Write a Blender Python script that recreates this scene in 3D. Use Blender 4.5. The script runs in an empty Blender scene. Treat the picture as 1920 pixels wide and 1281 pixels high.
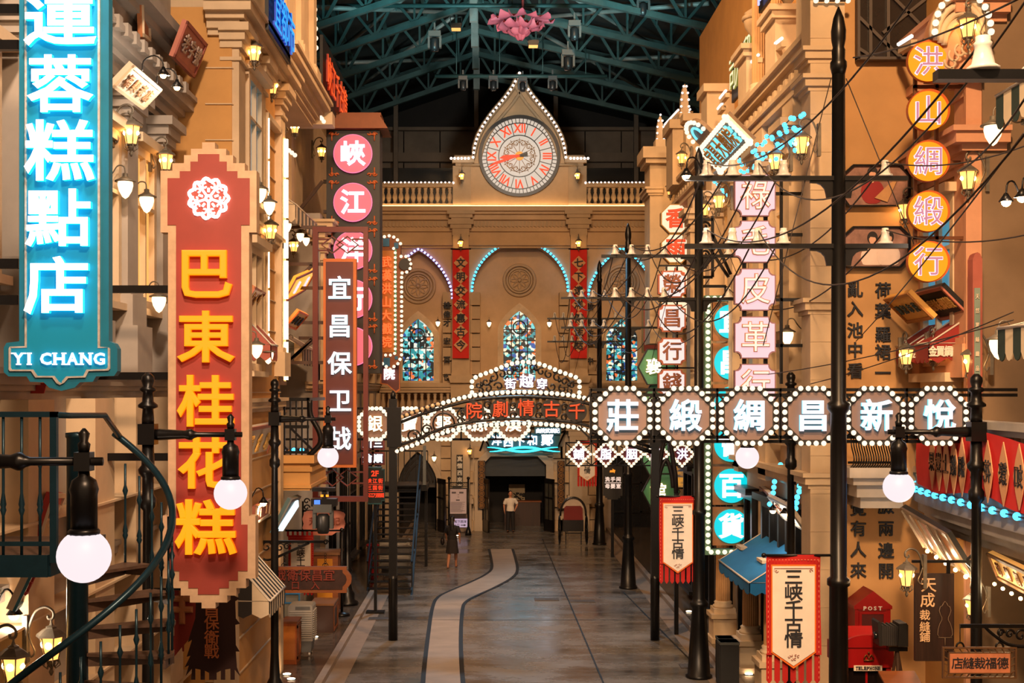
import bpy, math, random
from mathutils import Vector as V, Matrix
random.seed(7)
SC = bpy.context.scene
COL = SC.collection
PI = math.pi
# ---------------------------------------------------------------- camera, world, exposure
# photograph model: 1920x1281, focal 2400 px, eye 6 m above the street, vanishing point (920, 733)
F, CX, CY, EYE = 2400.0, 920.0, 733.0, 6.0
cam = bpy.data.cameras.new('camera')
cam.sensor_width = 36; cam.lens = F/1920*36
cam.shift_x = (960-CX)/1920; cam.shift_y = (CY-640.5)/1920
cam.clip_start = .1; cam.clip_end = 300
co = bpy.data.objects.new('camera', cam); COL.objects.link(co)
co.location = (0, 0, EYE); co.rotation_euler = (PI/2, 0, 0)
SC.camera = co
w = bpy.data.worlds.new('hall_night'); SC.world = w; w.use_nodes = True
bg = w.node_tree.nodes['Background']
bg.inputs[0].default_value = (1.0, .64, .38, 1); bg.inputs[1].default_value = .42
vs = SC.view_settings
vs.view_transform = 'Standard'; vs.look = 'None'; vs.gamma = 1; vs.use_curve_mapping = False; vs.exposure = 0.55
SC.cycles.max_bounces = 5; SC.cycles.diffuse_bounces = 3; SC.cycles.glossy_bounces = 3
SC.cycles.transparent_max_bounces = 8; SC.cycles.transmission_bounces = 2
SC.cycles.sample_clamp_indirect = 4; SC.cycles.caustics_reflective = False; SC.cycles.caustics_refractive = False
# light maker, then added fill spots without fixtures for walls, roof and street
def light(name, kind, loc, target, power, color, size=.5, spot=60, blend=.6):
    l = bpy.data.lights.new(name, kind); l.energy = power; l.color = color
    if kind == 'AREA': l.size = size
    if kind == 'SPOT': l.spot_size = math.radians(spot); l.spot_blend = blend; l.shadow_soft_size = size
    if kind == 'POINT': l.shadow_soft_size = size
    o = bpy.data.objects.new(name, l); COL.objects.link(o); o.location = loc
    d = V(target)-V(loc); o.rotation_euler = d.to_track_quat('-Z', 'Y').to_euler()
    o['kind'] = 'helper'
    return o
WARM = (1, .66, .36)
light('added_hall_fill', 'SPOT', (1.0, 30, 21.5), (1.2, 56, 8), 9500, (1, .56, .26), .6, 62, .8)  # added warm fills for facade, side walls and lower corners, no fixtures
light('added_hall_fill', 'SPOT', (-1.5, 6, 17), (-5.2, 22, 8), 6500, (1, .72, .5), .6, 75, .8)
light('added_hall_fill', 'SPOT', (2.5, 6, 17), (6.2, 24, 7), 8500, (1, .60, .30), .6, 75, .8)
light('added_hall_fill', 'SPOT', (3.5, 22, 20), (-4.6, 36, 8), 6000, (1, .58, .3), .6, 70, .8)
light('added_hall_fill', 'SPOT', (-2.5, 20, 20), (5.8, 34, 8), 7500, (1, .60, .30), .6, 75, .8)
light('added_hall_fill', 'SPOT', (1.0, 4, 13), (6.6, 18, 2.0), 6000, (1, .64, .36), .5, 50, .8)
light('added_hall_fill', 'SPOT', (0.5, 3, 13), (-4.2, 19, 2.5), 4500, (1, .64, .38), .5, 55, .8)
light('added_roof_fill', 'SPOT', (-2.2, 39.2, 15.5), (-2.2, 46, 24), 3200, (.34, .74, .76), .5, 84, .9)  # added fills in mid-air, aimed up to brighten the roof steel
light('added_roof_fill', 'SPOT', (3.6, 39.2, 15.5), (3.6, 46, 24), 3200, (.36, .72, .74), .5, 84, .9)
light('added_roof_fill', 'SPOT', (1.2, 44, 15.5), (.5, 56, 22), 1600, (.8, .8, .72), .4, 90, .8)
light('added_street_fill', 'SPOT', (0.5, 46, 18), (.8, 34, 0), 4200, (.4, .74, 1), .5, 62, 1)  # added blue fill for the sheen on the street floor
# ---------------------------------------------------------------- helpers
def P(px, py, d): return V(((px-CX)*d/F, d, EYE-(py-CY)*d/F))
def W(n, d): return n*d/F
def G(px, py): 
    d = F*EYE/(py-CY); return V(((px-CX)*d/F, d, 0))
def S(r, g, b):
    return tuple(((c/255/12.92) if c/255 <= .04045 else ((c/255+.055)/1.055)**2.4) for c in (r, g, b))
_M = {}
def mat(name, rgb=(128, 128, 128), rough=.6, metal=0., em=None, st=0., var=.18, scale=3., bump=0., sample=None, alpha=None, streak=None, spec=.5):
    if name in _M: return _M[name]
    m = bpy.data.materials.new(name); m.use_nodes = True; _M[name] = m
    nt = m.node_tree; b = nt.nodes['Principled BSDF']; L = nt.links
    c = S(*rgb)
    b.inputs['Base Color'].default_value = (*c, 1); b.inputs['Roughness'].default_value = rough; b.inputs['Metallic'].default_value = metal
    b.inputs['Specular IOR Level'].default_value = spec
    if em is not None:
        b.inputs['Emission Color'].default_value = (*S(*em), 1); b.inputs['Emission Strength'].default_value = st
        m.cycles.emission_sampling = sample or 'NONE'
    if var > 0 and em is None:
        tc = nt.nodes.new('ShaderNodeTexCoord'); no = nt.nodes.new('ShaderNodeTexNoise'); rp = nt.nodes.new('ShaderNodeValToRGB')
        no.inputs['Scale'].default_value = scale; no.inputs['Detail'].default_value = 6; no.inputs['Roughness'].default_value = .62
        src = tc.outputs['Object']
        if streak:
            mp = nt.nodes.new('ShaderNodeMapping'); mp.inputs['Scale'].default_value = streak; L.new(src, mp.inputs[0]); src = mp.outputs[0]
        L.new(src, no.inputs['Vector']); L.new(no.outputs[0], rp.inputs[0]); L.new(rp.outputs[0], b.inputs['Base Color'])
        e = rp.color_ramp.elements
        e[0].position = .3; e[0].color = (*[x*(1-var) for x in c], 1); e[1].position = .72; e[1].color = (*[min(1, x*(1+var*.7)) for x in c], 1)
        if bump > 0:
            bp = nt.nodes.new('ShaderNodeBump'); bp.inputs['Strength'].default_value = bump; bp.inputs['Distance'].default_value = .02
            L.new(no.outputs[0], bp.inputs['Height']); L.new(bp.outputs[0], b.inputs['Normal'])
    return m
def glow(name, em, st, sample=None, base=None):
    if st <= 1.85: st *= .68
    return mat(name, tuple(c*.45 for c in (base or em)), .5, 0, em, st, 0, sample=sample)
class MB:
    def __init__(s): s.v = []; s.f = []; s.m = []; s.sm = []
    def add(s, vs, fs, mi=0, smooth=False):
        n = len(s.v); s.v += [tuple(v) for v in vs]
        for f in fs: s.f.append(tuple(i+n for i in f)); s.m.append(mi); s.sm.append(smooth)
        return s
    def box(s, x0, x1, y0, y1, z0, z1, mi=0):
        return s.add([(x0,y0,z0),(x1,y0,z0),(x1,y1,z0),(x0,y1,z0),(x0,y0,z1),(x1,y0,z1),(x1,y1,z1),(x0,y1,z1)],
            [(0,3,2,1),(4,5,6,7),(0,1,5,4),(1,2,6,5),(2,3,7,6),(3,0,4,7)], mi)
    def obox(s, o, u, v, w_, mi=0):   # box spanned from corner o by three vectors
        o, u, v, w_ = V(o), V(u), V(v), V(w_)
        return s.add([o, o+u, o+u+v, o+v, o+w_, o+u+w_, o+u+v+w_, o+v+w_], [(0,3,2,1),(4,5,6,7),(0,1,5,4),(1,2,6,5),(2,3,7,6),(3,0,4,7)], mi)
    def prism(s, pts, off, mi=0):     # planar polygon (world points) swept by vector off
        n = len(pts); off = V(off); a = [V(p) for p in pts]
        return s.add(a+[p+off for p in a], [tuple(range(n)), tuple(range(2*n-1, n-1, -1))]+[(i, i+n, (i+1) % n+n, (i+1) % n) for i in range(n)], mi)
    def ring(s, outer, inner, off, mi=0):
        n = len(outer); off = V(off); o = [V(p) for p in outer]; i_ = [V(p) for p in inner]
        vs = o+i_+[p+off for p in o]+[p+off for p in i_]; fs = []
        for k in range(n):
            j = (k+1) % n
            fs += [(k, j, n+j, n+k), (2*n+k, 3*n+k, 3*n+j, 2*n+j), (k, 2*n+k, 2*n+j, j), (n+k, n+j, 3*n+j, 3*n+k)]
        return s.add(vs, fs, mi)
    def lathe(s, prof, c, n=16, mi=0, axis=None, smooth=True):
        c = V(c); vs = []; fs = []
        R = Matrix.Identity(3) if axis is None else V((0, 0, 1)).rotation_difference(V(axis)).to_matrix()
        for r, z in prof:
            for k in range(n):
                a = 2*PI*k/n; vs.append(c+R@V((r*math.cos(a), r*math.sin(a), z)))
        for i in range(len(prof)-1):
            for k in range(n):
                j = (k+1) % n; fs.append((i*n+k, i*n+j, (i+1)*n+j, (i+1)*n+k))
        fs.append(tuple(range(n-1, -1, -1))); fs.append(tuple((len(prof)-1)*n+k for k in range(n)))
        return s.add(vs, fs, mi, smooth)
    def tube(s, pts, r, n=6, mi=0, closed=False, smooth=True):
        pts = [V(p) for p in pts]; N = len(pts); vs = []; fs = []
        rs = r if isinstance(r, (list, tuple)) else [r]*N
        up = None
        for i, p in enumerate(pts):
            if closed: t = pts[(i+1) % N]-pts[i-1]
            else: t = pts[min(i+1, N-1)]-pts[max(i-1, 0)]
            if t.length < 1e-9: t = V((0, 0, 1))
            t.normalize()
            if up is None:
                up = V((0, 0, 1)) if abs(t.z) < .9 else V((1, 0, 0))
            a = t.cross(up)
            if a.length < 1e-6: a = t.cross(V((0, 1, 0)))
            a.normalize(); b = t.cross(a).normalized(); up = -b if b.dot(up) < 0 else b
            b = up; a = t.cross(b)
            for k in range(n):
                q = 2*PI*(k+.5)/n; vs.append(p+a*(rs[i]*math.cos(q))+b*(rs[i]*math.sin(q)))
        M_ = N if closed else N-1
        for i in range(M_):
            j = (i+1) % N
            for k in range(n):
                l = (k+1) % n; fs.append((i*n+k, i*n+l, j*n+l, j*n+k))
        if not closed:
            fs.append(tuple(range(n-1, -1, -1))); fs.append(tuple((N-1)*n+k for k in range(n)))
        return s.add(vs, fs, mi, smooth)
    def bar(s, a, b, t, mi=0, t2=None):  # square bar
        a, b = V(a), V(b); d = (b-a).normalized(); up = V((0, 1, 0)) if abs(d.y) < .9 else V((0, 0, 1))
        u = d.cross(up).normalized(); v = d.cross(u).normalized(); t2 = t2 or t
        o = a-u*t/2-v*t2/2
        return s.obox(o, b-a, u*t, v*t2, mi)
    def sphere(s, c, r, n=12, m=8, mi=0, sc=(1, 1, 1)):
        c = V(c); prof = [(max(1e-4, math.sin(PI*i/m)), -math.cos(PI*i/m)) for i in range(m+1)]
        k = len(s.v); s.lathe([(r*a, r*b) for a, b in prof], (0, 0, 0), n, mi)
        s.v[k:] = [(c.x+x*sc[0], c.y+y*sc[1], c.z+z*sc[2]) for x, y, z in s.v[k:]]
        return s
    def disc(s, c, r, depth, n=32, mi=0, u=(1, 0, 0), v=(0, 0, 1)):
        c, u, v = V(c), V(u), V(v); nn = u.cross(v)
        return s.prism([c+u*(r*math.cos(2*PI*k/n))+v*(r*math.sin(2*PI*k/n)) for k in range(n)], -nn*depth, mi)
    def build(s, name, mats, parent=None, label=None, cat=None, group=None, kind=None):
        me = bpy.data.meshes.new(name)
        o0 = wl(parent) if parent else V((0, 0, 0))
        me.from_pydata([(x-o0.x, y-o0.y, z-o0.z) for x, y, z in s.v], [], s.f)
        if not isinstance(mats, (list, tuple)): mats = [mats]
        for m in mats: me.materials.append(m)
        if len(mats) > 1: me.polygons.foreach_set('material_index', s.m)
        me.polygons.foreach_set('use_smooth', s.sm)
        me.update()
        o = bpy.data.objects.new(name, me); COL.objects.link(o)
        if parent: o.parent = parent
        return tag(o, label, cat, group, kind)
def wl(o):
    v = V((0, 0, 0))
    while o: v = v+o.location; o = o.parent
    return v
def tag(o, label=None, cat=None, group=None, kind=None):
    if label: o['label'] = label
    if cat: o['category'] = cat
    if group: o['group'] = group
    if kind: o['kind'] = kind
    return o
def thing(name, label, cat, loc=(0, 0, 0), group=None):
    o = bpy.data.objects.new(name, None); COL.objects.link(o); o.location = loc
    o.empty_display_size = .1
    return tag(o, label, cat, group)
KIDS = {}
def kids(o):
    return [c for c in bpy.data.objects if c.parent == o]
def tree(o): return (o, [tree(c) for c in kids(o)])
def _cp(t, parent):
    c = t[0].copy(); COL.objects.link(c)
    if parent: c.parent = parent
    for k in t[1]: _cp(k, c)
    return c
def dup(t, loc, rz=0, label=None, group=None, sc=None):
    c = _cp(t, None); c.location = loc; c.rotation_euler = (0, 0, rz)
    if sc: c.scale = (sc, sc, sc)
    if label: c['label'] = label
    if group: c['group'] = group
    return c
def structure(name, mb, m): return mb.build(name, m, kind='structure')
# ---------------------------------------------------------------- writing
_GL = {}
def glyph(ch, bold, ext, res=2, outline=False):
    key = (ch, bold, ext, res, outline)
    if key in _GL: return _GL[key]
    cu = bpy.data.curves.new('g', 'FONT'); cu.body = ch; cu.size = 1; cu.align_x = 'CENTER'
    cu.extrude = ext; cu.bevel_depth = bold; cu.bevel_resolution = 0; cu.resolution_u = res
    ob = bpy.data.objects.new('g', cu)
    me = bpy.data.meshes.new_from_object(ob)
    vs = [v.co.copy() for v in me.vertices]; fr = []; sd = []
    for p in me.polygons:
        if p.normal.z < -.95: continue
        (fr if p.normal.z > (.95 if outline else .3) else sd).append(tuple(p.vertices))
    xs = [v.x for v in vs]; ys = [v.y for v in vs]
    r = (vs, fr, sd, (min(xs), max(xs), min(ys), max(ys)))
    bpy.data.meshes.remove(me); bpy.data.objects.remove(ob); bpy.data.curves.remove(cu)
    _GL[key] = r; return r
_e = glyph('國', 0, .01)[3]
EMH = (_e[3]-_e[2]); EMC = ((_e[0]+_e[1])/2, (_e[2]+_e[3])/2)
SERIF = dict(Y='bL', I='tblr', C='', H='x', A='x', N='x', G='', P='x', O='', S='', T='', E='x', L='x')
def put_text(mb, txt, c, size, bold=.03, ext=.03, u=(1, 0, 0), v=(0, 0, 1), fm=0, sm=1, wx=1.0, latin=False, outline=False):
    """adds the glyph(s) centred on world point c; size = height of a full character; faces fm (front) and sm (sides)"""
    vs, fr, sd, bb = glyph(txt, bold, ext, 2, outline)
    u, v, c = V(u).normalized(), V(v).normalized(), V(c); n = u.cross(v)
    if latin: k = size/(bb[3]-bb[2]); cx, cy = (bb[0]+bb[1])/2, (bb[2]+bb[3])/2
    else: k = size/EMH; cx = (bb[0]+bb[1])/2 if len(txt) > 1 else EMC[0]; cy = EMC[1]
    if len(txt) == 1 and not latin: cx = EMC[0] + ((bb[0]+bb[1])/2-EMC[0])*.5
    pts = [c+u*((p.x-cx)*k*wx)+v*((p.y-cy)*k)+n*((p.z+ext+bold)*k) for p in vs]
    N0 = len(mb.v); mb.v += [tuple(p) for p in pts]
    for f in fr: mb.f.append(tuple(i+N0 for i in f)); mb.m.append(fm); mb.sm.append(False)
    for f in sd: mb.f.append(tuple(i+N0 for i in f)); mb.m.append(sm); mb.sm.append(False)
    return mb
def char(ch, c, size, front, side, parent, bold=.022, ext=.03, name='character', u=(1, 0, 0), v=(0, 0, 1), wx=1.0, latin=False, outline=False):
    mb = MB(); put_text(mb, ch, c, size, bold, ext, u, v, 0, 1, wx, latin, outline)
    return mb.build(name, [front, side], parent)
def serif_word(txt, c, width, height, front, side, parent, name='lettering'):
    """slab-serif capitals: the plain glyphs plus bars at the stem ends"""
    mb = MB(); c = V(c); n = len(txt.replace(' ', '')); 
    adv = [1.0 if ch != ' ' else .45 for ch in txt]
    for i, ch in enumerate(txt):
        if ch == 'I': adv[i] = .6
    tot = sum(adv); x = -width/2
    for ch, a in zip(txt, adv):
        wd = width*a/tot; cx = x+wd/2; x += wd
        if ch == ' ': continue
        vs, fr, sd, bb = glyph(ch, .035, .03); k = height/(bb[3]-bb[2]); gw = (bb[1]-bb[0])*k; f = min(1.15, wd*.86/gw)
        put_text(mb, ch, (c.x+cx, c.y, c.z), height, .035, .03, wx=f, latin=True)
        hw = gw*f/2; t = height*.11; s = height*.2
        def bar_(px, top, half=s):
            z = c.z+(height/2-t if top else -height/2); mb.box(c.x+cx+px-half, c.x+cx+px+half, c.y-height*.11, c.y-.001, z, z+t)
        st = height*.09
        if ch in 'HN': [bar_(sx*(hw-st), tp) for sx in (-1, 1) for tp in (0, 1) if not (ch == 'N' and sx == 1 and tp == 0)]
        elif ch == 'A': [bar_(sx*(hw-st*.6), 0) for sx in (-1, 1)]
        elif ch == 'Y': [bar_(sx*(hw-st*.8), 1) for sx in (-1, 1)]; bar_(0, 0)
        elif ch == 'I': bar_(0, 0); bar_(0, 1)
        elif ch == 'T': bar_(0, 0)
        elif ch in 'P': bar_(-hw+st, 0)
        elif ch in 'EL': bar_(-hw+st*.8, 0, s*.7); bar_(-hw+st*.8, 1, s*.7)
    return mb.build(name, [front, side], parent)
# ---------------------------------------------------------------- bulbs
_BM = {}
def bulb_mesh(m):
    if m.name in _BM: return _BM[m.name]
    mb = MB(); mb.sphere((0, 0, 0), 1, 10, 6)
    me = bpy.data.meshes.new('bulb'); me.from_pydata(mb.v, [], mb.f); me.materials.append(m)
    me.polygons.foreach_set('use_smooth', [True]*len(me.polygons))
    _BM[m.name] = me; return me
def bulbs(parent, pts, r, m, name='bulb'):
    o0 = wl(parent); me = bulb_mesh(m)
    for p in pts:
        o = bpy.data.objects.new(name, me); COL.objects.link(o); o.parent = parent
        o.location = V(p)-o0; o.scale = (r, r, r)
def along(pts, step, closed=False):
    pts = [V(p) for p in pts]
    if closed: pts = pts+[pts[0]]
    segs = [(a, b, (b-a).length) for a, b in zip(pts, pts[1:])]; L = sum(s[2] for s in segs)
    n = max(1, round(L/step)); out = []; k = n if closed else n+1
    for i in range(k):
        t = L*i/n; 
        for a, b, l in segs:
            if t <= l+1e-9: out.append(a+(b-a)*(t/l if l else 0)); break
            t -= l
        else: out.append(pts[-1])
    return out
def smooth_curve(pts, n=6):
    pts = [V(p) for p in pts]; q = [pts[0]*2-pts[1]]+pts+[pts[-1]*2-pts[-2]]; out = []
    for i in range(1, len(q)-2):
        p0, p1, p2, p3 = q[i-1:i+3]
        for k in range(n):
            t = k/n; out.append(.5*((2*p1)+(p2-p0)*t+(2*p0-5*p1+4*p2-p3)*t*t+(3*p1-p0-3*p2+p3)*t**3))
    out.append(pts[-1]); return out
def PX(l, d): return [P(x, y, d) for x, y in l]
def spiral(c, r0, r1, a0, a1, u, v, n=18):
    c, u, v = V(c), V(u), V(v)
    return [c+(u*math.cos(a0+(a1-a0)*k/n)+v*math.sin(a0+(a1-a0)*k/n))*(r0+(r1-r0)*k/n) for k in range(n+1)]
# ---------------------------------------------------------------- common materials
cream = mat('cream_plaster', (206, 180, 146), .8, var=.13, scale=1.6, bump=.06)
stone = mat('pale_stone', (196, 178, 156), .75, var=.12, scale=2.2, bump=.08)
greyplaster = mat('grey_plaster', (160, 154, 148), .8, var=.12, scale=2)
ochre = mat('ochre_plaster', (200, 148, 84), .8, var=.12, scale=1.3, bump=.05)
black = mat('black_painted_iron', (20, 19, 20), .35, .4, var=.25, scale=8)
steel = mat('teal_painted_steel', (44, 74, 74), .5, .2, var=.3, scale=2)
darkwood = mat('dark_stained_wood', (52, 30, 24), .5, var=.4, scale=6, streak=(1, 1, .12))
brownw = mat('brown_wood', (128, 70, 32), .5, var=.3, scale=5, streak=(.15, 1, 1))
redcloth = mat('red_cloth', (176, 24, 22), .85, var=.12, scale=4)
whitecloth = mat('white_cloth', (226, 216, 206), .85, var=.06, scale=5)
orangetrim = mat('orange_trim', (232, 112, 30), .6, var=.08)
ink = mat('dark_ink', (30, 34, 44), .6, var=.1)
bronze = mat('patinated_bronze', (120, 112, 100), .5, .5, var=.2, scale=12)
blackboard = mat('matt_black_panel', (26, 23, 22), .5, var=.2)
porcelain = mat('white_porcelain', (200, 196, 190), .3, var=.15, scale=10)
cable = mat('rubber_cable', (52, 42, 38), .6, var=.2)
warmbulb = glow('warm_bulb_glass', (255, 228, 192), 1.6)
whitebulb = glow('cool_white_bulb_glass', (255, 232, 222), 1.7)
bluebulb = glow('blue_bulb_glass', (60, 190, 255), 3.0)
purplebulb = glow('violet_bulb_glass', (150, 150, 255), 2.4)
offbulb = mat('unlit_bulb_glass', (190, 170, 140), .15, var=.1)
ledwarm = glow('warm_led_strip', (255, 206, 140), 9, 'FRONT')
lampglass = glow('acorn_lamp_glass', (255, 206, 150), 2.6, 'FRONT')
globeglass = glow('opal_globe_glass', (255, 238, 242), 1.02, 'FRONT', base=(70, 66, 68))
hot = glow('lit_filament', (255, 190, 110), 30, 'FRONT')
# ================================================================ ground
def floor_mat():
    m = mat('polished_concrete', (92, 80, 70), .3, var=0); nt = m.node_tree; L = nt.links; b = nt.nodes['Principled BSDF']
    tc = nt.nodes.new('ShaderNodeTexCoord'); mp = nt.nodes.new('ShaderNodeMapping'); mp.inputs['Scale'].default_value = (.45, .9, 1); L.new(tc.outputs['Object'], mp.inputs[0])
    n1 = nt.nodes.new('ShaderNodeTexNoise'); n1.inputs['Scale'].default_value = 1.0; n1.inputs['Detail'].default_value = 9; n1.inputs['Roughness'].default_value = .68; L.new(mp.outputs[0], n1.inputs[0])
    r = nt.nodes.new('ShaderNodeValToRGB'); e = r.color_ramp.elements
    e[0].position = .3; e[0].color = (*S(50, 48, 48), 1); e[1].position = .7; e[1].color = (*S(136, 130, 124), 1); L.new(n1.outputs[0], r.inputs[0]); L.new(r.outputs[0], b.inputs['Base Color'])
    r2 = nt.nodes.new('ShaderNodeMapRange'); r2.inputs[1].default_value = .35; r2.inputs[2].default_value = .7; r2.inputs[3].default_value = .13; r2.inputs[4].default_value = .42
    L.new(n1.outputs[0], r2.inputs[0]); L.new(r2.outputs[0], b.inputs['Roughness'])
    n2 = nt.nodes.new('ShaderNodeTexNoise'); n2.inputs['Scale'].default_value = 5; L.new(tc.outputs['Object'], n2.inputs[0])
    bp = nt.nodes.new('ShaderNodeBump'); bp.inputs['Strength'].default_value = .12; bp.inputs['Distance'].default_value = .02; L.new(n2.outputs[0], bp.inputs['Height']); L.new(bp.outputs[0], b.inputs['Normal'])
    return m
def tile_mat():
    m = mat('granite_paving', (100, 90, 80), .2, var=0); nt = m.node_tree; L = nt.links; b = nt.nodes['Principled BSDF']
    tc = nt.nodes.new('ShaderNodeTexCoord'); br = nt.nodes.new('ShaderNodeTexBrick'); br.inputs['Scale'].default_value = 1.6
    for k, c in (('Color1', (96, 84, 74)), ('Color2', (74, 66, 58)), ('Mortar', (38, 34, 30))): br.inputs[k].default_value = (*S(*c), 1)
    br.inputs['Mortar Size'].default_value = .012; L.new(tc.outputs['Object'], br.inputs[0]); L.new(br.outputs[0], b.inputs['Base Color'])
    return m
conc = floor_mat(); paving = tile_mat()
kerbm = mat('kerb_granite', (150, 132, 116), .5, var=.15, scale=4)
structure('floor', MB().box(-3.4, 4.95, -6, 66, -.3, 0), conc)
structure('floor', MB().box(-14, -3.55, -6, 66, -.3, .10), paving)
structure('floor', MB().box(5.1, 14, -6, 66, -.3, .10), paving)
kb = MB()
for k in range(36): kb.box(-3.55, -3.4, -6+2*k, -6+2*k+1.985, -.2, .13)
structure('kerb', kb, kerbm)
kb = MB()
for k in range(36): kb.box(4.95, 5.1, -6+2*k, -6+2*k+1.985, -.2, .13)
structure('kerb', kb, kerbm)
gut = mat('gutter_concrete', (140, 122, 106), .5, var=.15, scale=3)
structure('gutter', MB().box(-3.4, -3.0, -6, 54, -.2, .006), gut)
structure('gutter', MB().box(4.5, 4.95, -6, 54, -.2, .006), gut)
# winding pale path let into the street, with dark joints
pl = [(790, 1400), (793, 1281), (803, 1190), (811, 1140), (822, 1120), (850, 1106), (885, 1091), (912, 1077), (922, 1066), (921, 1050), (917, 1030)]
pr = [(884, 1400), (868, 1281), (864, 1200), (867, 1145), (874, 1129), (895, 1117), (930, 1101), (960, 1084), (970, 1070), (967, 1050), (961, 1030)]
L_ = smooth_curve([G(*p) for p in pl], 5); R_ = smooth_curve([G(*p) for p in pr], 5)
pm = MB(); vsx = []
for a, b in zip(L_, R_): vsx += [(a.x, a.y, .009), (b.x, b.y, .009)]
pm.add(vsx, [(2*i, 2*i+1, 2*i+3, 2*i+2) for i in range(len(L_)-1)])
structure('path', pm, mat('pale_path_concrete', (166, 152, 140), .38, var=.2, scale=1.3, streak=(1, 1.6, 1)))
for ln in (L_, R_):
    jm = MB(); vv = []
    for i, p in enumerate(ln):
        t = (ln[min(i+1, len(ln)-1)]-ln[max(i-1, 0)]).normalized(); n_ = V((t.y, -t.x, 0))*.05
        vv += [(p.x-n_.x, p.y-n_.y, .013), (p.x+n_.x, p.y+n_.y, .013)]
    jm.add(vv, [(2*i, 2*i+1, 2*i+3, 2*i+2) for i in range(len(ln)-1)])
    structure('path_joint', jm, mat('dark_joint', (22, 20, 19), .7, var=.1))
jm = MB()
a, b = G(1017, 1011), G(1135, 1290)
for (p, q) in ((a, b), (G(740, 1163), G(1290, 1163)), (G(960, 1118), G(1090, 1118)), (G(1168, 1110), G(1330, 1275))):
    t = (q-p).normalized(); n_ = V((t.y, -t.x, 0))*.018
    jm.add([p-n_+V((0,0,.011)), p+n_+V((0,0,.011)), q+n_+V((0,0,.011)), q-n_+V((0,0,.011))], [(0, 1, 2, 3)])
structure('floor_joint', jm, mat('dark_joint', (36, 30, 28)))
for gx, gy in ((1092, 1128), (1025, 1125), (716, 1161), (1305, 1250)):
    p = G(gx, gy); mb = MB().box(p.x-.35, p.x+.35, p.y-.2, p.y+.2, .002, .02)
    for k in range(5): mb.box(p.x-.28+.12*k, p.x-.22+.12*k, p.y-.15, p.y+.15, .018, .024)
    mb.build('drain_cover', mat('worn_drain_iron', (88, 78, 70), .5, .3), None,
      {1092: 'rectangular drain cover set in the street beside the long floor joint', 1025: 'rectangular drain cover set in the street just beside the pale winding path', 716: 'drain cover in the street beside the kerb near the chest', 1305: 'drain cover in the street by the near tall utility pole'}[gx], 'drain cover')
# ================================================================ hall shell and roof
hall = mat('dark_hall_wall', (46, 40, 36), .8, var=.2, scale=1)
structure('wall_back', MB().box(-16, 18, 66, 66.4, 0, 26), hall)
structure('wall_left', MB().box(-16.4, -16, -6, 66, 0, 26), hall)
structure('wall_right', MB().box(18, 18.4, -6, 66, 0, 26), hall)
RX = -.64
def roofz(x): return 21.5-(.34*(RX-x) if x < RX else .23*(x-RX))
dk = MB(); deck = mat('dark_metal_roof_deck', (24, 34, 36), .6, .2, var=.3, scale=.8, streak=(.2, 3, 1))
for xa, xb in ((-16, RX), (RX, 18)):
    za, zb = roofz(xa)+.25, roofz(xb)+.25
    dk.prism([(xa, 0, za), (xb, 0, zb), (xb, 0, zb+.15), (xa, 0, za+.15)], (0, 66, 0))
structure('ceiling', dk, deck)
hp = MB(); hp2 = mat('hall_panel', (112, 96, 80), .75, var=.2, scale=1.2)
for k in range(9):
    x = 690+68*k
    hp.prism(PX([(x, 243), (x+66, 243), (x+66, 287), (x, 287)], 63), (0, .2, 0)); hp.prism(PX([(x, 303), (x+66, 303), (x+66, 395), (x, 395)], 63), (0, .1, 0))
hp.prism(PX([(640, 286), (1320, 286), (1320, 303), (640, 303)], 62.6), (0, .3, 0))
hp.prism(PX([(640, 238), (1320, 238), (1320, 244), (640, 244)], 62.6), (0, .3, 0))
for x in (742, 893, 1042, 1193): hp.prism(PX([(x-4, 150), (x+4, 150), (x+4, 395), (x-4, 395)], 62.4), (0, .3, 0))
structure('panel_screen', hp, hp2)
structure('panel_screen_glazing', MB().prism(PX([(640, 315), (1320, 315), (1320, 395), (640, 395)], 62.8), (0, .05, 0)), mat('dark_glazing', (26, 24, 24), .2))
def member(mb, a, b, t): mb.bar(a, b, t)
EL, ER = -9.4, 12.4
for i, d in enumerate((40.5, 44, 47.5, 51, 54.5, 58.2)):
    t = thing('roof_truss', ['green steel roof truss closest to the rose, high across the street', 'green steel roof truss just behind the hanging rose', 'green steel roof truss, third of the row towards the clock gable',
        'green steel roof truss carrying the row of moving head lights', 'green steel roof truss, second nearest to the dark end wall', 'lowest looking green steel roof truss in front of the dark end wall'][i], 'roof truss', (RX, d, 21), 'steel trusses under the hall roof')
    top = MB(); bot = MB(); web = MB(); xs = [EL+(RX-EL)*k/6 for k in range(7)]; xs2 = [RX+(ER-RX)*k/8 for k in range(9)]
    tz = lambda x: roofz(x); bz = lambda x: roofz(x)-1.15
    for q in (xs, xs2):
        member(top, (q[0], d, tz(q[0])), (q[-1], d, tz(q[-1])), .22); member(bot, (q[0], d, bz(q[0])), (q[-1], d, bz(q[-1])), .2)
        for k in range(len(q)-1):
            a, b = q[k], q[k+1]; m_ = (a+b)/2
            member(web, (a, d, tz(a)), (m_, d, bz(m_)), .1); member(web, (m_, d, bz(m_)), (b, d, tz(b)), .1); member(web, (m_, d, bz(m_)), (m_, d, tz(m_)), .08)
    top.build('top_chord', steel, t); bot.build('bottom_chord', steel, t); web.build('web_bracing', steel, t)
    MB().box(RX-.14, RX+.14, d-.12, d+.12, 19.7, 21.6).build('king_post', mat('pale_grey_steel', (120, 132, 130), .5, .2), t)
for k in range(14):
    x = -9+1.6*k; z = roofz(x)+.12
    MB().box(x-.07, x+.07, 37, 60, z-.06, z+.1).build('roof_purlin', steel, None, 'long steel purlin running over the trusses under the dark roof', 'purlin', 'purlins under the roof deck')
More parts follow.
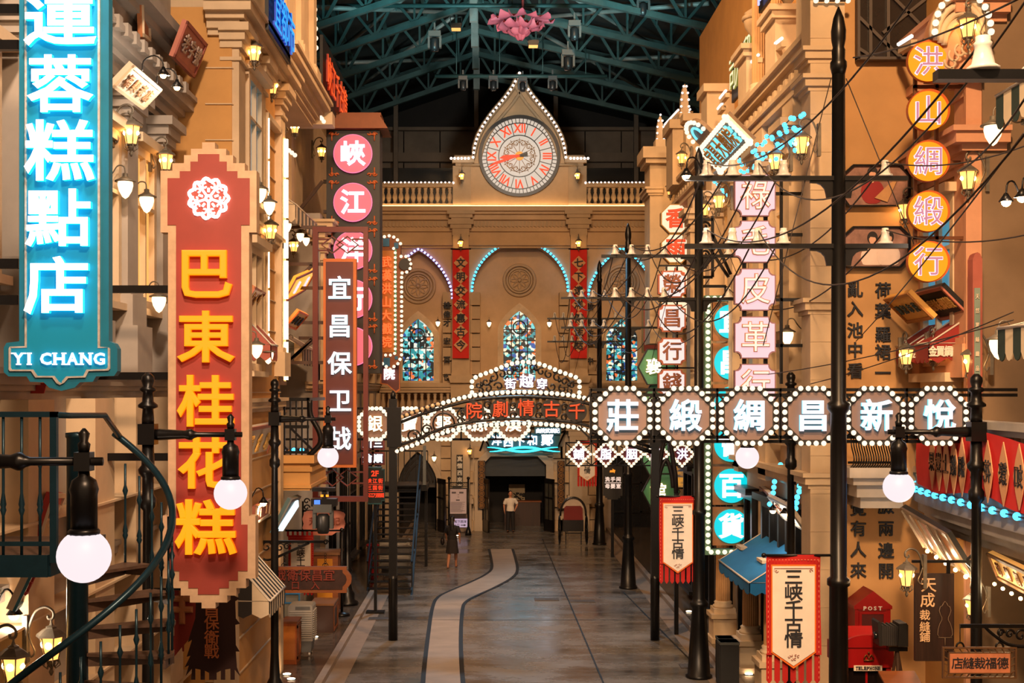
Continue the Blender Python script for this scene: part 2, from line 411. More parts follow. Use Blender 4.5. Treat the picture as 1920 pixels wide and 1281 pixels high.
for k, (xa, da, xb, db) in enumerate(((-6.5, 44, -1, 51), (-6.5, 51, -1, 44), (-7, 51, -1, 58), (1, 51, 7.5, 44), (.5, 44, 7, 51), (1, 51, 7.5, 58), (1, 58, 7.5, 51), (-7, 58, -1.5, 51))):
    m_ = MB(); m_.tube([(xa, da, roofz(xa)-.3), (xb, db, roofz(xb)-.3)], .09, 6)
    m_.build('roof_brace', mat('pale_grey_steel', (120, 132, 130)), None, 'diagonal grey tube brace between two roof trusses', 'brace', 'diagonal tube braces in the roof')
for k, (xa, xb, d, y) in enumerate(((-6, 6.5, 46, 11), (-2.2, 4.6, 50.5, 143))):
    z = EYE+(CY-y)*d/F; m_ = MB().tube([(xa, d, z), (xb, d, z)], .08, 8)
    for q in range(12 if k == 0 else 4):
        x = xa+(xb-xa)*(q+.5)/(12 if k == 0 else 4); m_.tube([(x, d, z), (x, d, roofz(x)-.9)], .02, 5)
    m_.build('lighting_bar', steel, None, ['horizontal lighting bar spanning the hall above the rose', 'short lighting bar carrying four moving head lights over the clock gable'][k], 'lighting bar')
# moving heads and floods
grey = mat('charcoal_plastic', (66, 70, 70), .45, var=.15); lensm = mat('dark_lens', (20, 26, 30), .1, var=0)
def moving_head(px, py, d, s, label):
    c = P(px, py, d); t = thing('moving_head_light', label, 'stage light', c, 'moving head lights in the roof')
    MB().box(c.x-.28*s, c.x+.28*s, c.y-.2*s, c.y+.2*s, c.z+.25*s, c.z+.5*s).build('base', grey, t)
    for q in (-1, 1): MB().box(c.x+q*.26*s-.05*s, c.x+q*.26*s+.05*s, c.y-.12*s, c.y+.12*s, c.z-.25*s, c.z+.3*s).build('yoke', grey, t)
    MB().lathe([(.14*s, .2*s), (.2*s, .12*s), (.2*s, -.2*s), (.17*s, -.38*s)], c, 14).build('head', mat('black_plastic', (30, 32, 34), .4), t)
    MB().lathe([(.15*s, -.4*s), (.15*s, -.37*s)], c, 14).build('lens', lensm, t)
    MB().box(c.x-.03, c.x+.03, c.y-.03, c.y+.03, c.z+.5*s, c.z+.9*s).build('clamp', grey, t)
for px, py, d, s, l in ((868, 158, 50.5, 1, 'moving head light under the short bar, nearest the yellow parapet'), (925, 158, 50.5, 1, 'moving head light under the short bar, second from the ridge post'), (980, 160, 50.5, 1, 'moving head light hanging in front of the tip of the clock gable'), (1036, 158, 50.5, 1, 'moving head light at the end of the short bar past the gable tip'),
    (815, 80, 45, 1.25, 'larger moving head light hanging below the ridge on the side of the orange letters'), (1065, 115, 45, 1.25, 'larger moving head light hanging below the pink rose'), (1077, 60, 44, 1.2, 'slim teal lit moving head light beside the pink rose'), (1206, 14, 44, 1.2, 'moving head light hanging at the top edge over the street')):
    moving_head(px, py, d, s*.62, l)
for px, py, l in ((855, 48, 'small warm flood light under the roof beside the pink rose'), (1000, 80, 'small warm flood light just under the pink rose')):
    c = P(px, py, 45.5); t = thing('flood_light', l, 'flood light', c)
    MB().prism([c+V(q) for q in ((-.2, 0, .1), (.2, 0, .1), (.17, 0, -.08), (-.17, 0, -.08))], (0, .3, 0)).build('housing', black, t)
    MB().box(c.x-.16, c.x+.16, c.y-.01, c.y+.28, c.z-.12, c.z-.085).build('glass', glow('amber_flood_glass', (255, 170, 90), 1.5), t)
    MB().tube([c+V((-.2, .15, .05)), c+V((-.2, .15, .35)), c+V((.2, .15, .35)), c+V((.2, .15, .05))], .02, 5).build('bracket', black, t)
# hanging pink rose
pink = mat('pink_petal_fabric', (206, 84, 98), .6, var=.2, scale=3)
c = P(976, 44, 45); t = thing('hanging_rose', 'giant pink fabric rose hanging under the steel roof', 'rose sculpture', c)
rr = random.Random(3)
for ring_, n_, rad, tilt, sz in ((0, 8, .95, .05, .62), (1, 7, .62, -.12, .52), (2, 6, .34, -.2, .4), (3, 4, .14, -.24, .28)):
    for k in range(n_):
        a = 2*PI*k/n_+ring_*.45+rr.uniform(-.15, .15); ca, sa = math.cos(a), math.sin(a); mb = MB(); vs_ = []; fs_ = []
        NU, NV = 9, 7
        for i in range(NU):
            for j in range(NV):
                u_ = -1+2*i/(NU-1); v_ = j/(NV-1)
                wv = sz*(1-.35*v_*v_)*math.sqrt(max(.05, 1-.55*abs(u_)**3)); out = rad*.45+v_*sz*(1.15-.25*ring_)+.1*math.sin(3*u_+k)*v_
                tan = u_*wv*(.5+.6*v_); up = tilt*1.5+.42*v_*v_*(1 if ring_ else .7)-.4*v_*(1-ring_*.28)+.12*math.sin(5*u_+2*k)*v_*v_+.1*u_*u_
                out -= u_*u_*.25*sz
                vs_.append(c+V((ca*out-sa*tan, sa*out+ca*tan, up*.95-.12*ring_+.1)))
        for i in range(NU-1):
            for j in range(NV-1): fs_.append((i*NV+j, (i+1)*NV+j, (i+1)*NV+j+1, i*NV+j+1))
        mb.add(vs_, fs_, 0, True); mb.build('petal', pink, t)
MB().tube([c+V((.1, 0, .2)), c+V((.05, 0, 1.5))], .05, 6).build('hanger', mat('red_hanger_rod', (120, 30, 30)), t)
# ================================================================ facade closing the street (55 m away)
FY = 55.0
def fp(pts, d, dep, mb=None): mb = mb or MB(); mb.prism(PX(pts, d), (0, dep, 0)); return mb
facm = mat('facade_plaster', (205, 172, 134), .8, var=.16, scale=.9, bump=.06)
facg = mat('facade_grey_stone', (190, 164, 132), .8, var=.14, scale=1.5)
def arch(cx, w, spring, top, n=14, pointed=.0):
    pts = []
    for k in range(n+1):
        a = PI*k/n; x = -math.cos(a); y = math.sin(a)
        if pointed: y = y*(1-pointed)+pointed*(1-abs(x))
        pts.append((cx+x*w, spring-(spring-top)*y))
    return pts
AL = arch(785, 63, 562, 470, 16, .35); AC = arch(975, 90, 548, 453, 20, .1); AR = arch(1166, 63, 562, 468, 16, .35)
def spandrel(A, x0, x1, top, bottom):
    return [(x0, bottom), (x0, top), (x1, top), (x1, bottom), (A[-1][0], bottom)]+list(reversed(A))+[(A[0][0], bottom)]
mb = MB()
mb.prism(PX(spandrel(AL, 690, 865, 460, 782), FY), (0, .7, 0)); mb.prism(PX(spandrel(AC, 865, 1085, 460, 782), FY), (0, .7, 0)); mb.prism(PX(spandrel(AR, 1085, 1262, 460, 782), FY), (0, .7, 0))
structure('wall_facade', mb, facm)
structure('wall_facade_recess', fp([(690, 440), (1262, 440), (1262, 790), (690, 790)], FY+.7, .3), facm)
mb = fp([(700, 388), (1262, 388), (1262, 462), (700, 462)], FY-.1, 1)    # entablature
for y0, y1, pr_ in ((386, 395, .55), (395, 401, .4), (401, 412, .25), (428, 434, .3), (434, 450, .18), (450, 460, .28), (460, 465, .14)):
    fp([(700, y0), (1262, y0), (1262, y1), (700, y1)], FY-pr_, pr_, mb)
structure('trim_1', mb, facm)
mb = MB()
for x in range(702, 1262, 7): fp([(x, 414), (x+5, 416), (x+3, 426), (x-2, 424)], FY-.16, .08, mb)
structure('trim_2', mb, facg)
mb = MB()
for cx in (864, 1085):
    for y0, y1, h in ((394, 401, 26), (401, 408, 22), (408, 414, 18), (411, 420, 24), (420, 428, 20), (428, 441, 16), (441, 448, 13), (414, 460, 15), (460, 560, 15), (560, 782, 17), (712, 722, 21), (700, 712, 18)):
        fp([(cx-h, y0), (cx+h, y0), (cx+h, y1), (cx-h, y1)], FY-.55-(.012*(h-15)), .6, mb)
structure('trim_3', mb, facg)
# quoin blocks in the arch jambs
mb = MB()
for cx in (839, 891, 1058, 1110):
    for k in range(9):
        y = 548+26*k; dd = FY+.05 if k % 2 else FY-.1
        fp([(cx-9, y), (cx+9, y), (cx+9, y+24), (cx-9, y+24)], dd, .7, mb)
structure('trim_4', mb, facg)
# gable with the clock
half = [(0, 138), (6, 150), (14, 165), (25, 181), (40, 199), (55, 217), (68, 236), (78, 256), (84, 276), (87, 296), (122, 296), (122, 304), (116, 308), (112, 312), (112, 388)]
og = [(974-x, y) for x, y in half]+[(974+x, y) for x, y in reversed(half)][:-1]
structure('wall_gable', fp(og, FY-.25, 1.4), facm)
rim = [(974-x, y) for x, y in half[:10]]
mb = MB()
for sgn in (-1, 1):
    crv = [P(974+sgn*x, y, FY-.35) for x, y in half[:11]]
    mb.tube(crv, .14, 6); mb.tube([p+V((-sgn*.28, 0, -.3)) for p in crv], .07, 6)
    fp([(974+sgn*85, 299), (974+sgn*126, 299), (974+sgn*126, 305), (974+sgn*85, 305)], FY-.5, .4, mb); fp([(974+sgn*88, 305), (974+sgn*120, 305), (974+sgn*120, 311), (974+sgn*88, 311)], FY-.38, .3, mb)
structure('trim_5', mb, facg)
mb = MB()
for cx in (866, 1083): fp([(cx-17, 311), (cx+17, 311), (cx+17, 388), (cx-17, 388)], FY-.32, .3, mb)
structure('trim_6', mb, facg)
t = thing('bulb_string', 'string of white bulbs tracing the pointed ogee gable around the clock', 'light string', P(974, 138, FY-.5))
gp = [P(974-x, y, FY-.55) for x, y in half[:10]]
MB().tube(gp, .03, 5).build('cable', cable, t); MB().tube([P(974+x, y, FY-.55) for x, y in half[:10]], .03, 5).build('cable', cable, t)
crv = smooth_curve([P(974-x, y-1, FY-.55) for x, y in half[:10]], 5); bulbs(t, along(crv, .2)+[P(846+6.5*k, 297, FY-.6) for k in range(6)], .062, whitebulb)
crv = smooth_curve([P(974+x, y-1, FY-.55) for x, y in half[:10]], 5); bulbs(t, along(crv, .2)+[P(1070+6.5*k, 297, FY-.6) for k in range(6)], .062, whitebulb)
def bulb_run(name, label, pts, step, r, m, d=None, group=None):
    t = thing(name, label, 'light string', pts[0], group); MB().tube(pts, r*.35, 5).build('cable', cable, t); bulbs(t, along(pts, step), r, m); return t
bulb_run('bulb_string', 'row of white bulbs along the parapet rail beside the dark pink circle tower', PX([(714, 343), (850, 343)], FY-.3), W(7.4, FY), .06, whitebulb)
bulb_run('bulb_string', 'row of white bulbs along the parapet rail on the side of the octagonal hanging signs', PX([(1098, 343), (1236, 343)], FY-.3), W(7.4, FY), .06, whitebulb)
bulb_run('bulb_string', 'cyan and blue bulbs outlining the wide central arch of the facade', smooth_curve([P(x, y-3, FY-.08) for x, y in AC], 3), W(7.2, FY), .055, bluebulb)
bulb_run('bulb_string', 'violet blue bulbs outlining the arch beside the yellow theatre sign', smooth_curve([P(x, y-3, FY-.08) for x, y in AL[5:]], 3), W(7.2, FY), .055, purplebulb)
bulb_run('bulb_string', 'blue bulbs outlining the arch behind the utility poles', smooth_curve([P(x, y-3, FY-.08) for x, y in AR], 3), W(7.2, FY), .055, bluebulb)
structure('trim_7', fp([(700, 385.5), (1262, 385.5), (1262, 387), (700, 387)], FY-.42, .04), ledwarm)
# balustrades
bal = MB().lathe([(.09, 0), (.09, .06), (.06, .1), (.115, .34), (.1, .45), (.055, .62), (.075, .7), (.06, .76), (.09, .8), (.09, .88)], (0, 0, 0), 10)
balme = None
def balustrade(x0, x1, ytop, ybot, d, n, label):
    a, b = P(x0, ytop, d), P(x1, ybot, d); t = thing('stone_balustrade', label, 'balustrade', ((a.x+b.x)/2, d, b.z), 'stone balustrades on the facade')
    h = a.z-b.z; global balme
    MB().box(a.x, b.x, d-.16, d+.16, b.z, b.z+.1*h).build('bottom_rail', facg, t)
    MB().box(a.x, b.x, d-.2, d+.2, a.z-.16*h, a.z).box(a.x, b.x, d-.25, d+.25, a.z-.06*h, a.z+.02).build('top_rail', facg, t)
    for k in range(n):
        x = a.x+(b.x-a.x)*(k+.5)/n
        if balme is None:
            o = MB().lathe([(r, z) for r, z in ((.09, 0), (.09, .06), (.06, .1), (.115, .34), (.1, .45), (.055, .62), (.075, .7), (.06, .76), (.09, .8), (.09, .88))], (0, 0, 0), 10).build('baluster', facg); balme = o.data
        else: o = bpy.data.objects.new('baluster', balme); COL.objects.link(o)
        o.parent = t; o.location = (x-t.location.x, 0, .1*h); o.scale = (1, 1, .74*h/.88)
balustrade(712, 849, 345, 387, FY-.1, 12, 'upper stone balustrade on the parapet beside the pink circle tower')
balustrade(1099, 1236, 345, 387, FY-.1, 12, 'upper stone balustrade on the parapet on the side of the utility poles')
balustrade(712, 846, 728, 780, FY-.5, 11, 'lower stone balustrade under the stained glass beside the yellow sign')
balustrade(882, 1070, 728, 780, FY-.5, 15, 'lower stone balustrade behind the lit arch sign')
balustrade(1102, 1236, 728, 780, FY-.5, 11, 'lower stone balustrade behind the octagon bulb signs')
mb = MB()
for y0, y1, p_ in ((718, 726, .75), (780, 790, .8), (790, 800, .6)): fp([(700, y0), (1262, y0), (1262, y1), (700, y1)], FY-p_, p_+.1, mb)
for cx in (864, 1085): fp([(cx-19, 722), (cx+19, 722), (cx+19, 790), (cx-19, 790)], FY-.9, .8, mb); fp([(cx-24, 704), (cx+24, 704), (cx+20, 718), (cx-20, 718)], FY-.95, .9, mb)
structure('trim_8', mb, facg)
# rosettes
for cx, cy, r in ((784, 537, 31), (974, 526, 29), (1166, 530, 31)):
    c = P(cx, cy, FY+.66); R = W(r, FY); mb = MB(); e1, e2 = V((1, 0, 0)), V((0, 0, 1))
    for q, th in ((1, .07), (.8, .05), (.66, .04)): mb.tube([c+e1*(R*q*math.cos(2*PI*k/36))+e2*(R*q*math.sin(2*PI*k/36)) for k in range(36)], th, 6, closed=True)
    for k in range(8):
        a = 2*PI*k/8; p = c+e1*(R*.36*math.cos(a))+e2*(R*.36*math.sin(a)); q_ = c+e1*(R*.58*math.cos(a))+e2*(R*.58*math.sin(a))
        u_ = e1*math.cos(a)+e2*math.sin(a); v_ = -e1*math.sin(a)+e2*math.cos(a)
        mb.tube([p+u_*(R*.2*math.cos(2*PI*j/12))+v_*(R*.1*math.sin(2*PI*j/12)) for j in range(12)], .025, 5, closed=True)
        mb.sphere(q_, R*.07, 8, 5)
    mb.sphere(c, R*.12, 10, 6)
    structure('trim_9', mb, facg)
# stained glass windows
def stained():
    m = mat('stained_glass', (40, 60, 66), .2, var=0); nt = m.node_tree; L = nt.links; b = nt.nodes['Principled BSDF']
    tc = nt.nodes.new('ShaderNodeTexCoord'); vo = nt.nodes.new('ShaderNodeTexVoronoi'); vo.inputs['Scale'].default_value = 7.5; L.new(tc.outputs['Object'], vo.inputs[0])
    sx = nt.nodes.new('ShaderNodeSeparateColor'); L.new(vo.outputs['Color'], sx.inputs[0]); r = nt.nodes.new('ShaderNodeValToRGB'); r.color_ramp.interpolation = 'CONSTANT'; L.new(sx.outputs[0], r.inputs[0])
    e = r.color_ramp.elements; e[0].position = 0; e[0].color = (*S(16, 30, 34), 1); e[1].position = .3; e[1].color = (*S(40, 130, 140), 1)
    for p_, c_ in ((.5, (90, 190, 200)), (.62, (200, 214, 210)), (.76, (40, 80, 150)), (.86, (220, 110, 60)), (.93, (240, 225, 190))):
        q = e.new(p_); q.color = (*S(*c_), 1)
    L.new(r.outputs[0], b.inputs['Base Color']); L.new(r.outputs[0], b.inputs['Emission Color']); b.inputs['Emission Strength'].default_value = .75
    m.cycles.emission_sampling = 'NONE'; return m
sg = stained(); lead = mat('dark_lead', (24, 22, 22), .5)
def lancet(cx, w, spring, top, bottom): return arch(cx, w, spring, top, 14, .55)+[(cx+w, bottom), (cx-w, bottom)]
for i, (cx, w_, top, sp) in enumerate(((784, 29, 598, 632), (974, 30, 583, 618), (1166, 29, 598, 632))):
    A = lancet(cx, w_, sp, top, 716); win = fp(A, FY+.62, .05).build('window_%d' % (i+1), sg, kind='structure')
    O = lancet(cx, w_+8, sp, top-11, 716); f_ = MB().ring(PX(O, FY+.5), PX(A, FY+.5), (0, .2, 0)); O2 = lancet(cx, w_+11, sp, top-15, 716)
    f_.ring(PX(O2, FY+.58), PX(O, FY+.58), (0, .12, 0)); fp([(cx-w_-12, 714), (cx+w_+12, 714), (cx+w_+12, 720), (cx-w_-12, 720)], FY+.3, .4, f_)
    f_.build('window_frame', mat('window_moulding', (214, 190, 158), .7), win)
    b_ = MB()
    for k in (-1, 0, 1): b_.prism(PX([(cx+k*w_/2-.9, 714), (cx+k*w_/2-.9, sp-(sp-top)*(.95 if k == 0 else .55)), (cx+k*w_/2+.9, sp-(sp-top)*(.95 if k == 0 else .55)), (cx+k*w_/2+.9, 714)], FY+.57), (0, .05, 0))
    for y in range(sp, 712, 21): b_.prism(PX([(cx-w_, y-.9), (cx+w_, y-.9), (cx+w_, y+.9), (cx-w_, y+.9)], FY+.57), (0, .05, 0))
    b_.tube(PX([(cx+12*math.cos(2*PI*k/20), sp-4-12*math.sin(2*PI*k/20)) for k in range(20)], FY+.58), .03, 5, closed=True)
    b_.build('glazing_bar', lead, win)
# lower storey wall with three openings
lo = mat('facade_lower_stone', (188, 170, 148), .8, var=.14, scale=1.2)
DL = arch(783, 36, 905, 847, 14, .45)
mb = MB(); mb.prism(PX([(690, 1002), (690, 786), (826, 786), (826, 1002), (819, 1002)]+list(reversed(DL))+[(747, 1002)], FY), (0, .6, 0))
mb.prism(PX([(826, 1002), (826, 786), (1100, 786), (1100, 1002), (1024, 1002), (1024, 872), (1008, 856), (920, 856), (904, 872), (904, 1002)], FY), (0, .6, 0))
mb.prism(PX([(1100, 1002), (1100, 786), (1262, 786), (1262, 1002), (1230, 1002), (1230, 850), (1146, 850), (1146, 1002)], FY), (0, .6, 0))
structure('wall_facade_lower', mb, lo)
mb = MB(); O = arch(783, 46, 905, 833, 14, .45)+[(829, 1000), (737, 1000)]; I = DL+[(819, 1000), (747, 1000)]; mb.ring(PX(O, FY-.12), PX(I, FY-.12), (0, .2, 0))
O = arch(783, 41, 905, 840, 14, .45)+[(824, 1000), (742, 1000)]; mb.ring(PX(O, FY-.2), PX(I, FY-.2), (0, .2, 0))
pO = [(890, 1002), (890, 868), (912, 846), (1016, 846), (1038, 868), (1038, 1002)]; pI = [(904, 1002), (904, 872), (920, 856), (1008, 856), (1024, 872), (1024, 1002)]
mb.ring(PX(pO, FY-.25), PX(pI, FY-.25), (0, .3, 0))
for cx in (864, 1085):
    for y0, y1, h in ((800, 808, 24), (808, 818, 19), (818, 930, 17), (930, 936, 21), (936, 945, 24), (945, 1002, 20)): fp([(cx-h, y0), (cx+h, y0), (cx+h, y1), (cx-h, y1)], FY-.5-.008*h, .6, mb)
structure('trim_10', mb, lo)
mb = MB()
for cx in (836, 878, 898, 1046, 1060, 1112):
    for k in range(8):
        if k % 2 or cx in (836, 1112): fp([(cx-9, 815+23*k), (cx+9, 815+23*k), (cx+9, 836+23*k), (cx-9, 836+23*k)], FY-.14-(.06 if k % 2 else 0), .2, mb)
structure('trim_11', mb, facg)
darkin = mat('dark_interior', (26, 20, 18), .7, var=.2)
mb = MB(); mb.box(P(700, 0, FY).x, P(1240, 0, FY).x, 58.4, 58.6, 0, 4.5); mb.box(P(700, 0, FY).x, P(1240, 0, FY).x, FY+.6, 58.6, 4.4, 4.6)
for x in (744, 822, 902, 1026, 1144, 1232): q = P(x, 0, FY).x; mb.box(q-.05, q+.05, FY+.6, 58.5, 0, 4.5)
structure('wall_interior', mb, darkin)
doorm = mat('black_door_paint', (28, 24, 24), .35, var=.2); dglass = mat('door_glass', (88, 84, 74), .15, var=.2)
# arched side door
dm = fp(DL+[(819, 912), (747, 912)], FY+.3, .12).build('door_1', doorm, kind='structure')
g_ = MB()
for s_ in (.8, .62): g_.tube(PX([(783+(x-783)*s_, 908+(y-905)*s_-3) for x, y in DL], FY+.29), .035, 5)
fp([(747, 909), (819, 909), (819, 914), (747, 914)], FY+.25, .1, g_); g_.build('door_panel_moulding', mat('door_moulding', (58, 52, 48)), dm)
def leaf(x0, x1, y0, d0, d1, name):   # open door leaf, hinged at x0/d0, free edge at x1/d1
    a, b = P(x0, 1000, d0), P(x1, 1000, d1); z1 = P(0, y0, FY).z; n_ = V((b-a).yx.to_3d()); n_ = V((n_.x, -n_.y, 0)).normalized()*.06; hz = V((0, 0, 1))
    a.z = b.z = .02; m_ = MB(); w_ = b-a
    m_.obox(a, w_*.12, n_, hz*z1); m_.obox(a+w_*.88, w_*.12, n_, hz*z1); m_.obox(a, w_, n_, hz*.5); m_.obox(a+hz*(z1-.2), w_, n_, hz*.2); m_.obox(a+hz*1.4, w_, n_, hz*.06); m_.obox(a+w_*.47, w_*.06, n_, hz*z1)
    o = m_.build(name, doorm, kind='structure'); MB().obox(a+w_*.12+n_*.4+hz*.5, w_*.76, n_*.2, hz*(z1-.7)).build('door_glass', dglass, o)
    q = a+w_*.85-V((0, .08, 0)); MB().tube([q+hz*.9, q+hz*.9-V((0, .05, 0)), q+hz*1.5-V((0, .05, 0)), q+hz*1.5], .02, 6).build('door_handle', mat('brushed_handle', (120, 116, 110), .3, .9), o)
leaf(819, 836, 897, FY, FY-1.1, 'door_2'); leaf(747, 738, 897, FY, FY-.9, 'door_3')
leaf(906, 918, 897, FY-.1, FY-1.0, 'door_4'); leaf(1022, 1040, 897, FY-.1, FY-1.0, 'door_5')
fp([(906, 856), (1022, 856), (1022, 893), (906, 893)], FY+.25, .08).build('door_6', mat('transom_panel', (32, 40, 46), .35), kind='structure')
MB().box(P(722, 0, FY).x+3.2, P(722, 0, FY).x+3.26, 56, 56.05, .1, 3.2).build('blue_lit_panel', glow('blue_light_panel', (20, 70, 220), 1.2), None, 'tall thin blue lit panel inside the dark arched side door', 'light panel')
# inside the portal: painted scroll, lamp
c = P(969, 930, 57.6); t = thing('wall_picture', 'pale ink picture of a pine on the wall inside the dark central doorway', 'picture', c)
MB().box(c.x-.36, c.x+.36, c.y, c.y+.03, c.z-.5, c.z+.52).build('paper', mat('aged_paper', (190, 172, 140), .8), t)
m_ = MB(); rr = random.Random(5)
for k in range(14): m_.sphere((c.x+.16+rr.uniform(-.22, .16), c.y-.005, c.z+.0+rr.uniform(-.2, .14)), rr.uniform(.04, .09), 8, 5, sc=(1, .08, .55))
m_.tube([c+V((.3, -.01, -.42)), c+V((.2, -.01, -.2)), c+V((.05, -.01, -.05)), c+V((-.15, -.01, .12))], .025, 5); m_.build('ink_pine', mat('black_ink', (40, 38, 34), .7), t)
c = P(977, 958, 57); t = thing('table_lamp', 'small glowing lamp on the dark counter inside the central doorway', 'lamp', c)
MB().sphere(c, .06, 10, 6).build('bulb', glow('candle_bulb', (255, 170, 80), 8, 'FRONT'), t); MB().lathe([(.09, -.16), (.03, -.12), (.03, -.05)], c, 10).build('base', black, t)
t = thing('counter', 'dark carved wooden counter inside the central doorway', 'counter', (P(975, 0, 57).x, 57.1, 0))
MB().box(t.location.x-.7, t.location.x+.9, 56.9, 57.4, 0, 1.05).build('cabinet', darkwood, t); MB().box(t.location.x-.75, t.location.x+.95, 56.85, 57.45, 1.05, 1.1).build('top', brownw, t)
# dark shop window at the foot of the facade
w4 = fp([(1146, 850), (1230, 850), (1230, 1002), (1146, 1002)], FY+.35, .05).build('window_4', mat('shop_glass', (30, 32, 36), .08), kind='structure')
m_ = MB()
for x in (1147, 1174, 1202, 1229): fp([(x-1.5, 850), (x+1.5, 850), (x+1.5, 1000), (x-1.5, 1000)], FY+.25, .1, m_)
for y in (852, 905, 960, 998): fp([(1146, y-1.5), (1230, y-1.5), (1230, y+1.5), (1146, y+1.5)], FY+.25, .1, m_)
m_.build('window_frame', black, w4)
# ================================================================ clock
c = P(974, 293, FY-.3); t = thing('wall_clock', 'big round clock with glowing red roman numerals in the gable', 'clock', c)
e1, e2 = V((1, 0, 0)), V((0, 0, 1)); R = W(76, FY)
def cir(rad, n=64): return [c+e1*(rad*math.cos(2*PI*k/n))+e2*(rad*math.sin(2*PI*k/n)) for k in range(n)]
MB().ring(cir(R), cir(R*.92), (0, -.14, 0)).build('bezel', mat('black_clock_iron', (30, 24, 22), .4), t)
facec = glow('lit_clock_face', (226, 208, 190), .8, base=(226, 214, 200))
MB().disc(c+V((0, -.02, 0)), R*.93, .02, 64).build('dial', facec, t)
m_ = MB()
for rad in (.82, .52): m_.ring(cir(R*rad), cir(R*(rad-.022)), (0, -.06, 0))
for k in range(60):
    a = 2*PI*k/60; u_ = e1*math.cos(a)+e2*math.sin(a); m_.bar(c+u_*R*.82+V((0, -.04, 0)), c+u_*R*.92+V((0, -.04, 0)), .03)
for k in range(12):
    a = 2*PI*(k+.5)/12; u_ = e1*math.cos(a)+e2*math.sin(a); m_.bar(c+u_*R*.51+V((0, -.04, 0)), c+u_*R*.81+V((0, -.04, 0)), .03)
m_.build('minute_track', mat('black_clock_iron', (30, 24, 22)), t)
m_ = MB()
for k in range(12):
    a = 2*PI*k/12; u_ = e1*math.cos(a)+e2*math.sin(a); v_ = -e1*math.sin(a)+e2*math.cos(a); q = c+V((0, -.05, 0))
    if k % 2:
        for s_ in (-1, 1): m_.tube(spiral(q+u_*R*.3+v_*s_*R*.08, R*.085, R*.02, -PI/2 if s_ > 0 else PI/2, s_*2.2*PI, u_, v_), .012, 5)
    m_.tube([q+u_*R*.12, q+u_*R*.44], .012, 5)
    m_.tube([q+u_*R*.2+(u_*math.cos(b)+v_*math.sin(b))*R*.2 for b in [PI*j/8-PI/2 for j in range(9)]], .012, 5)
m_.build('scrollwork', mat('tan_scroll_paint', (178, 132, 80), .6), t)
neonred = glow('red_neon', (255, 62, 20), 1.1); neonpale = glow('pale_red_neon', (255, 58, 14), 1.5)
for k, s_ in enumerate(('XII', 'I', 'II', 'III', 'IV', 'V', 'VI', 'VII', 'VIII', 'IX', 'X', 'XI')):
    a = PI/2-2*PI*k/12; n_ = e1*math.cos(a)+e2*math.sin(a); tt = e1*math.sin(a)-e2*math.cos(a)
    if k in (4, 5, 6, 7, 8): n_, tt = n_, tt
    char(s_, c+n_*R*.68+V((0, -.03, 0)), R*.22, neonpale, mat('dark_red_numeral_side', (120, 20, 10), .5), t, bold=.025, ext=.015, name='numeral', u=tt, v=n_, latin=True, wx=.8)
for nm, a, ln, wd in (('hour_hand', 187, .5, .09), ('minute_hand', 198, .78, .06)):
    a = math.radians(a); u_ = e1*math.cos(a)+e2*math.sin(a); v_ = -e1*math.sin(a)+e2*math.cos(a); q = c+V((0, -.16 if nm[0] == 'h' else -.2, 0))
    MB().prism([q-v_*wd*.5, q+u_*R*ln*.75-v_*wd, q+u_*R*ln, q+u_*R*ln*.75+v_*wd, q+v_*wd*.5], (0, -.03, 0)).prism([q-u_*R*.2-v_*wd, q-v_*wd*.6, q+v_*wd*.6, q-u_*R*.2+v_*wd], (0, -.03, 0), 1).build(nm, [neonred, black], t)
MB().disc(c+V((0, -.1, 0)), R*.11, .16, 24).build('hub', mat('brass_hub', (190, 120, 50), .4, .6), t)
# ================================================================ facade banners, boards, writing
def diamond_banner(cx, txt, ys, label):
    c = P(cx, 466, FY-.75); t = thing('cloth_banner', label, 'banner', c, 'tall red banners on the facade')
    mb = MB(); N = 24; vs_ = []
    for i in range(N+1):
        y = 468+(672-468)*i/N
        for j in range(5): p = P(cx-15.5+31*j/4, y, FY-.75); vs_.append(p+V((0, .04*math.sin(i*.6+j), 0)))
    mb.add(vs_, [(i*5+j, i*5+j+1, i*5+j+6, i*5+j+5) for i in range(N) for j in range(4)], 0, True); mb.build('cloth', mat('scarlet_banner_cloth', (206, 34, 26), .8, var=.08), t)
    MB().tube(PX([(cx-19, 467), (cx+19, 467)], FY-.75), .03, 6).build('rod', black, t)
    for ch, y in zip(txt, ys):
        MB().prism([P(x, y_, FY-.82) for x, y_ in ((cx, y-13.4), (cx+13.4, y), (cx, y+13.4), (cx-13.4, y))], (0, .02, 0)).build('diamond_patch', mat('tan_patch', (216, 160, 118), .8, var=.06), t)
        char(ch, P(cx, y, FY-.83), W(15, FY), ink, ink, t, .03, .01)
diamond_banner(864, '文明交流惠古今', (493, 519, 545, 571, 597, 622, 647), 'tall scarlet banner with black writing in diamonds beside the yellow sign')
diamond_banner(1085, '七下遠洋傳佳話', (493, 519, 545, 571, 597, 622, 647), 'tall scarlet banner with black writing in diamonds behind the utility poles')
for cx, txt, ys, who in ((838, '雄偉才宏百世', (573, 590, 606, 640, 675, 708), 'scarlet banner next to the yellow sign'), (1106, '敢冠古吳中', (575, 606, 625, 643, 677), 'scarlet banner behind the utility poles')):
    c = P(cx, 573, FY-.12); t = thing('wall_writing', 'black characters on the grey blocks beside the '+who, 'wall lettering', c)
    for ch, y in zip(txt, ys): char(ch, P(cx, y, FY-.14), W(12, FY), ink, ink, t, .03, .03)
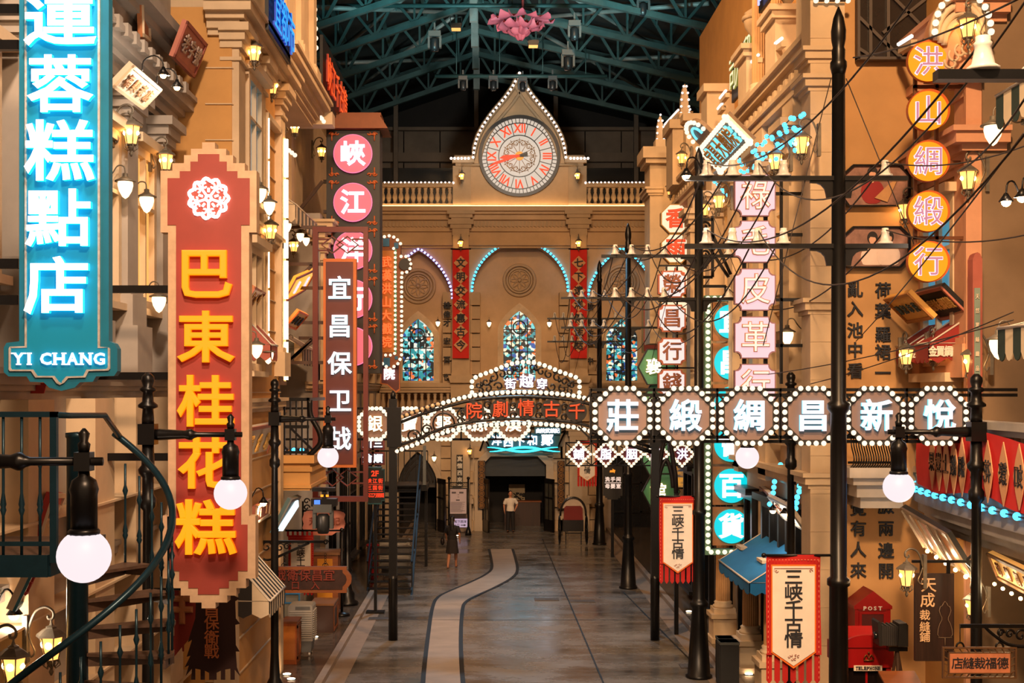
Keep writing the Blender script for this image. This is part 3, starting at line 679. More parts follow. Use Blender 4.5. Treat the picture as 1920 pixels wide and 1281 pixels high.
for cx, side in ((903, 'the noticeboard'), (1052, 'the rickshaw')):
    c = P(cx, 865, FY-.4); t = thing('couplet_board', 'dark door board with ring framed gold characters on the side of '+side, 'sign board', c, 'dark couplet boards at the central doorway')
    MB().prism(PX([(cx-7, 864), (cx+7, 864), (cx+7, 955), (cx-7, 955)], FY-.38), (0, .06, 0)).build('board', mat('dark_lacquer', (40, 24, 22), .35), t)
    for k, ch in enumerate('雲帆高張晝夜星馳' if cx < 1000 else '洪濤接天巨浪如山'):
        q = P(cx, 870+11.2*k, FY-.4); MB().tube([q+V((W(5.2, FY)*math.cos(a), 0, W(5.2, FY)*math.sin(a))) for a in [2*PI*j/18 for j in range(18)]], .015, 5, closed=True).build('gold_ring', mat('dull_gold', (150, 106, 56), .5, .4), t)
        char(ch, q, W(6.5, FY), mat('dull_gold', (150, 106, 56)), mat('dull_gold', (150, 106, 56)), t, .02, .01)
c = P(862, 886, FY-.72); t = thing('couplet_board', 'narrow black board with white characters on the pilaster above the noticeboard', 'sign board', c)
MB().prism(PX([(856, 853), (868, 853), (868, 922), (856, 922)], FY-.72), (0, .1, 0)).build('board', blackboard, t)
for k, ch in enumerate('真懷西來喜'): char(ch, P(862, 861+13*k, FY-.73), W(9, FY), mat('white_paint', (224, 220, 212)), mat('white_paint', (224, 220, 212)), t, .03, .01)
# neon sign over the portal
c = P(980, 826, FY-1.2); t = thing('neon_sign', 'cyan neon sign with two waves hanging over the central doorway', 'neon sign', c)
cyneon = glow('cyan_neon', (50, 215, 245), 1.9, 'FRONT'); whneon = glow('white_neon', (255, 236, 240), 2.6); blpan = mat('teal_sign_panel', (14, 96, 112), .4)
MB().prism(PX([(912, 812), (1052, 812), (1046, 838), (918, 838)], FY-1.1), (0, .25, 0)).build('panel', blpan, t)
for ch, x, y in (('洋', 931, 826), ('西', 953, 829), ('下', 975, 827), ('和', 998, 826), ('鄭', 1026, 825)): char(ch, P(x, y, FY-1.12), W(17 if ch != '鄭' else 20, FY), whneon, cyneon, t, .025, .04)
for k in range(2):
    s_ = 1 if k else -1; MB().tube(PX([(914+6.6*i+k*4, 843+s_*4*math.cos(i*2*PI/20)) for i in range(21)], FY-1.15), [.015+.035*math.sin(PI*i/20) for i in range(21)], 6).build('wave_tube', cyneon, t)
m_ = MB()
for a, b in (((912, 812), (900, 845)), ((1052, 812), (1060, 808)), ((1046, 838), (1060, 808)), ((918, 838), (902, 812))): m_.bar(P(*a, FY-1.0), P(*b, FY-.2), .07)
m_.build('bracket', black, t)
c = P(1026, 808, FY-1.3); t = thing('neon_sign', 'small pale neon name strip just above the cyan wave sign', 'neon sign', c)
MB().prism(PX([(1002, 801), (1052, 801), (1052, 815), (1002, 815)], FY-1.25), (0, .1, 0)).build('panel', blpan, t)
for k, ch in enumerate('曲院武鎮記'): char(ch, P(1009+9*k, 808, FY-1.27), W(8, FY), whneon, cyneon, t, .015, .03)
# ================================================================ side buildings
def wallblock(name, side, X, d0, d1, z0, z1, m, thick=3.0):
    return structure(name, MB().box(min(X, X+side*thick), max(X, X+side*thick), d0, d1, z0, z1), m)
def moulding(mb, side, X, d0, d1, z, steps, ends=True):
    """stack of projecting courses on the street face; steps = (height, projection)"""
    for h, p in steps:
        e = p if ends else 0
        mb.box(min(X-side*p, X+side*.4), max(X-side*p, X+side*.4), d0-e, d1+e, z, z+h); z += h
CORN = ((.1, .08), (.14, .16), (.1, .26), (.16, .4), (.08, .46))
BAND = ((.07, .06), (.12, .12), (.07, .17))
def pilaster(mb, side, X, d, w_, z0, z1, p):
    x0, x1 = sorted((X-side*p, X+side*.2))
    mb.box(x0, x1, d-w_/2, d+w_/2, z0, z1)
    for h0, h1, g in ((0, .5, .1), (.5, .6, .06)): mb.box(x0-(g if side > 0 else 0), x1+(g if side < 0 else 0), d-w_/2-g, d+w_/2+g, z0+h0, z0+h1)
    for h0, h1, g in ((-.62, -.56, .05), (-.4, -.28, .06), (-.28, -.14, .12), (-.14, 0, .2)): mb.box(x0-(g if side > 0 else 0), x1+(g if side < 0 else 0), d-w_/2-g, d+w_/2+g, z1+h0, z1+h1)
WN = [4]
def side_window(side, X, d0, d1, z0, z1, pane, fm):
    WN[0] += 1; n_ = 'window_%d' % WN[0]; xo = X-side*.02
    o = MB().box(min(xo, xo-side*.03), max(xo, xo-side*.03), d0, d1, z0, z1).build(n_, pane, kind='structure')
    m_ = MB(); t_ = .14
    for a in ((d0-t_, d1+t_, z1, z1+t_), (d0-t_, d1+t_, z0-t_, z0), (d0-t_, d0, z0, z1), (d1, d1+t_, z0, z1), ((d0+d1)/2-.03, (d0+d1)/2+.03, z0, z1), (d0, d1, z0+(z1-z0)*.66-.03, z0+(z1-z0)*.66+.03)):
        m_.box(min(X, X-side*.14), max(X, X-side*.14), *a)
    m_.box(min(X, X-side*.3), max(X, X-side*.3), d0-.25, d1+.25, z1+t_, z1+t_+.14); m_.box(min(X, X-side*.24), max(X, X-side*.24), d0-.2, d1+.2, z0-t_-.1, z0-t_)
    m_.build('window_frame', fm, o)
darkpane = mat('dark_window_glass', (34, 36, 40), .08, var=.1); bluepane = mat('blue_dusk_glass', (70, 150, 180), .1, 0, (70, 160, 200), .35, 0)
warmpane = glow('lit_window_glass', (255, 176, 90), 1.1, base=(180, 130, 80))
palemould = mat('pale_moulding', (214, 190, 158), .75, var=.1, scale=2)
# ---- left side, near block A (face X=-5.5, 5..22 m)
wallblock('wall_left_near', -1, -5.5, 4, 22, 0, 15, greyplaster)
mb = MB()
for d in (12.2, 14.6, 17.0, 18.9, 20.9): pilaster(mb, -1, -5.5, d, .55, 6.9, 10.4, .22); mb.box(-5.55, -5.1, d-.4, d+.4, 6.2, 6.95)
moulding(mb, -1, -5.5, 4, 21.8, 6.0, BAND); moulding(mb, -1, -5.5, 4, 21.8, 3.6, BAND)
moulding(mb, -1, -5.5, 4, 21.7, 10.45, CORN); moulding(mb, -1, -5.5, 4, 21.7, 11.1, ((.5, .12), (.12, .3), (.16, .5)))
for k in range(22): mb.box(-5.5, -5.0, 12.2+.42*k, 12.38+.42*k, 10.9, 11.08)
structure('trim_12', mb, mat('grey_moulding', (166, 156, 146), .8, var=.1, scale=2))
mb = MB()
for d in (12.2, 14.6, 17.0, 18.9, 20.9): mb.box(-5.5, -5.12, d-.42, d+.42, .12, 5.9)
for z in (1.2, 2.3, 3.4, 4.5): mb.box(-5.5, -5.08, 4, 21.9, z, z+.03)
structure('trim_13', mb, cream)
for i, d in enumerate((13.4, 15.8, 17.95, 19.9)): side_window(-1, -5.5, d-.5, d+.5, 7.4, 9.6, warmpane if i % 2 else darkpane, palemould)
# ---- left block B: ochre end wall at 22 m and face X=-4.45
wallblock('wall_left_end', -1, -4.45, 22, 27, 0, 12.6, ochre)
mb = MB()
for d in (22.3, 26.7): pilaster(mb, -1, -4.45, d, .55, 6.3, 12.3, .12)
pilaster(mb, -1, -4.45, 24.5, .5, 6.3, 12.3, .1)
moulding(mb, -1, -4.45, 22, 27, 12.1, CORN); moulding(mb, -1, -4.45, 22, 27, 5.6, BAND); moulding(mb, -1, -4.45, 22, 27, 8.9, BAND)
for z in [1.0+.62*k for k in range(18)]: mb.box(-4.9, -4.44, 21.97, 22.03, z, z+.02); mb.box(-4.46, -4.42, 22, 27, z, z+.02)
mb.box(-4.75, -4.38, 26.7, 27.05, 0, 5.6); mb.box(-4.75, -4.38, 21.95, 22.3, 0, 5.6)
structure('trim_14', mb, cream)
mb = MB(); moulding(mb, -1, -4.45, 27, 32, 12.7, CORN); moulding(mb, -1, -4.45, 27, 32, 16.6, CORN)
for d in (27.4, 29.5, 31.6): pilaster(mb, -1, -4.45, d, .5, 13.4, 16.6, .12)
structure('trim_15', mb, cream); wallblock('wall_left_attic', -1, -4.45, 22, 32, 12.6, 17.4, cream)
side_window(-1, -4.45, 23.0, 24.1, 9.6, 11.6, bluepane, palemould); side_window(-1, -4.45, 23.0, 24.1, 6.5, 8.5, darkpane, palemould)
# LED framed tall niche on block B
mb = MB()
for d in (24.85, 26.4): mb.box(-4.46, -4.30, d-.05, d+.05, 6.3, 11.4)
mb.box(-4.46, -4.30, 24.85, 26.4, 11.3, 11.4)
structure('trim_16', mb, palemould)
for k, (d, za, zb) in enumerate(((24.78, 6.3, 11.3), (26.85, 6.2, 11.3))):
    t = thing('led_tube', ['thin glowing light tube up the near edge of the niche beside the red stepped sign', 'bright vertical light tube on the corner between red sign and lattice frame'][k], 'light tube', (-4.3, d, za), 'light tubes on the corner building')
    MB().box(-4.34, -4.30, d-.05, d+.05, za, zb).build('housing', palemould, t); r_ = .016 if k == 0 else .05
    for q in range(6): MB().tube([(-4.29, d-.03, za+(zb-za)*q/6+.03), (-4.29, d-.03, za+(zb-za)*(q+1)/6-.03)], r_, 6).build('light_tube', ledwarm, t)
# ---- left recess and block D (face X=-4.8 from 36 m)
wallblock('wall_left_recess', -1, -5.9, 27, 36, 0, 14, greyplaster)
wallblock('wall_left_grey', -1, -4.8, 36, 55, 0, 11.0, greyplaster)
mb = MB()
moulding(mb, -1, -4.8, 36, 55, 10.2, CORN); moulding(mb, -1, -4.8, 36, 55, 6.0, BAND); moulding(mb, -1, -5.9, 27, 36, 5.2, BAND); moulding(mb, -1, -5.9, 27, 36, 9.4, BAND)
for d in (36.4, 39, 42, 45, 48, 51, 54): pilaster(mb, -1, -4.8, d, .6, 6.3, 10.3, .12); mb.box(-4.9, -4.65, d-.35, d+.35, .1, 5.9)
structure('trim_17', mb, cream)
for i, d in enumerate((37.7, 40.5, 43.5, 46.5, 49.5, 52.5)): side_window(-1, -4.8, d-.6, d+.6, 7, 9.3, warmpane if i % 2 else darkpane, palemould); side_window(-1, -4.8, d-.9, d+.9, .6, 3.6, darkpane, black)
for d in (29, 32, 34.6): side_window(-1, -5.9, d-.7, d+.7, 6.4, 8.8, warmpane if d == 32 else darkpane, palemould)
side_window(-1, -5.9, 28, 30.4, .6, 3.2, warmpane, black); side_window(-1, -5.9, 31.6, 35, .6, 3.2, darkpane, black)
wallblock('wall_left_far', -1, -5.6, 36, 55, 10.9, 15.0, cream)
# obelisk fin with bulbs above block D and tall bulb lit panels on the attic
def finial(base, w_, h, side, label, m=warmbulb, n_=9):
    """tall pointed fin standing on a cornice, edges set with bulbs"""
    b = V(base); t = thing('bulb_finial', label, 'finial', b, 'bulb lit pointed fins on the rooflines')
    pts = [b+V((-w_/2, 0, 0)), b+V((-w_*.42, 0, h*.55)), b+V((-w_*.2, 0, h*.88)), b+V((0, 0, h)), b+V((w_*.2, 0, h*.88)), b+V((w_*.42, 0, h*.55)), b+V((w_/2, 0, 0))]
    MB().prism(pts, (0, .3, 0)).build('fin', cream, t); bulbs(t, [p+V((0, -.06, 0)) for p in along(pts, .2)], .036, m)
    MB().box(b.x-w_*.7, b.x+w_*.7, b.y-.1, b.y+.5, b.z-.35, b.z).build('plinth', palemould, t)
finial(P(579, 211, 35.5), .95, 1.0*W(76, 35.5), -1, 'pointed fin edged with white bulbs beside the orange letters')
mb = MB(); MB
def bulbs_box(label, corners, step, r=.07, m=warmbulb):
    t = thing('bulb_string', label, 'light string', corners[0]); MB().tube(corners, .02, 5).build('cable', cable, t); bulbs(t, along(corners, step), r, m)
bulbs_box('bulbs outlining the attic edge around the blue vertical letters', PX([(588, 0), (590, 20), (592, 95), (572, 100), (570, 60), (568, 0)], 32.0), .25)
bulbs_box('bulb chain running down the corner beside the red stepped sign', PX([(497, 0), (498, 50), (510, 62), (518, 90)], 27.2), .26)
bulbs_box('bulb chain down the attic pier below the blue vertical letters', PX([(517, 20), (519, 90), (522, 135), (523, 190), (525, 212)], 29), .22)
bulbs_box('row of bulbs along the cornice above the blue vertical letters', PX([(535, 3), (548, 6), (575, 4)], 31.5), .18)
bulbs_box('slanting row of white bulbs on the cornice beneath the blue letters', PX([(546, 125), (555, 145), (564, 162)], 30), .1, .06)
bulbs_box('slanting bulbs on the roof edge beside the brown tower cap', PX([(591, 200), (598, 214), (607, 228)], 35), .1, .06)
bulbs_box('slanting row of white bulbs on the ledge above the wall lanterns', PX([(536, 278), (544, 284), (553, 291)], 34), .1, .06)
# ---- right side block B (face X=5.8 from 21.5 to 42 m) with end wall of ochre plaster at 21.5 m
wallblock('wall_right_main', 1, 5.8, 21.4, 38, 0, 12.0, cream)
structure('wall_right_end', MB().box(5.3, 7.4, 21.2, 21.6, 0, 14.2), mat('ochre_end_wall', (196, 150, 98), .8, var=.12, scale=1.2, bump=.04))
mb = MB()
structure('wall_right_top', MB().box(6.2, 9, 22, 38, 12, 16.5), ochre)
for d in (23.4, 26, 28.8, 31.8, 34.8, 37.6):
    pilaster(mb, 1, 5.8, d, .62, 5.4, 10.9, .42); mb.box(5.42, 5.85, d-.42, d+.42, 10.9, 11.4)
    mb.box(5.5, 5.9, d-.36, d+.36, 4.2, 5.4)
moulding(mb, 1, 5.8, 22, 38, 10.95, CORN); moulding(mb, 1, 5.8, 22, 38, 11.75, ((.14, .3), (.12, .42), (.1, .5))); moulding(mb, 1, 5.8, 22, 38, 7.5, BAND); moulding(mb, 1, 5.8, 22, 38, 4.2, ((.1, .1), (.16, .3), (.1, .42)))
for k in range(35): mb.box(5.42, 5.85, 22.2+.45*k, 22.4+.45*k, 11.55, 11.74)
# corner pier
mb.box(5.22, 5.78, 20.9, 21.5, 0, 14.3)
for z in (10.9, 11.35, 7.25, 4.4, 13.9): moulding(mb, 1, 5.24, 20.95, 21.5, z, BAND)
for z in [.6+.62*k for k in range(21)]: mb.box(5.215, 5.785, 20.89, 20.91, z, z+.02)
structure('trim_18', mb, cream)
mb = MB()   # upper pedestals
for d in (22.6, 25.2, 28.0): mb.box(5.5, 6.3, d-.45, d+.45, 12.1, 13.2); mb.box(5.42, 6.3, d-.53, d+.53, 13.2, 13.34); mb.box(5.36, 6.3, d-.6, d+.6, 13.34, 13.45); mb.box(5.46, 6.3, d-.5, d+.5, 12.0, 12.14)
for d in (33, 36.5): mb.box(5.5, 6.3, d-.45, d+.45, 12.1, 13.6); mb.box(5.4, 6.3, d-.55, d+.55, 13.6, 13.8)
structure('trim_19', mb, palemould)
def urn(b, s, label):
    t = thing('stone_urn', label, 'urn', b, 'stone urns on the upper pedestals'); b = V(b)
    MB().lathe([(.2*s, 0), (.2*s, .06*s), (.07*s, .14*s), (.09*s, .2*s), (.24*s, .42*s), (.27*s, .56*s), (.22*s, .62*s), (.25*s, .68*s), (.16*s, .74*s), (.03*s, .82*s)], b, 16).build('bowl', facg, t)
    MB().lathe([(.28*s, .54*s), (.3*s, .58*s), (.28*s, .62*s)], b, 16).build('rim', facg, t)
urn((5.85, 25.2, 13.45), 1.0, 'stone urn on the pedestal between the two bulb columns'); urn((5.85, 28.0, 13.45), 1.2, 'stone urn on the pedestal beside the pale yellow letters'); urn((5.85, 22.6, 13.45), 1, 'stone urn on the pedestal closest to the tall finial pole')
def column(b, r, h, label, cap=True, group='fluted stone columns on the right hand building'):
    b = V(b); t = thing('stone_column', label, 'column', b, None); n_ = 24
    fl = MB(); vs_ = []; prof = [(1, 0), (1.0, .3), (.96, .7), (.88, 1)]
    for q, z in prof:
        for k in range(n_*2): a = PI*k/n_; rr_ = r*q*(1 if k % 2 else .93); vs_.append(b+V((rr_*math.cos(a), rr_*math.sin(a), .25+z*(h-.6))))
    fl.add(vs_, [(i*2*n_+k, i*2*n_+(k+1) % (2*n_), (i+1)*2*n_+(k+1) % (2*n_), (i+1)*2*n_+k) for i in range(3) for k in range(2*n_)]); fl.build('shaft', mat('honey_stone', (196, 152, 104), .7, var=.12, scale=3), t)
    MB().box(b.x-r*1.5, b.x+r*1.5, b.y-r*1.5, b.y+r*1.5, b.z, b.z+.12).lathe([(r*1.4, .12), (r*1.4, .17), (r*1.15, .2), (r*1.25, .25), (r*1.02, .28)], b, 20).build('base', palemould, t)
    m_ = MB().lathe([(r*.9, h-.36), (r*.95, h-.3), (r*1.05, h-.2), (r*1.4, h-.09), (r*1.4, h-.06)], b, 16).box(b.x-r*1.5, b.x+r*1.5, b.y-r*1.5, b.y+r*1.5, b.z+h-.06, b.z+h)
    for q in range(8): a = 2*PI*q/8; m_.sphere(b+V((r*1.2*math.cos(a), r*1.2*math.sin(a), h-.14)), r*.28, 8, 6)
    m_.build('capital', palemould, t)
column((5.62, 26.6, 12.1), .19, 4.2, 'tall round column on the upper storey beside the pale yellow letters'); column((5.95, 26.6, 12.1), .2, 4.2, 'tall round column on the upper storey, closer to the tall pole')
for i, d in enumerate((22.7, 24.9, 27, 30.2)):
    structure('plinth', MB().box(5.2, 5.8, d-.32, d+.32, .1, .75).box(5.15, 5.8, d-.37, d+.37, .68, .78).box(5.15, 5.8, d-.37, d+.37, .1, .22), cream)
    column((5.48, d, .78), .17, 1.95, ['column at street level just behind the big banner', 'street level column second behind the big banner', 'fluted street level column beside the black speaker boxes', 'fluted street level column below the turquoise disc sign'][i])
for d in (24.7, 27.4, 30.3, 33.4, 36.3): side_window(1, 5.8, d-.65, d+.65, 8.1, 10.2, warmpane, palemould); side_window(1, 5.8, d-.65, d+.65, 5.2, 7.0, bluepane if d in (27.4, 36.3) else darkpane, palemould)
for d in (23.8, 26, 28.6, 31.5, 34, 36.8): side_window(1, 5.8, d-.7, d+.7, .5, 3.6, darkpane, black)
# right far block (face X=7.3 from 42 m) and tiers with bulb fins
wallblock('wall_right_far', 1, 7.2, 38, 55, 0, 13, cream)
mb = MB(); moulding(mb, 1, 7.2, 38, 55, 12.2, CORN); moulding(mb, 1, 7.2, 38, 55, 8.2, BAND); moulding(mb, 1, 7.2, 38, 55, 4, BAND)
for d in (39, 43, 46.5, 50, 53.5): pilaster(mb, 1, 7.2, d, .6, 4.5, 12.2, .2)
structure('trim_20', mb, cream)
for d in (41, 44.7, 48.2, 51.7): side_window(1, 7.2, d-.7, d+.7, 9, 11.3, warmpane, palemould); side_window(1, 7.2, d-.7, d+.7, 5, 7.3, darkpane, palemould)
mb = MB(); mb.box(5.05, 7.4, 40.6, 42, 7.5, 13.2); mb.box(4.9, 7.4, 40.4, 42, 13.2, 13.35); mb.box(4.8, 7.4, 40.3, 42, 13.35, 13.7); moulding(mb, 1, 5.05, 40.6, 42, 12.2, BAND); mb.box(5.2, 6.2, 36.6, 37.9, 11.9, 13.7); mb.box(5.1, 6.2, 36.5, 38, 13.5, 13.75); structure('trim_22', mb, cream)
for (bx, by, w_, hpx, d, label) in ((1284, 213, 14, 56, 37.2, 'tall pointed fin edged with white bulbs beside the tilted theatre sign'), (1238, 262, 12, 46, 41.0, 'shorter pointed fin edged with white bulbs near the dark end wall'), (1490, 108, 12, 104, 25.2, 'tall pointed fin edged with white bulbs beside the tall pole finial'), (1346, 205, 9, 40, 33, 'small fin with white bulbs above the tilted theatre sign')):
    finial(P(bx, by, d), W(w_, d)*1.1, W(hpx, d), 1, label, whitebulb)
def led_bar(px0, py0, px1, py1, d0, d1, label, r=.035):
    a, b = P(px0, py0, d0), P(px1, py1, d1); t = thing('led_bar', label, 'light strip', a, 'slanting light strips on the cornices')
    MB().tube([a, b], r, 6).build('light_tube', whitebulb, t); MB().bar(a+V((.04, 0, -.1)), b+V((.04, 0, -.1)), .1).build('housing', palemould, t)
for k, (a, b, c_, e_, d0, d1, l) in enumerate(((1246, 234, 1272, 206, 41, 39, 'light strip on the cornice at the foot of the tall white fin, facing the clock'), (1267, 232, 1276, 222, 40, 39.2, 'short light strip under the tall white fin'), (1281, 218, 1294, 205, 38.8, 37.8, 'light strip on the cornice beside the tall white fin'), (1283, 263, 1294, 252, 38, 37, 'light strip on the lower cornice beside the theatre sign'), (1270, 280, 1280, 268, 38.5, 37.8, 'short light strip above the pole finial'), (1226, 286, 1232, 275, 42, 41.6, 'short light strip under the shorter white fin'), (1234, 272, 1242, 263, 41.5, 41, 'light strip beside the shorter white fin'),
    (1407, 119, 1422, 103, 27.8, 26.4, 'light strip on the ledge under the upper columns'), (1434, 147, 1460, 126, 26, 24.4, 'light strip on the ledge below the bulb fin'), (1452, 83, 1466, 72, 25, 24, 'light strip on the pedestal beside the urn'), (1493, 88, 1519, 66, 23.4, 22.2, 'long light strip on the cornice beside the tall pole'), (1502, 17, 1520, 0, 23.2, 22.2, 'light strip on the topmost cornice beside the tall pole'), (1350, 184, 1361, 170, 31, 30, 'light strip on the pedestal above the theatre sign'), (1346, 204, 1354, 194, 31.5, 30.8, 'short light strip above the theatre sign tab'))):
    led_bar(a, b, c_, e_, d0, d1, l)
bulbs_box('row of bulbs along the cornice of the ochre corner block', PX([(1530, 1), (1560, 1), (1590, 1)], 20.8), .16, .045)
# blue bulb swags on the pilaster capitals
rr = random.Random(11)
for k, (cx, cy, d, l) in enumerate(((1490, 235, 20.7, 'blue bulb cluster on the capital by the tall pole'), (1455, 262, 22.9, 'blue bulb cluster on the second capital behind the tall pole'), (1424, 282, 25.3, 'blue bulb cluster on the capital over the top pink sign'), (1395, 300, 27.4, 'blue bulb cluster on the capital below the tilted theatre sign'), (1352, 350, 31.2, 'blue bulb cluster above the paired wall lanterns'), (1325, 372, 34, 'small blue bulb cluster far along the capitals'))):
    t = thing('bulb_string', l, 'light string', P(cx, cy, d), 'blue bulb clusters on the capitals'); pts = []
    for q in range(16 if k < 4 else 11):
        a = q*.75; pts.append(P(cx+(16-.5*q)*math.cos(a)*20/d*1.1+rr.uniform(-5, 5), cy-22*20/d+q*4.4*20/d+rr.uniform(-6, 6), d-.25+rr.uniform(-.1, .1)))
    MB().tube(pts, .012, 4).build('cable', cable, t); bulbs(t, pts, .042, bluebulb)
for k, (x0, d, l) in enumerate(((1457, 25, 'drooping blue bulb string on the low arch by the turquoise sign'), (1505, 22.6, 'drooping blue bulb string on the low pier next to the slim lamp post'))):
    t = thing('bulb_string', l, 'light string', P(x0, 870, d)); pts = [P(x0-3*q*.6+(6 if q == 0 else 0)+rr.uniform(-2, 2), 872+10.5*q+(8 if k else 0), d) for q in range(8)]
    MB().tube(pts, .01, 4).build('cable', cable, t); bulbs(t, pts, .05, bluebulb)
# ---- right near block A (face X=7.2, 19..21.5 m), end wall at 19 m, nearer building behind the balcony
structure('wall_right_near', MB().box(7.2, 12, 19, 21.5, 0, 15), ochre); structure('wall_right_near_end', MB().box(7.26, 12, 18.9, 19.02, 0, 15), mat('umber_plaster', (128, 104, 80), .85, var=.15, scale=1))
structure('wall_right_side', MB().box(9.2, 12, 2, 19, 0, 15), mat('umber_plaster', (128, 104, 80)))
mb = MB()
pilaster(mb, 1, 7.2, 19.3, .5, 6.2, 11, .12); pilaster(mb, 1, 7.2, 21.2, .5, 6.2, 11, .12); mb.box(7.03, 7.3, 18.93, 19.02, 0, 15)
moulding(mb, 1, 7.2, 19.1, 21.5, 9.3, CORN); moulding(mb, 1, 7.2, 19.1, 21.5, 6.2, BAND); moulding(mb, 1, 7.2, 19.1, 21.5, 11.2, CORN)
structure('trim_21', mb, mat('peach_moulding', (206, 150, 116), .75, var=.1))
side_window(1, 7.2, 19.7, 20.9, 6.9, 8.9, bluepane, palemould); side_window(1, 7.2, 19.7, 20.9, 4.9, 6.0, bluepane, palemould)
# lattice window high in the ochre wall
lw = MB().prism(PX([(1608, -40), (1758, -40), (1758, 110), (1608, 110)], 21.15), (0, .04, 0)).build('window_40', mat('dark_lattice_glass', (38, 32, 30), .25), kind='structure'); m_ = MB()
for a, b in (((1608, 30), (1690, 110)), ((1640, -40), (1758, 80)), ((1655, 62), (1758, -20)), ((1608, 90), (1640, 110)), ((1665, 110), (1665, -40)), ((1632, 110), (1632, -40))): m_.bar(P(*a, 21.12), P(*b, 21.12), .05)
for q in ((1608, -40, 1613, 110), (1608, 106, 1758, 111)): m_.prism(PX([(q[0], q[1]), (q[2], q[1]), (q[2], q[3]), (q[0], q[3])], 21.0), (0, .15, 0))
m_.build('window_frame', mat('grey_lattice', (80, 70, 64), .6), lw)
# arched ornate gable with bulbs up on block A
c = P(1800, 110, 19.0); t = thing('arched_pediment', 'ornate plaster arch edged with bulbs behind the top orange disc', 'pediment', c)
AP = [P(1742+(1-math.cos(PI*k/16))*52, 75-75*math.sin(PI*k/16), 19-.25*k/16) for k in range(17)]
mm = MB()
for s_ in (1, .86, .72, .6): mm.tube([V((c.x+(p.x-c.x)*s_, p.y-.12, c.z+(p.z-c.z)*s_)) for p in AP], .05, 6)
mm.build('arch_moulding', palemould, t)
MB().prism(AP+[P(1846, 150, 18.7), P(1742, 150, 18.95)], (0, .25, 0)).build('tympanum', mat('peach_moulding', (206, 150, 116)), t); bulbs(t, [p+V((0, -.25, .05)) for p in along(AP, .13)], .05, warmbulb)
m_ = MB()
for q in range(9): a = q*PI/8; m_.tube(spiral(V((c.x+.25*math.cos(a), c.y-.3, c.z-.25+.3*math.sin(a))), .11, .03, a, a+4.5, (1, 0, 0), (0, 0, 1), 12), .02, 5)
m_.build('scroll_relief', palemould, t)
led_bar(1685, 83, 1709, 68, 20.7, 19.9, 'light strip on the ledge beside the top orange disc')
# ================================================================ lamp kit
def make_lantern(label):
    t = thing('wall_lantern', label, 'lantern', (0, 0, 0), 'scrolled wall lanterns')
    MB().box(-.02, .03, -.05, .05, -.32, .2).build('wall_plate', bronze, t)
    arm = [(0.02, 0, 0), (.06, 0, .14), (.12, 0, .25), (.22, 0, .29), (.3, 0, .24), (.3, 0, .17), (.25, 0, .16), (.245, 0, .2)]
    MB().tube(smooth_curve(arm, 4), .016, 6).tube(smooth_curve([(.03, 0, 0), (.06, 0, -.1), (.1, 0, -.2), (.06, 0, -.26), (.04, 0, -.2)], 3), .011, 5).tube([(.28, 0, .17), (.28, 0, .05)], .012, 5).build('scroll_arm', bronze, t)
    MB().lathe([(.17, -.03), (.16, -.005), (.1, .04), (.06, .06), (.06, .075), (.025, .09), (.01, .13)], (.28, 0, 0), 6, smooth=False).build('cap', bronze, t)
    am = mat('amber_lantern_glass', (255, 200, 130), .2, 0, (255, 170, 84), 1.5, 0); sh = MB(); sh.lathe([(.125, -.03), (.105, -.12), (.088, -.2), (.075, -.28)], (.28, 0, 0), 6, smooth=False)
    sh.build('glass', am, t); MB().sphere((.28, 0, -.12), .055, 8, 6).sphere((.28, -.085, -.12), .04, 8, 6).sphere((.36, 0, -.12), .04, 8, 6).sphere((.2, 0, -.12), .04, 8, 6).build('bulb', hot, t)
    f_ = MB()
    for k in range(6):
        a = 2*PI*k/6; f_.tube([(.28+.13*math.cos(a), .13*math.sin(a), -.03), (.28+.077*math.cos(a), .077*math.sin(a), -.29)], .008, 4)
        f_.tube([(.28+.08*math.cos(a), .08*math.sin(a), -.26), (.28+.1*math.cos(a), .1*math.sin(a), -.34), (.28+.05*math.cos(a), .05*math.sin(a), -.38), (.28+.03*math.cos(a), .03*math.sin(a), -.33)], .008, 4)
    f_.lathe([(.075, -.3), (.075, -.28), (.08, -.28), (.08, -.3)], (.28, 0, 0), 6).lathe([(.01, -.46), (.028, -.42), (.012, -.38), (.05, -.33), (.05, -.3)], (.28, 0, 0), 8).build('basket', bronze, t)
    return t
LN = None
def lantern(p, rz, label, sc=1.0):
    global LN
    if LN is None: t = make_lantern(label); LN = tree(t); t.location = p; t.rotation_euler = (0, 0, rz); t.scale = (sc,)*3; return
    dup(LN, p, rz, label, sc=sc)
def make_acorn(label):
    t = thing('acorn_lamp', label, 'wall lamp', (0, 0, 0), 'gooseneck acorn lamps')
    MB().lathe([(.04, 0), (.04, .03)], (0, 0, 0), 10, axis=(1, 0, 0)).build('wall_plate', bronze, t)
    MB().tube(smooth_curve([(.02, 0, 0), (.12, 0, 0), (.2, 0, .08), (.27, 0, .18), (.36, 0, .17), (.38, 0, .06)], 4), .01, 6).build('gooseneck', bronze, t)
    MB().lathe([(.15, -.05), (.15, -.035), (.08, .0), (.04, .03), (.04, .07), (.015, .08)], (.38, 0, 0), 14).build('cap', bronze, t)
    MB().lathe([(.005, -.29), (.045, -.26), (.09, -.18), (.11, -.1), (.105, -.05)], (.38, 0, 0), 14).build('shade', lampglass, t)
    return t
AN = None
def acorn(px, py, d, rz, label, sc=1.0):
    """px,py is the centre of the glowing shade"""
    global AN
    q = P(px, py, d); off = Matrix.Rotation(rz, 3, 'Z')@V((.38*sc, 0, -.17*sc)); p = q-off
    if AN is None: t = make_acorn(label); AN = tree(t); t.location = p; t.rotation_euler = (0, 0, rz); t.scale = (sc,)*3; return
    dup(AN, p, rz, label, sc=sc)
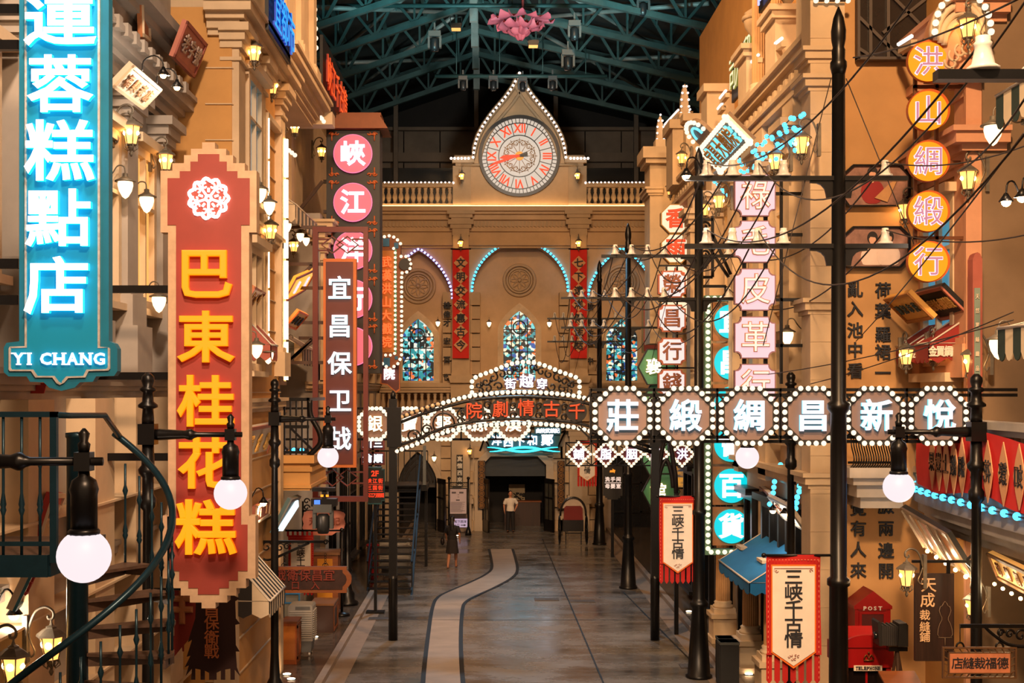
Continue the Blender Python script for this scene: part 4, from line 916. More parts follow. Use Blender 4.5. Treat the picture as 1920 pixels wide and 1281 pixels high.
def lant(px, py, d, rz, label, sc=1.0):
    q = P(px, py, d); off = Matrix.Rotation(rz, 3, 'Z')@V((.28*sc, 0, -.14*sc)); lantern(q-off, rz, label, sc)
FR = -PI/2
# left wall lanterns
lant(246, 252, 18.4, 0, 'lantern on the grey wall beside the turquoise vertical sign'); lant(311, 303, 20.2, 0, 'lantern half behind the stepped top of the red sign', .9)
lant(510, 163, 25.9, 0, 'lantern high on the corner block below the blue letters'); lant(477, 100, 22.6, 0, 'lantern high on the ochre block near the cornice bulbs', .95)
lant(553, 240, 34.9, 0, 'lantern in front of the tall grey wall beside the tower'); lant(540, 214, 33.6, 0, 'lantern just behind another high on the grey wall', .9); lant(603, 285, 38, 0, 'lantern hanging beside the brown capped tower')
lant(507, 434, 24.4, 0, 'lantern beside the bright vertical light tube'); lant(551, 462, 34.5, 0, 'lantern in the recess above the tilted lit boards'); lant(548, 652, 34.6, 0, 'lantern in front of the lower striped awning', .8)
# right wall lanterns
for px, py, d, l in ((1503, 272, 20.4, 'lantern on the corner pier right below the blue bulbs'), (1454, 303, 22.7, 'lantern behind the tall pole crossarm, second along the pilasters'), (1348, 378, 28, 'lantern on the pilaster above the scrolled iron bracket'), (1321, 393, 30.5, 'lantern beside the leaning pole, above the scrolled bracket'), (1278, 297, 36, 'upper lantern of the pair near the bulb fins'), (1262, 312, 38, 'lower lantern of the pair near the bulb fins'), (1257, 357, 40, 'lantern beside the parapet end above the octagon lightboxes'), (1244, 373, 42, 'lantern at the parapet end nearest the clock'), (1239, 452, 42, 'lantern partly behind the red octagon character')):
    lant(px, py, d, PI, l)
lant(1815, 52, 18.6, PI, 'lantern under the bulb edged arch at the top'); lant(1815, 337, 18.9, PI, 'lantern on the peach wall behind the third orange disc'); lant(1697, 396, 21.0, PI, 'lantern beside the framed portrait of two women', .9)
lant(1699, 668, 20.3, FR, 'lantern half hidden by the first red shop awning', .9); lant(1750, 660, 19.6, FR, 'lantern between the two red shop awnings', .9); lant(1822, 680, 18.6, PI, 'lantern beside the tall narrow name board')
# facade lamps
for px, py, l in ((866, 331, 'small lantern on the gable pier beside the clock, on the tower side'), (1083, 330, 'small lantern on the gable pier beside the clock, on the pole side'), (864, 457, 'small lantern lighting the top of the banner beside the yellow sign'), (1085, 457, 'small lantern lighting the top of the banner behind the poles')): lant(px, py, 54.1, FR, l, .95)
lant(881, 847, 54.2, FR, 'small lantern beside the narrow black board at the doorway', .8)
for px, py, l in ((821, 608, 'small acorn lamp on the facade between the pink circle tower and the scarlet banner'), (917, 609, 'small acorn lamp beside the central stained glass window, banner side'), (1030, 609, 'small acorn lamp beside the central stained glass window, pole side'), (1128, 612, 'small acorn lamp behind the utility poles'), (814, 861, 'small acorn lamp beside the arched side door')): acorn(px, py, 54.62 if px == 814 else 55.3, FR, l, .9)
# left acorn lamps
for px, py, d, sc, l in ((235, 357, 18.3, 1, 'acorn lamp beside the turquoise sign, higher of two'), (275, 385, 19.4, 1, 'acorn lamp beside the turquoise sign, lower of two'), (298, 572, 19.6, 1, 'acorn lamp under the bar joining the two tall signs'), (488, 368, 22.3, 1, 'acorn lamp at the edge of the red stepped sign'), (505, 392, 23.6, 1, 'acorn lamp over the lantern by the light tube'), (539, 428, 31, .9, 'acorn lamp beneath the upper striped awning, first'), (563, 446, 33, .9, 'acorn lamp beneath the upper striped awning, second'), (574, 454, 34.5, .9, 'acorn lamp beneath the upper striped awning, third'), (481, 660, 22.4, 1, 'acorn lamp beside the red sign near its middle'), (503, 672, 23.6, .9, 'acorn lamp behind the small pink shop awning')): acorn(px, py, d, 0, l, sc)
for px, py, d, l in ((1476, 636, 22.2, 'acorn lamp beside the pink notched signs'), (1862, 255, 15.6, 'acorn lamp under the green striped awning at the picture edge'), (1872, 656, 15.8, 'acorn lamp beside the lower green striped awning')): acorn(px, py, d, PI, l)
# ================================================================ globe street lamps
def make_street_lamp(label, s):
    t = thing('street_lamp', label, 'street lamp', (0, 0, 0), 'globe street lamps along the street')
    MB().lathe([(.24, 0), (.24, .1), (.17, .16), (.16, .5), (.1, .62), (.075, 1.1), (.07, 3.2), (.06, 4.55), (.1, 4.6), (.1, 4.7), (.07, 4.75), (.07, 4.95), (.11, 5.0), (.12, 5.05), (.08, 5.1), (.07, 5.35)], (0, 0, 0), 14).build('post', black, t)
    MB().box(-.1, .1, -.1, .1, 5.35, 5.6).build('joint_box', black, t)
    MB().lathe([(.075, 5.6), (.075, 5.66), (.065, 5.78), (.12, 5.8), (.12, 5.83), (.07, 5.87), (.065, 5.98), (.1, 6.0), (.1, 6.03), (.06, 6.05), (.08, 6.12), (.075, 6.17), (.03, 6.22)], (0, 0, 0), 14).build('finial', black, t)
    MB().lathe([(.065, .1), (.07, .14), (.05, .45*abs(s)), (.07, .5*abs(s)), (.07, .53*abs(s)), (.045, .56*abs(s)), (.032, .6*abs(s)), (.032, abs(s)+.14)], (0, 0, 5.47), 12, axis=(s, 0, 0)).build('arm', black, t)
    MB().box(s*1-.06, s*1+.06, -.06, .06, 5.4, 5.54).lathe([(.04, 5.54), (.05, 5.6), (.03, 5.62), (.045, 5.68), (.01, 5.72)], (s, 0, 0), 10).lathe([(.1, 4.93), (.1, 5.22), (.11, 5.26), (.09, 5.33), (.045, 5.36), (.04, 5.4)], (s, 0, 0), 14).build('drop_stem', black, t)
    MB().sphere((s, 0, 4.76), .2, 24, 16).build('globe', globeglass, t)
    MB().lathe([(.115, 4.92), (.12, 4.95), (.1, 4.97)], (s, 0, 0), 14).build('collar', black, t)
    return t
SLL = tree(make_street_lamp('globe street lamp closest to the camera, beside the spiral stair', 1)); SLL[0].location = (-4.05, 9.6, .1)
SLL[0].location.z = .0
dup(SLL, (-4.15, 15.5, 0), 0, 'globe street lamp whose globe covers the lower part of the red stepped sign'); dup(SLL, (-4.05, 24.0, 0), 0, 'globe street lamp whose globe hangs in front of the maroon lattice frame sign')
MB().lathe([(.3, .1), (.3, .18), (.2, .24), (.2, .42), (.14, .5), (.1, .7), (.11, 1.0), (.16, 1.05), (.1, 1.12), (.07, 2.2), (.06, 2.3), (.1, 2.34), (.06, 2.4), (.05, 5.2)], (-3.95, 35.3, 0), 16).build('lamp_post', black, None, 'slim black iron post with a flared foot on the paving behind the brown hanging sign', 'post')
SLR = tree(make_street_lamp('globe street lamp in front of the curved balcony', -1)); SLR[0].location = (6.35, 16.5, 0)
_l = make_street_lamp('globe street lamp beside the turquoise disc sign', -.75); _l.location = (5.16, 22.0, .1)
SLR[0].location = (6.26, 16.5, 0)
# ================================================================ utility poles and wires
def make_pole(label, base=True):
    t = thing('utility_pole', label, 'utility pole', (0, 0, 0), 'tall black utility poles along the kerb')
    MB().lathe([(.28, 0), (.28, .05), (.24, .07), (.15, 1.45), (.19, 1.5), (.19, 1.56), (.155, 1.6), (.13, 1.66), (.12, 3.4), (.15, 3.42), (.15, 3.5), (.11, 3.53), (.105, 5.7), (.15, 5.76), (.15, 5.83), (.1, 5.87), (.085, 10.2)], (0, 0, 0), 18).build('shaft', black, t)
    MB().lathe([(.085, 10.2), (.11, 10.3), (.11, 10.36), (.085, 10.4), (.09, 10.52), (.075, 10.56), (.095, 10.66), (.1, 10.78), (.07, 10.95), (.01, 11.1)], (0, 0, 0), 16).build('finial', black, t)
    for z in (8.82, 7.92):
        MB().box(-2.04, .91, -.05, .05, z-.03, z+.03).build('crossarm', black, t)
        for s_ in (-1, 1):
            pts = [(s_*.07, -.025, z-.03), (s_*.38, -.025, z-.03), (s_*.38, -.025, z-.06), (s_*.29, -.025, z-.065), (s_*.23, -.025, z-.09), (s_*.185, -.025, z-.14), (s_*.17, -.025, z-.2), (s_*.16, -.025, z-.26), (s_*.07, -.025, z-.26)]
            MB().prism(pts, (0, .05, 0)).build('bracket', black, t)
        for x in (-1.75, -1.41, -1.07, -.73, .62):
            MB().lathe([(.1, 0), (.1, .02), (.07, .04), (.05, .14), (.055, .15), (.055, .17), (.045, .18), (.045, .21), (.02, .215)], (x, 0, z+.03), 12).build('insulator', porcelain, t)
    g_ = MB()
    for s_ in (-1, 1): g_.tube([(s_*.1, 0, 10.15), (s_*1.0, 0, 6.6 if s_ < 0 else 7.95)], .008, 4)
    g_.build('guy_wire', cable, t)
    return t
PL = tree(make_pole('tall black pole standing in front of the ochre calligraphy wall')); PL[0].location = (4.62, 17.0, 0)
POLES = [(4.62, 17.0), (4.36, 26.8), (4.18, 38.9), (4.25, 50.0)]
dup(PL, (4.36, 26.8, 0), 0, 'tall black pole with flared foot beside the black speaker boxes'); dup(PL, (4.18, 38.9, 0), 0, 'tall black pole with flared foot in mid street, third one along the kerb'); dup(PL, (4.25, 50.0, 0), 0, 'tall black pole beside the parked rickshaw')
dup(PL, (4.75, 7.8, 0), 0, 'tall black pole mostly out of frame, its crossarm entering at the top edge')
POLES = [(4.75, 7.8)]+POLES
XS = (-1.75, -1.41, -1.07, -.73, .62); wn = 0
for i in range(4):
    for z in (8.82, 7.92):
        for j, x in enumerate(XS):
            if (i == 3 and j > 3) or (i == 0 and j in (1, 3, 5)): continue
            (xa, da), (xb, db) = POLES[i], POLES[i+1]; a = V((xa+x, da, z+.22)); b = V((xb+x, db, z+.22)); sag = (.5+.22*((j*3+i) % 4))*(1 if i else 1.15); pts = []
            for k in range(25):
                s_ = k/24; p = a+(b-a)*s_; p.z -= sag*4*s_*(1-s_); p.x += .1*math.sin(j*2+i)*4*s_*(1-s_); pts.append(p)
            MB().tube(pts, .009 if i == 0 else .012, 5).build('overhead_wire', cable, None, 'slack overhead wire strung between the insulators of two tall black poles', 'wire', 'overhead wires between the poles')
for k, (a, da, b, db) in enumerate((((1440, 702), 21, (1900, 600), 14), ((1520, 720), 20, (1900, 585), 14.5), ((1605, 640), 20.8, (1920, 250), 9), ((1800, 320), 11, (1925, 180), 8), ((1600, 108), 12, (1925, -10), 8))):
    m_ = MB(); m_.tube([P(*a, da)+(P(*b, db)-P(*a, da))*(s_/10)-V((0, 0, .25*s_/10*(1-s_/10))) for s_ in range(11)], .008, 5)
    m_.build('stay_cable', cable, None, 'thin taut cable crossing in front of the ochre wall and balcony', 'cable', 'thin stay cables near the ochre wall')
# ================================================================ signs
def bbx(mb, l, d, dep, mi=0): mb.prism(PX(l, d), (0, dep, 0), mi); return mb
def rect(x0, y0, x1, y1): return [(x0, y0), (x1, y0), (x1, y1), (x0, y1)]
def shrink(pts, k, cx, cy): return [(cx+(x-cx)*k, cy+(y-cy)*k) for x, y in pts]
FX, FZ = (1, 0, 0), (0, 0, 1)
# ---- turquoise cake shop sign
D = 12.0; c = P(118, 640, D+.2)
t = thing('vertical_neon_sign', 'huge turquoise vertical sign with white neon characters and a scalloped foot', 'sign', c)
teal = mat('glowing_turquoise_face', (6, 122, 150), .42, 0, (6, 120, 150), .22, 0); teald = mat('turquoise_enamel_edge', (18, 110, 140), .45, var=.15, scale=3)  # face panel emits a faint turquoise glow of its own, the edge does not
out = [(36, -60), (204, -60), (204, 640), (214, 644), (220, 654), (220, 696), (214, 705), (180, 706), (174, 716), (150, 717), (140, 727), (115, 733), (92, 727), (82, 717), (56, 716), (50, 706), (16, 706), (7, 698), (7, 652), (12, 643), (36, 640)]
inn = [(46, -60), (187, -60), (187, 650), (204, 652), (206, 655), (206, 692), (203, 695), (166, 696), (160, 708), (128, 709), (120, 718), (112, 722), (106, 719), (98, 708), (66, 708), (58, 696), (18, 696), (16, 693), (16, 654), (18, 650), (46, 649)]
bbx(MB(), out, D, .12).build('cabinet', teald, t)
m_ = MB(); m_.ring(PX(inn, D-.02), PX(shrink(inn, .965, 113, 640) if False else [(x+(4 if x < 113 else -4), y+(3 if y < 652 and y > 0 else (-3 if y > 652 else 0))) for x, y in inn], D-.02), (0, .03, 0)); m_.build('trim_line', mat('chipped_white_trim', (176, 170, 164), .6, var=.35, scale=14), t)
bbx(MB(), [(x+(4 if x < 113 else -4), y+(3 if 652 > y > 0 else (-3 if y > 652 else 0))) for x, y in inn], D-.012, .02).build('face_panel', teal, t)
whtl = glow('white_neon_face_lit', (255, 236, 244), 1.9, 'FRONT'); cyedge = glow('cyan_halo_edge', (20, 210, 250), 2.2); wht = glow('white_neon_face', (255, 236, 244), 1.6)
for ch, x, y, s_ in (('蓮', 117, 32, 108), ('蓉', 117, 162, 98), ('糕', 116, 287, 104), ('點', 113, 412, 98), ('店', 110, 538, 98)): char(ch, P(x, y, D-.03), W(s_, D), whtl, cyedge, t, .02, .05, wx=1.12)
serif_word('YI CHANG', P(111, 673, D-.03), W(176, D), W(23, D), wht, cyedge, t)
for y in (10, 78, 492, 561): MB().box(-5.5, P(38, 0, D+.15).x, D+.1, D+.18, P(0, y, D).z-.045, P(0, y, D).z+.045).build('wall_arm', black, t)
# ---- red stepped sign
D = 17.0; cx0 = 391; c = P(cx0, 1140, D)
t = thing('vertical_neon_sign', 'tall brick red sign with stepped cream border, white flower emblem and golden neon characters', 'sign', c)
hO = [(12, 267), (12, 279), (33, 279), (33, 291), (46, 291), (46, 306), (68, 306), (68, 320), (90, 320), (90, 436), (76, 436), (76, 968), (88, 968), (88, 1085), (70, 1085), (70, 1103), (52, 1103), (52, 1117), (35, 1117), (35, 1130), (13, 1130), (13, 1141)]
hI = [(20, 289), (20, 296), (20, 303), (34, 303), (34, 321), (54, 321), (54, 334), (77, 334), (77, 422), (61, 422), (61, 700), (61, 984), (73, 984), (73, 1071), (55, 1071), (55, 1089), (38, 1089), (38, 1103), (20, 1103), (20, 1115), (10, 1115), (4, 1115)]
sym = lambda h: [(cx0-x, y) for x, y in h]+[(cx0+x, y) for x, y in reversed(h)]
MB().prism(PX(sym(hO), D+.05), (0, .22, 0)).build('cabinet', mat('stained_cream_border', (196, 164, 132), .75, var=.18, scale=5), t)
rim = MB(); rim.prism(PX(sym(hO), D), (0, .06, 0)); rim.build('border', mat('stained_cream_border', (196, 164, 132)), t)
MB().prism(PX(sym(hI), D-.012), (0, .03, 0)).build('face_panel', mat('brick_red_panel', (148, 58, 48), .55, var=.12, scale=2), t)
em = MB(); ec = P(391, 372, D-.03); R = W(39, D); e1, e2 = V(FX), V(FZ)
em.tube([ec+e1*((R*.9+R*.07*math.cos(11*a))*math.cos(a))+e2*((R*.9+R*.07*math.cos(11*a))*math.sin(a)) for a in [2*PI*k/66 for k in range(66)]], R*.085, 6, closed=True)
em.tube([ec+e1*(R*.13*math.cos(a))+e2*(R*.13*math.sin(a)) for a in [2*PI*k/16 for k in range(16)]], R*.07, 6, closed=True)
for k in range(5):
    a = PI/2+2*PI*k/5+.62; u_ = e1*math.cos(a)+e2*math.sin(a); em.tube([ec+u_*R*.15, ec+u_*R*.85], R*.06, 6)
    a += PI/5; u_ = e1*math.cos(a)+e2*math.sin(a); v_ = -e1*math.sin(a)+e2*math.cos(a)
    for s_ in (-1, 1): em.tube(spiral(ec+u_*R*.58+v_*s_*R*.17, R*.16, R*.04, -s_*.2, s_*4.6, u_, v_*1, 14), R*.045, 5)
    em.tube([ec+u_*R*.3, ec+u_*R*.5], R*.06, 5)
em.build('flower_emblem', glow('warm_white_neon', (255, 236, 226), 2.6), t)
gold = glow('golden_neon_face', (255, 158, 18), 1.2); goldedge = glow('orange_halo_edge', (255, 96, 0), 1.6)
for ch, y, s_ in (('巴', 515, 88), ('東', 634, 88), ('桂', 754, 88), ('花', 870, 88), ('糕', 990, 94)): char(ch, P(388, y, D-.02), W(s_, D), gold, goldedge, t, .022, .045, wx=1.08)
for y in (541, 705, 858): MB().box(-5.5, P(318, 0, D).x, D+.1, D+.2, P(0, y, D).z-.05, P(0, y, D).z+.05).build('wall_arm', black, t)
# ---- pink disc tower
D = 36.5; c = P(662, 700, D+.4)
t = thing('sign_tower', 'black tower sign with a brown cap and a column of glowing pink discs', 'sign', c)
bbx(MB(), rect(612, 238, 712, 700), D, .9).build('cabinet', blackboard, t)
m_ = MB(); a = PX([(600, 240), (727, 240), (712, 216), (616, 216)], D-.25); m_.prism(a, (0, 1.4, 0)); bbx(m_, rect(614, 211, 714, 217), D-.1, 1.1); m_.build('roof_cap', mat('copper_brown_cap', (134, 78, 46), .6, var=.15), t)
pinkface = glow('lit_pink_disc', (240, 104, 120), .95, 'FRONT', base=(240, 130, 140)); pinkrim = glow('pink_disc_rim', (255, 120, 160), 1.3); orn = mat('copper_scroll_paint', (176, 92, 44), .6, var=.1)
for k, (ch, y) in enumerate((('峽', 289), ('江', 380), ('洋', 470), ('行', 561), (None, 650))):
    q = P(662, y, D-.05); R = W(35, D); ds = MB().disc(q, R, -.08, 40).build('lit_disc', pinkface, t)
    MB().tube([q+V((R*.99*math.cos(a), -.05, R*.99*math.sin(a))) for a in [2*PI*j/40 for j in range(40)]], .03, 6, closed=True).build('disc_rim', pinkrim, ds)
    bm_ = MB()
    for j in range(44): a = 2*PI*j/44; bm_.sphere(q+V((R*.9*math.cos(a), -.06, R*.9*math.sin(a))), .022, 6, 4)
    bm_.build('light_dots', whneon, ds)
    if ch: char(ch, P(662, y, D-.08), W(42, D), whneon, glow('pale_blue_halo_edge', (170, 210, 255), 2), ds, .025, .04)
    m_ = MB()
    for sx in (-1, 1):
        for sy in (-1, 1):
            o_ = P(662+sx*40, y+sy*37, D-.02)
            m_.tube(spiral(o_, W(5, D), W(1, D), 0, 5.2, V((sx, 0, 0)), V((0, 0, -sy))), .02, 5); m_.tube(spiral(o_-V((sx*W(9, D), 0, sy*W(-2, D)*-1)), W(4, D), W(1, D), 0, 5, V((-sx, 0, 0)), V((0, 0, sy))), .02, 5)
            m_.tube([o_, o_-V((sx*W(12, D), 0, 0))], .02, 5); m_.tube([o_, o_+V((0, 0, sy*W(12, D)))], .02, 5); m_.sphere(o_, .05, 6, 4)
    m_.build('corner_scrolls', orn, t)
m_ = MB()
for y in (338, 395, 500, 610): m_.box(-4.8, P(612, 0, D).x, D+.2, D+.3, P(0, y, D).z-.05, P(0, y, D).z+.05)
m_.bar(P(536, 425, D+.25), P(605, 340, D+.25), .09); m_.build('wall_arm', mat('brown_steel_arm', (70, 48, 36), .5), t)
# ---- maroon lattice frame with the white character board
D = 32.0; c = P(638, 940, D)
t = thing('lattice_sign_frame', 'maroon open frame with diamond lattice ends, fixed to the wall by dark arms', 'sign frame', c)
mar = mat('maroon_paint', (92, 30, 24), .5, var=.12); m_ = MB()
m_.ring(PX(rect(586, 425, 690, 941), D), PX(rect(596, 435, 681, 931), D), (0, .14, 0)); m_.build('frame', mar, t)
m_ = MB()
for cy in (459, 896):
    for dx in (-15, 13):
        q = [(638+dx, cy-17), (638+dx+22, cy), (638+dx, cy+17), (638+dx-22, cy)]; m_.ring(PX(q, D+.03), PX(shrink(q, .84, 638+dx, cy), D+.03), (0, .07, 0))
    bbx(m_, rect(596, cy-12, 616, cy-9), D+.03, .07); bbx(m_, rect(596, cy+9, 616, cy+12), D+.03, .07); bbx(m_, rect(660, cy-12, 681, cy-9), D+.03, .07); bbx(m_, rect(660, cy+9, 681, cy+12), D+.03, .07)
m_.build('lattice', mar, t); m_ = MB()
for y, x0 in ((426, 520), (495, 485), (540, 490), (605, 530), (634, 560), (680, 484), (726, 590), (775, 590), (822, 590)): bbx(m_, rect(x0 if y < 700 else 590, y-3, 612, y+3), D+.16, .08)
for a, b in (((488, 498), (524, 538)), ((585, 498), (520, 560)), ((585, 636), (520, 700)), ((536, 680), (587, 640))): m_.bar(P(*a, D+.2), P(*b, D+.2), .08)
bbx(m_, rect(481, 482, 485, 510), D+.1, .3); bbx(m_, rect(481, 668, 485, 694), D+.1, .3); m_.build('wall_arm', mat('brown_steel_arm', (70, 48, 36)), t)
D = 31.8; c = P(637, 876, D); t = thing('vertical_sign_board', 'narrow maroon board with five white glowing characters and an orange edge', 'sign', c)
bbx(MB(), rect(606, 485, 668, 877), D, .22).build('edge', mat('orange_brown_edge', (178, 96, 38), .5, var=.08), t)
bbx(MB(), rect(611, 491, 662, 871), D-.015, .03).build('face_panel', mat('dark_maroon_panel', (84, 30, 28), .5, var=.08), t)
for ch, y in zip('宜昌保卫战', (541, 612, 682, 752, 823)): char(ch, P(637, y, D-.03), W(40, D), glow('white_neon_face', (255, 236, 244), 1.6), glow('ice_halo_edge', (150, 225, 235), 2.2), t, .016, .04)
# ---- yellow theatre sign
D = 43.0; c = P(731, 695, D+.3); t = thing('theatre_sign', 'yellow theatre sign with red characters and double rows of bulbs beside the black tower', 'sign', c)
bd = [(709, 470), (709, 452), (720, 444), (731, 442), (742, 446), (751, 456), (751, 482), (762, 480), (771, 488), (771, 502), (762, 512), (752, 512), (752, 668), (745, 682), (731, 694), (716, 682), (709, 668)]
MB().prism(PX(bd, D), (0, .5, 0)).build('cabinet', mat('brown_cabinet', (126, 70, 36), .6, var=.12), t)
bbx(MB(), rect(712, 470, 739, 661), D-.03, .05).build('face_panel', mat('gold_enamel_panel', (176, 108, 26), .5, var=.08), t)
m_ = MB()
for x0, x1, y0, y1, mi in ((718, 730, 447, 462, 0), (731, 735, 450, 466, 1), (739, 747, 455, 466, 0), (719, 731, 671, 687, 0), (740, 746, 668, 674, 0)): bbx(m_, rect(x0, y0, x1, y1), D-.03, .05, mi)
m_.build('blue_panel', [mat('blue_enamel', (24, 96, 140), .5), mat('brown_cabinet', (126, 70, 36))], t)
bbx(MB(), rect(740, 468, 743.5, 664), D-.03, .05).build('green_stripe', mat('green_stripe', (70, 150, 130), .5), t)
MB().disc(P(759, 496, D-.04), W(11, D), -.05, 24).build('side_disc', blackboard, t); char('洪', P(758, 496, D-.05), W(13, D), whneon, glow('warm_halo_edge', (255, 210, 120), 2), t, .03, .03)
rneon = glow('red_orange_neon_face', (255, 96, 44), 1.6)
for ch, y in zip('武漢洪山大戲院', (492, 517, 542, 567, 592, 617, 642)): char(ch, P(724, y, D-.05), W(19, D), rneon, glow('orange_halo_edge', (255, 96, 0), 1.6), t, .025, .03)
bulbs(t, along(PX([(751, 457), (742, 446), (731, 442), (720, 444), (710, 452), (710, 668), (717, 682), (731, 693), (746, 682), (753, 668), (753, 512), (762, 511), (770, 502), (770, 489), (762, 481), (752, 481)], D-.06), W(9, D)), .055, warmbulb)
for y in (480, 560, 640): MB().box(-4.85, P(710, 0, D).x, D+.2, D+.3, P(0, y, D).z-.05, P(0, y, D).z+.05).build('wall_arm', black, t)
bulbs(t, along(PX([(738, 466), (741, 470), (741, 662), (736, 666), (714, 666)], D-.06), W(9, D)), .05, warmbulb)
c = P(731, 735, D+.2); t = thing('hanging_sign', 'small brown sign with one white character under the yellow theatre sign', 'sign', c)
MB().prism(PX([(713, 680), (750, 680), (750, 732), (743, 737), (735, 730), (726, 722), (713, 720)], D+.48), (0, .14, 0)).build('board', mat('dark_maroon_panel', (84, 30, 28)), t); m_ = MB(); q = [(713, 680), (750, 680), (750, 732), (743, 737), (735, 730), (726, 722), (713, 720)]
m_.ring(PX(q, D+.45), PX(shrink(q, .9, 732, 702), D+.45), (0, .04, 0)); m_.build('edge', mat('orange_brown_edge', (178, 96, 38)), t); char('院', P(730, 702, D+.44), W(19, D), whneon, whneon, t, .03, .03)
# ---- octagon bulb signs
def octp(cx, cy, r, k=.42): q = r*k; return [(cx-q, cy-r), (cx+q, cy-r), (cx+r, cy-q), (cx+r, cy+q), (cx+q, cy+r), (cx-q, cy+r), (cx-r, cy+q), (cx-r, cy-q)]
taupe = mat('taupe_sign_panel', (122, 100, 94), .6, var=.1, scale=3); iceedge = glow('ice_halo_edge2', (110, 220, 255), 1.3)
def oct_sign(ch, cx, cy, r, d, label, group, face, edge, br, n, cs):
    c = P(cx, cy, d); t = thing('octagon_bulb_sign', label, 'sign', c, group)
    MB().prism(PX(octp(cx, cy, r), d), (0, .1, 0)).build('panel', taupe, t); m_ = MB(); m_.ring(PX(octp(cx, cy, r*1.1), d-.01), PX(octp(cx, cy, r*.9), d-.01), (0, .12, 0)); m_.build('rim', blackboard, t)
    bulbs(t, along(PX(octp(cx, cy, r*1.03), d-.05), W(2*r*1.03*3.32/n, d), True), br, warmbulb)
    if ch: char(ch, P(cx, cy, d-.02), W(cs, d), face, edge, t, .022, .05)
D = 17.35
for ch, cx, l in zip('莊緞綢昌新悅', (1167, 1285, 1404, 1523, 1642, 1760), ('first large octagon bulb sign of the row, farthest from the balcony', 'second large octagon bulb sign along the truss', 'third large octagon bulb sign, over the street lamp globe', 'large octagon bulb sign partly covered by the black pole', 'large octagon bulb sign just past the black pole', 'large octagon bulb sign half hidden behind the balcony rail')):
    oct_sign(ch, cx, 780, 50, D, l, 'large octagon bulb signs on the truss', wht, iceedge, .036, 24, 54)
t = thing('sign_truss', 'long black truss carrying the six large octagon bulb signs across the street', 'truss', P(1460, 830, D+.15)); m_ = MB(); d = D+.15
for y in (731, 741, 820, 828): bbx(m_, rect(1108, y-3, 1908, y+3), d, .06)
m_.build('chord', black, t); m_ = MB()
for k in range(7):
    x = 1108+118.5*k; bbx(m_, rect(x-2, 728, x+2, 830), d, .06)
    if k < 6: m_.bar(P(x+2, 740, d), P(x+26, 765, d), .025); m_.bar(P(x-2, 740, d), P(x-24, 765, d), .025); m_.bar(P(x+2, 822, d), P(x+26, 800, d), .025); m_.bar(P(x-2, 822, d), P(x-24, 800, d), .025)
m_.build('web_bracing', black, t)
D = 33.0
for ch, cx, l in zip('銀寶聚源漢', (702, 768, 832, 898, 962), ('small octagon bulb sign beside the maroon lattice frame', 'small octagon bulb sign behind the arch post', 'small octagon bulb sign seen through the arch end', 'small octagon bulb sign behind the first dark disc', 'small octagon bulb sign above the cyan wave sign')):
    oct_sign(ch, cx, 795, 28, D, l, 'small octagon bulb signs behind the arch', glow('gold_white_neon', (255, 240, 214), 1.5), glow('amber_halo_edge', (255, 176, 60), 1.5), .055, 24, 28)
t = thing('sign_truss', 'black truss behind the arch carrying the five small octagon bulb signs', 'truss', P(832, 825, D+.15)); m_ = MB(); bbx(m_, rect(494, 764, 1000, 768), D+.15, .08); bbx(m_, rect(494, 822, 1000, 826), D+.15, .08); m_.build('chord', black, t); m_ = MB()
for k in range(6): bbx(m_, rect(668+65*k, 764, 671+65*k, 826), D+.15, .08)
m_.build('web_bracing', black, t)
# ---- pink notched lightboxes
def notch(cx, cy, w_, h, n_=12, rnd=True):
    pts = []
    for sx, sy in ((1, -1), (1, 1), (-1, 1), (-1, -1)):
        q = [(cx+sx*(w_-n_), cy+sy*h), (cx+sx*(w_-n_), cy+sy*(h-n_*.3)), (cx+sx*(w_-n_*.8), cy+sy*(h-n_*.7)), (cx+sx*(w_-n_*.45), cy+sy*(h-n_*.95)), (cx+sx*w_, cy+sy*(h-n_))]
        pts += q if sx*sy < 0 else q[::-1]
    return pts
D = 21.3; t = thing('lightbox_rack', 'dark steel rack holding the column of pink lightboxes on the corner pier', 'sign rack', P(1440, 750, D)); m_ = MB()
for x in (1396, 1436): bbx(m_, rect(x-3.5, 330, x+3.5, 750), D+.12, .06)
bbx(m_, rect(1463, 330, 1468, 720), D+.12, .06)
for y in (363, 440, 562, 648): bbx(m_, rect(1390, y-3, 1516, y+3), D+.12, .06)
m_.build('frame', black, t)
for y in (363, 440, 648): MB().box(P(1513, 0, D).x, P(1518, 0, D).x, D+.0, D+.4, P(0, y+13, D).z, P(0, y-13, D).z).build('wall_plate', black, t)
pkface = glow('lit_pale_pink_panel', (250, 206, 216), .95, 'FRONT', base=(240, 205, 215)); pkedge = mat('dusty_mauve_edge', (150, 110, 120), .6, var=.08)
for ch, y, l in zip('祿毛皮革行', (366, 453, 543, 633, 722), ('topmost pink notched lightbox, just under the blue bulbs', 'second pink notched lightbox from the top', 'middle pink notched lightbox of the column', 'fourth pink notched lightbox, above the last one', 'lowest pink notched lightbox, cut off by the octagon truss')):
    c = P(1416, y, D); t = thing('pink_lightbox', l, 'lightbox sign', c, 'pink notched lightboxes')
    MB().prism(PX(notch(1416, y, 38.5, 39.5), D), (0, .11, 0)).build('cabinet', pkedge, t); MB().prism(PX(notch(1416, y, 36.5, 37.5), D-.012), (0, .02, 0)).build('lit_face', pkface, t)
    char(ch, P(1416, y, D-.02), W(52, D), glow('lit_cream_character', (255, 232, 214), 1.0), mat('tan_outline', (214, 150, 110), .5), t, .025, .02, wx=.95, outline=True)
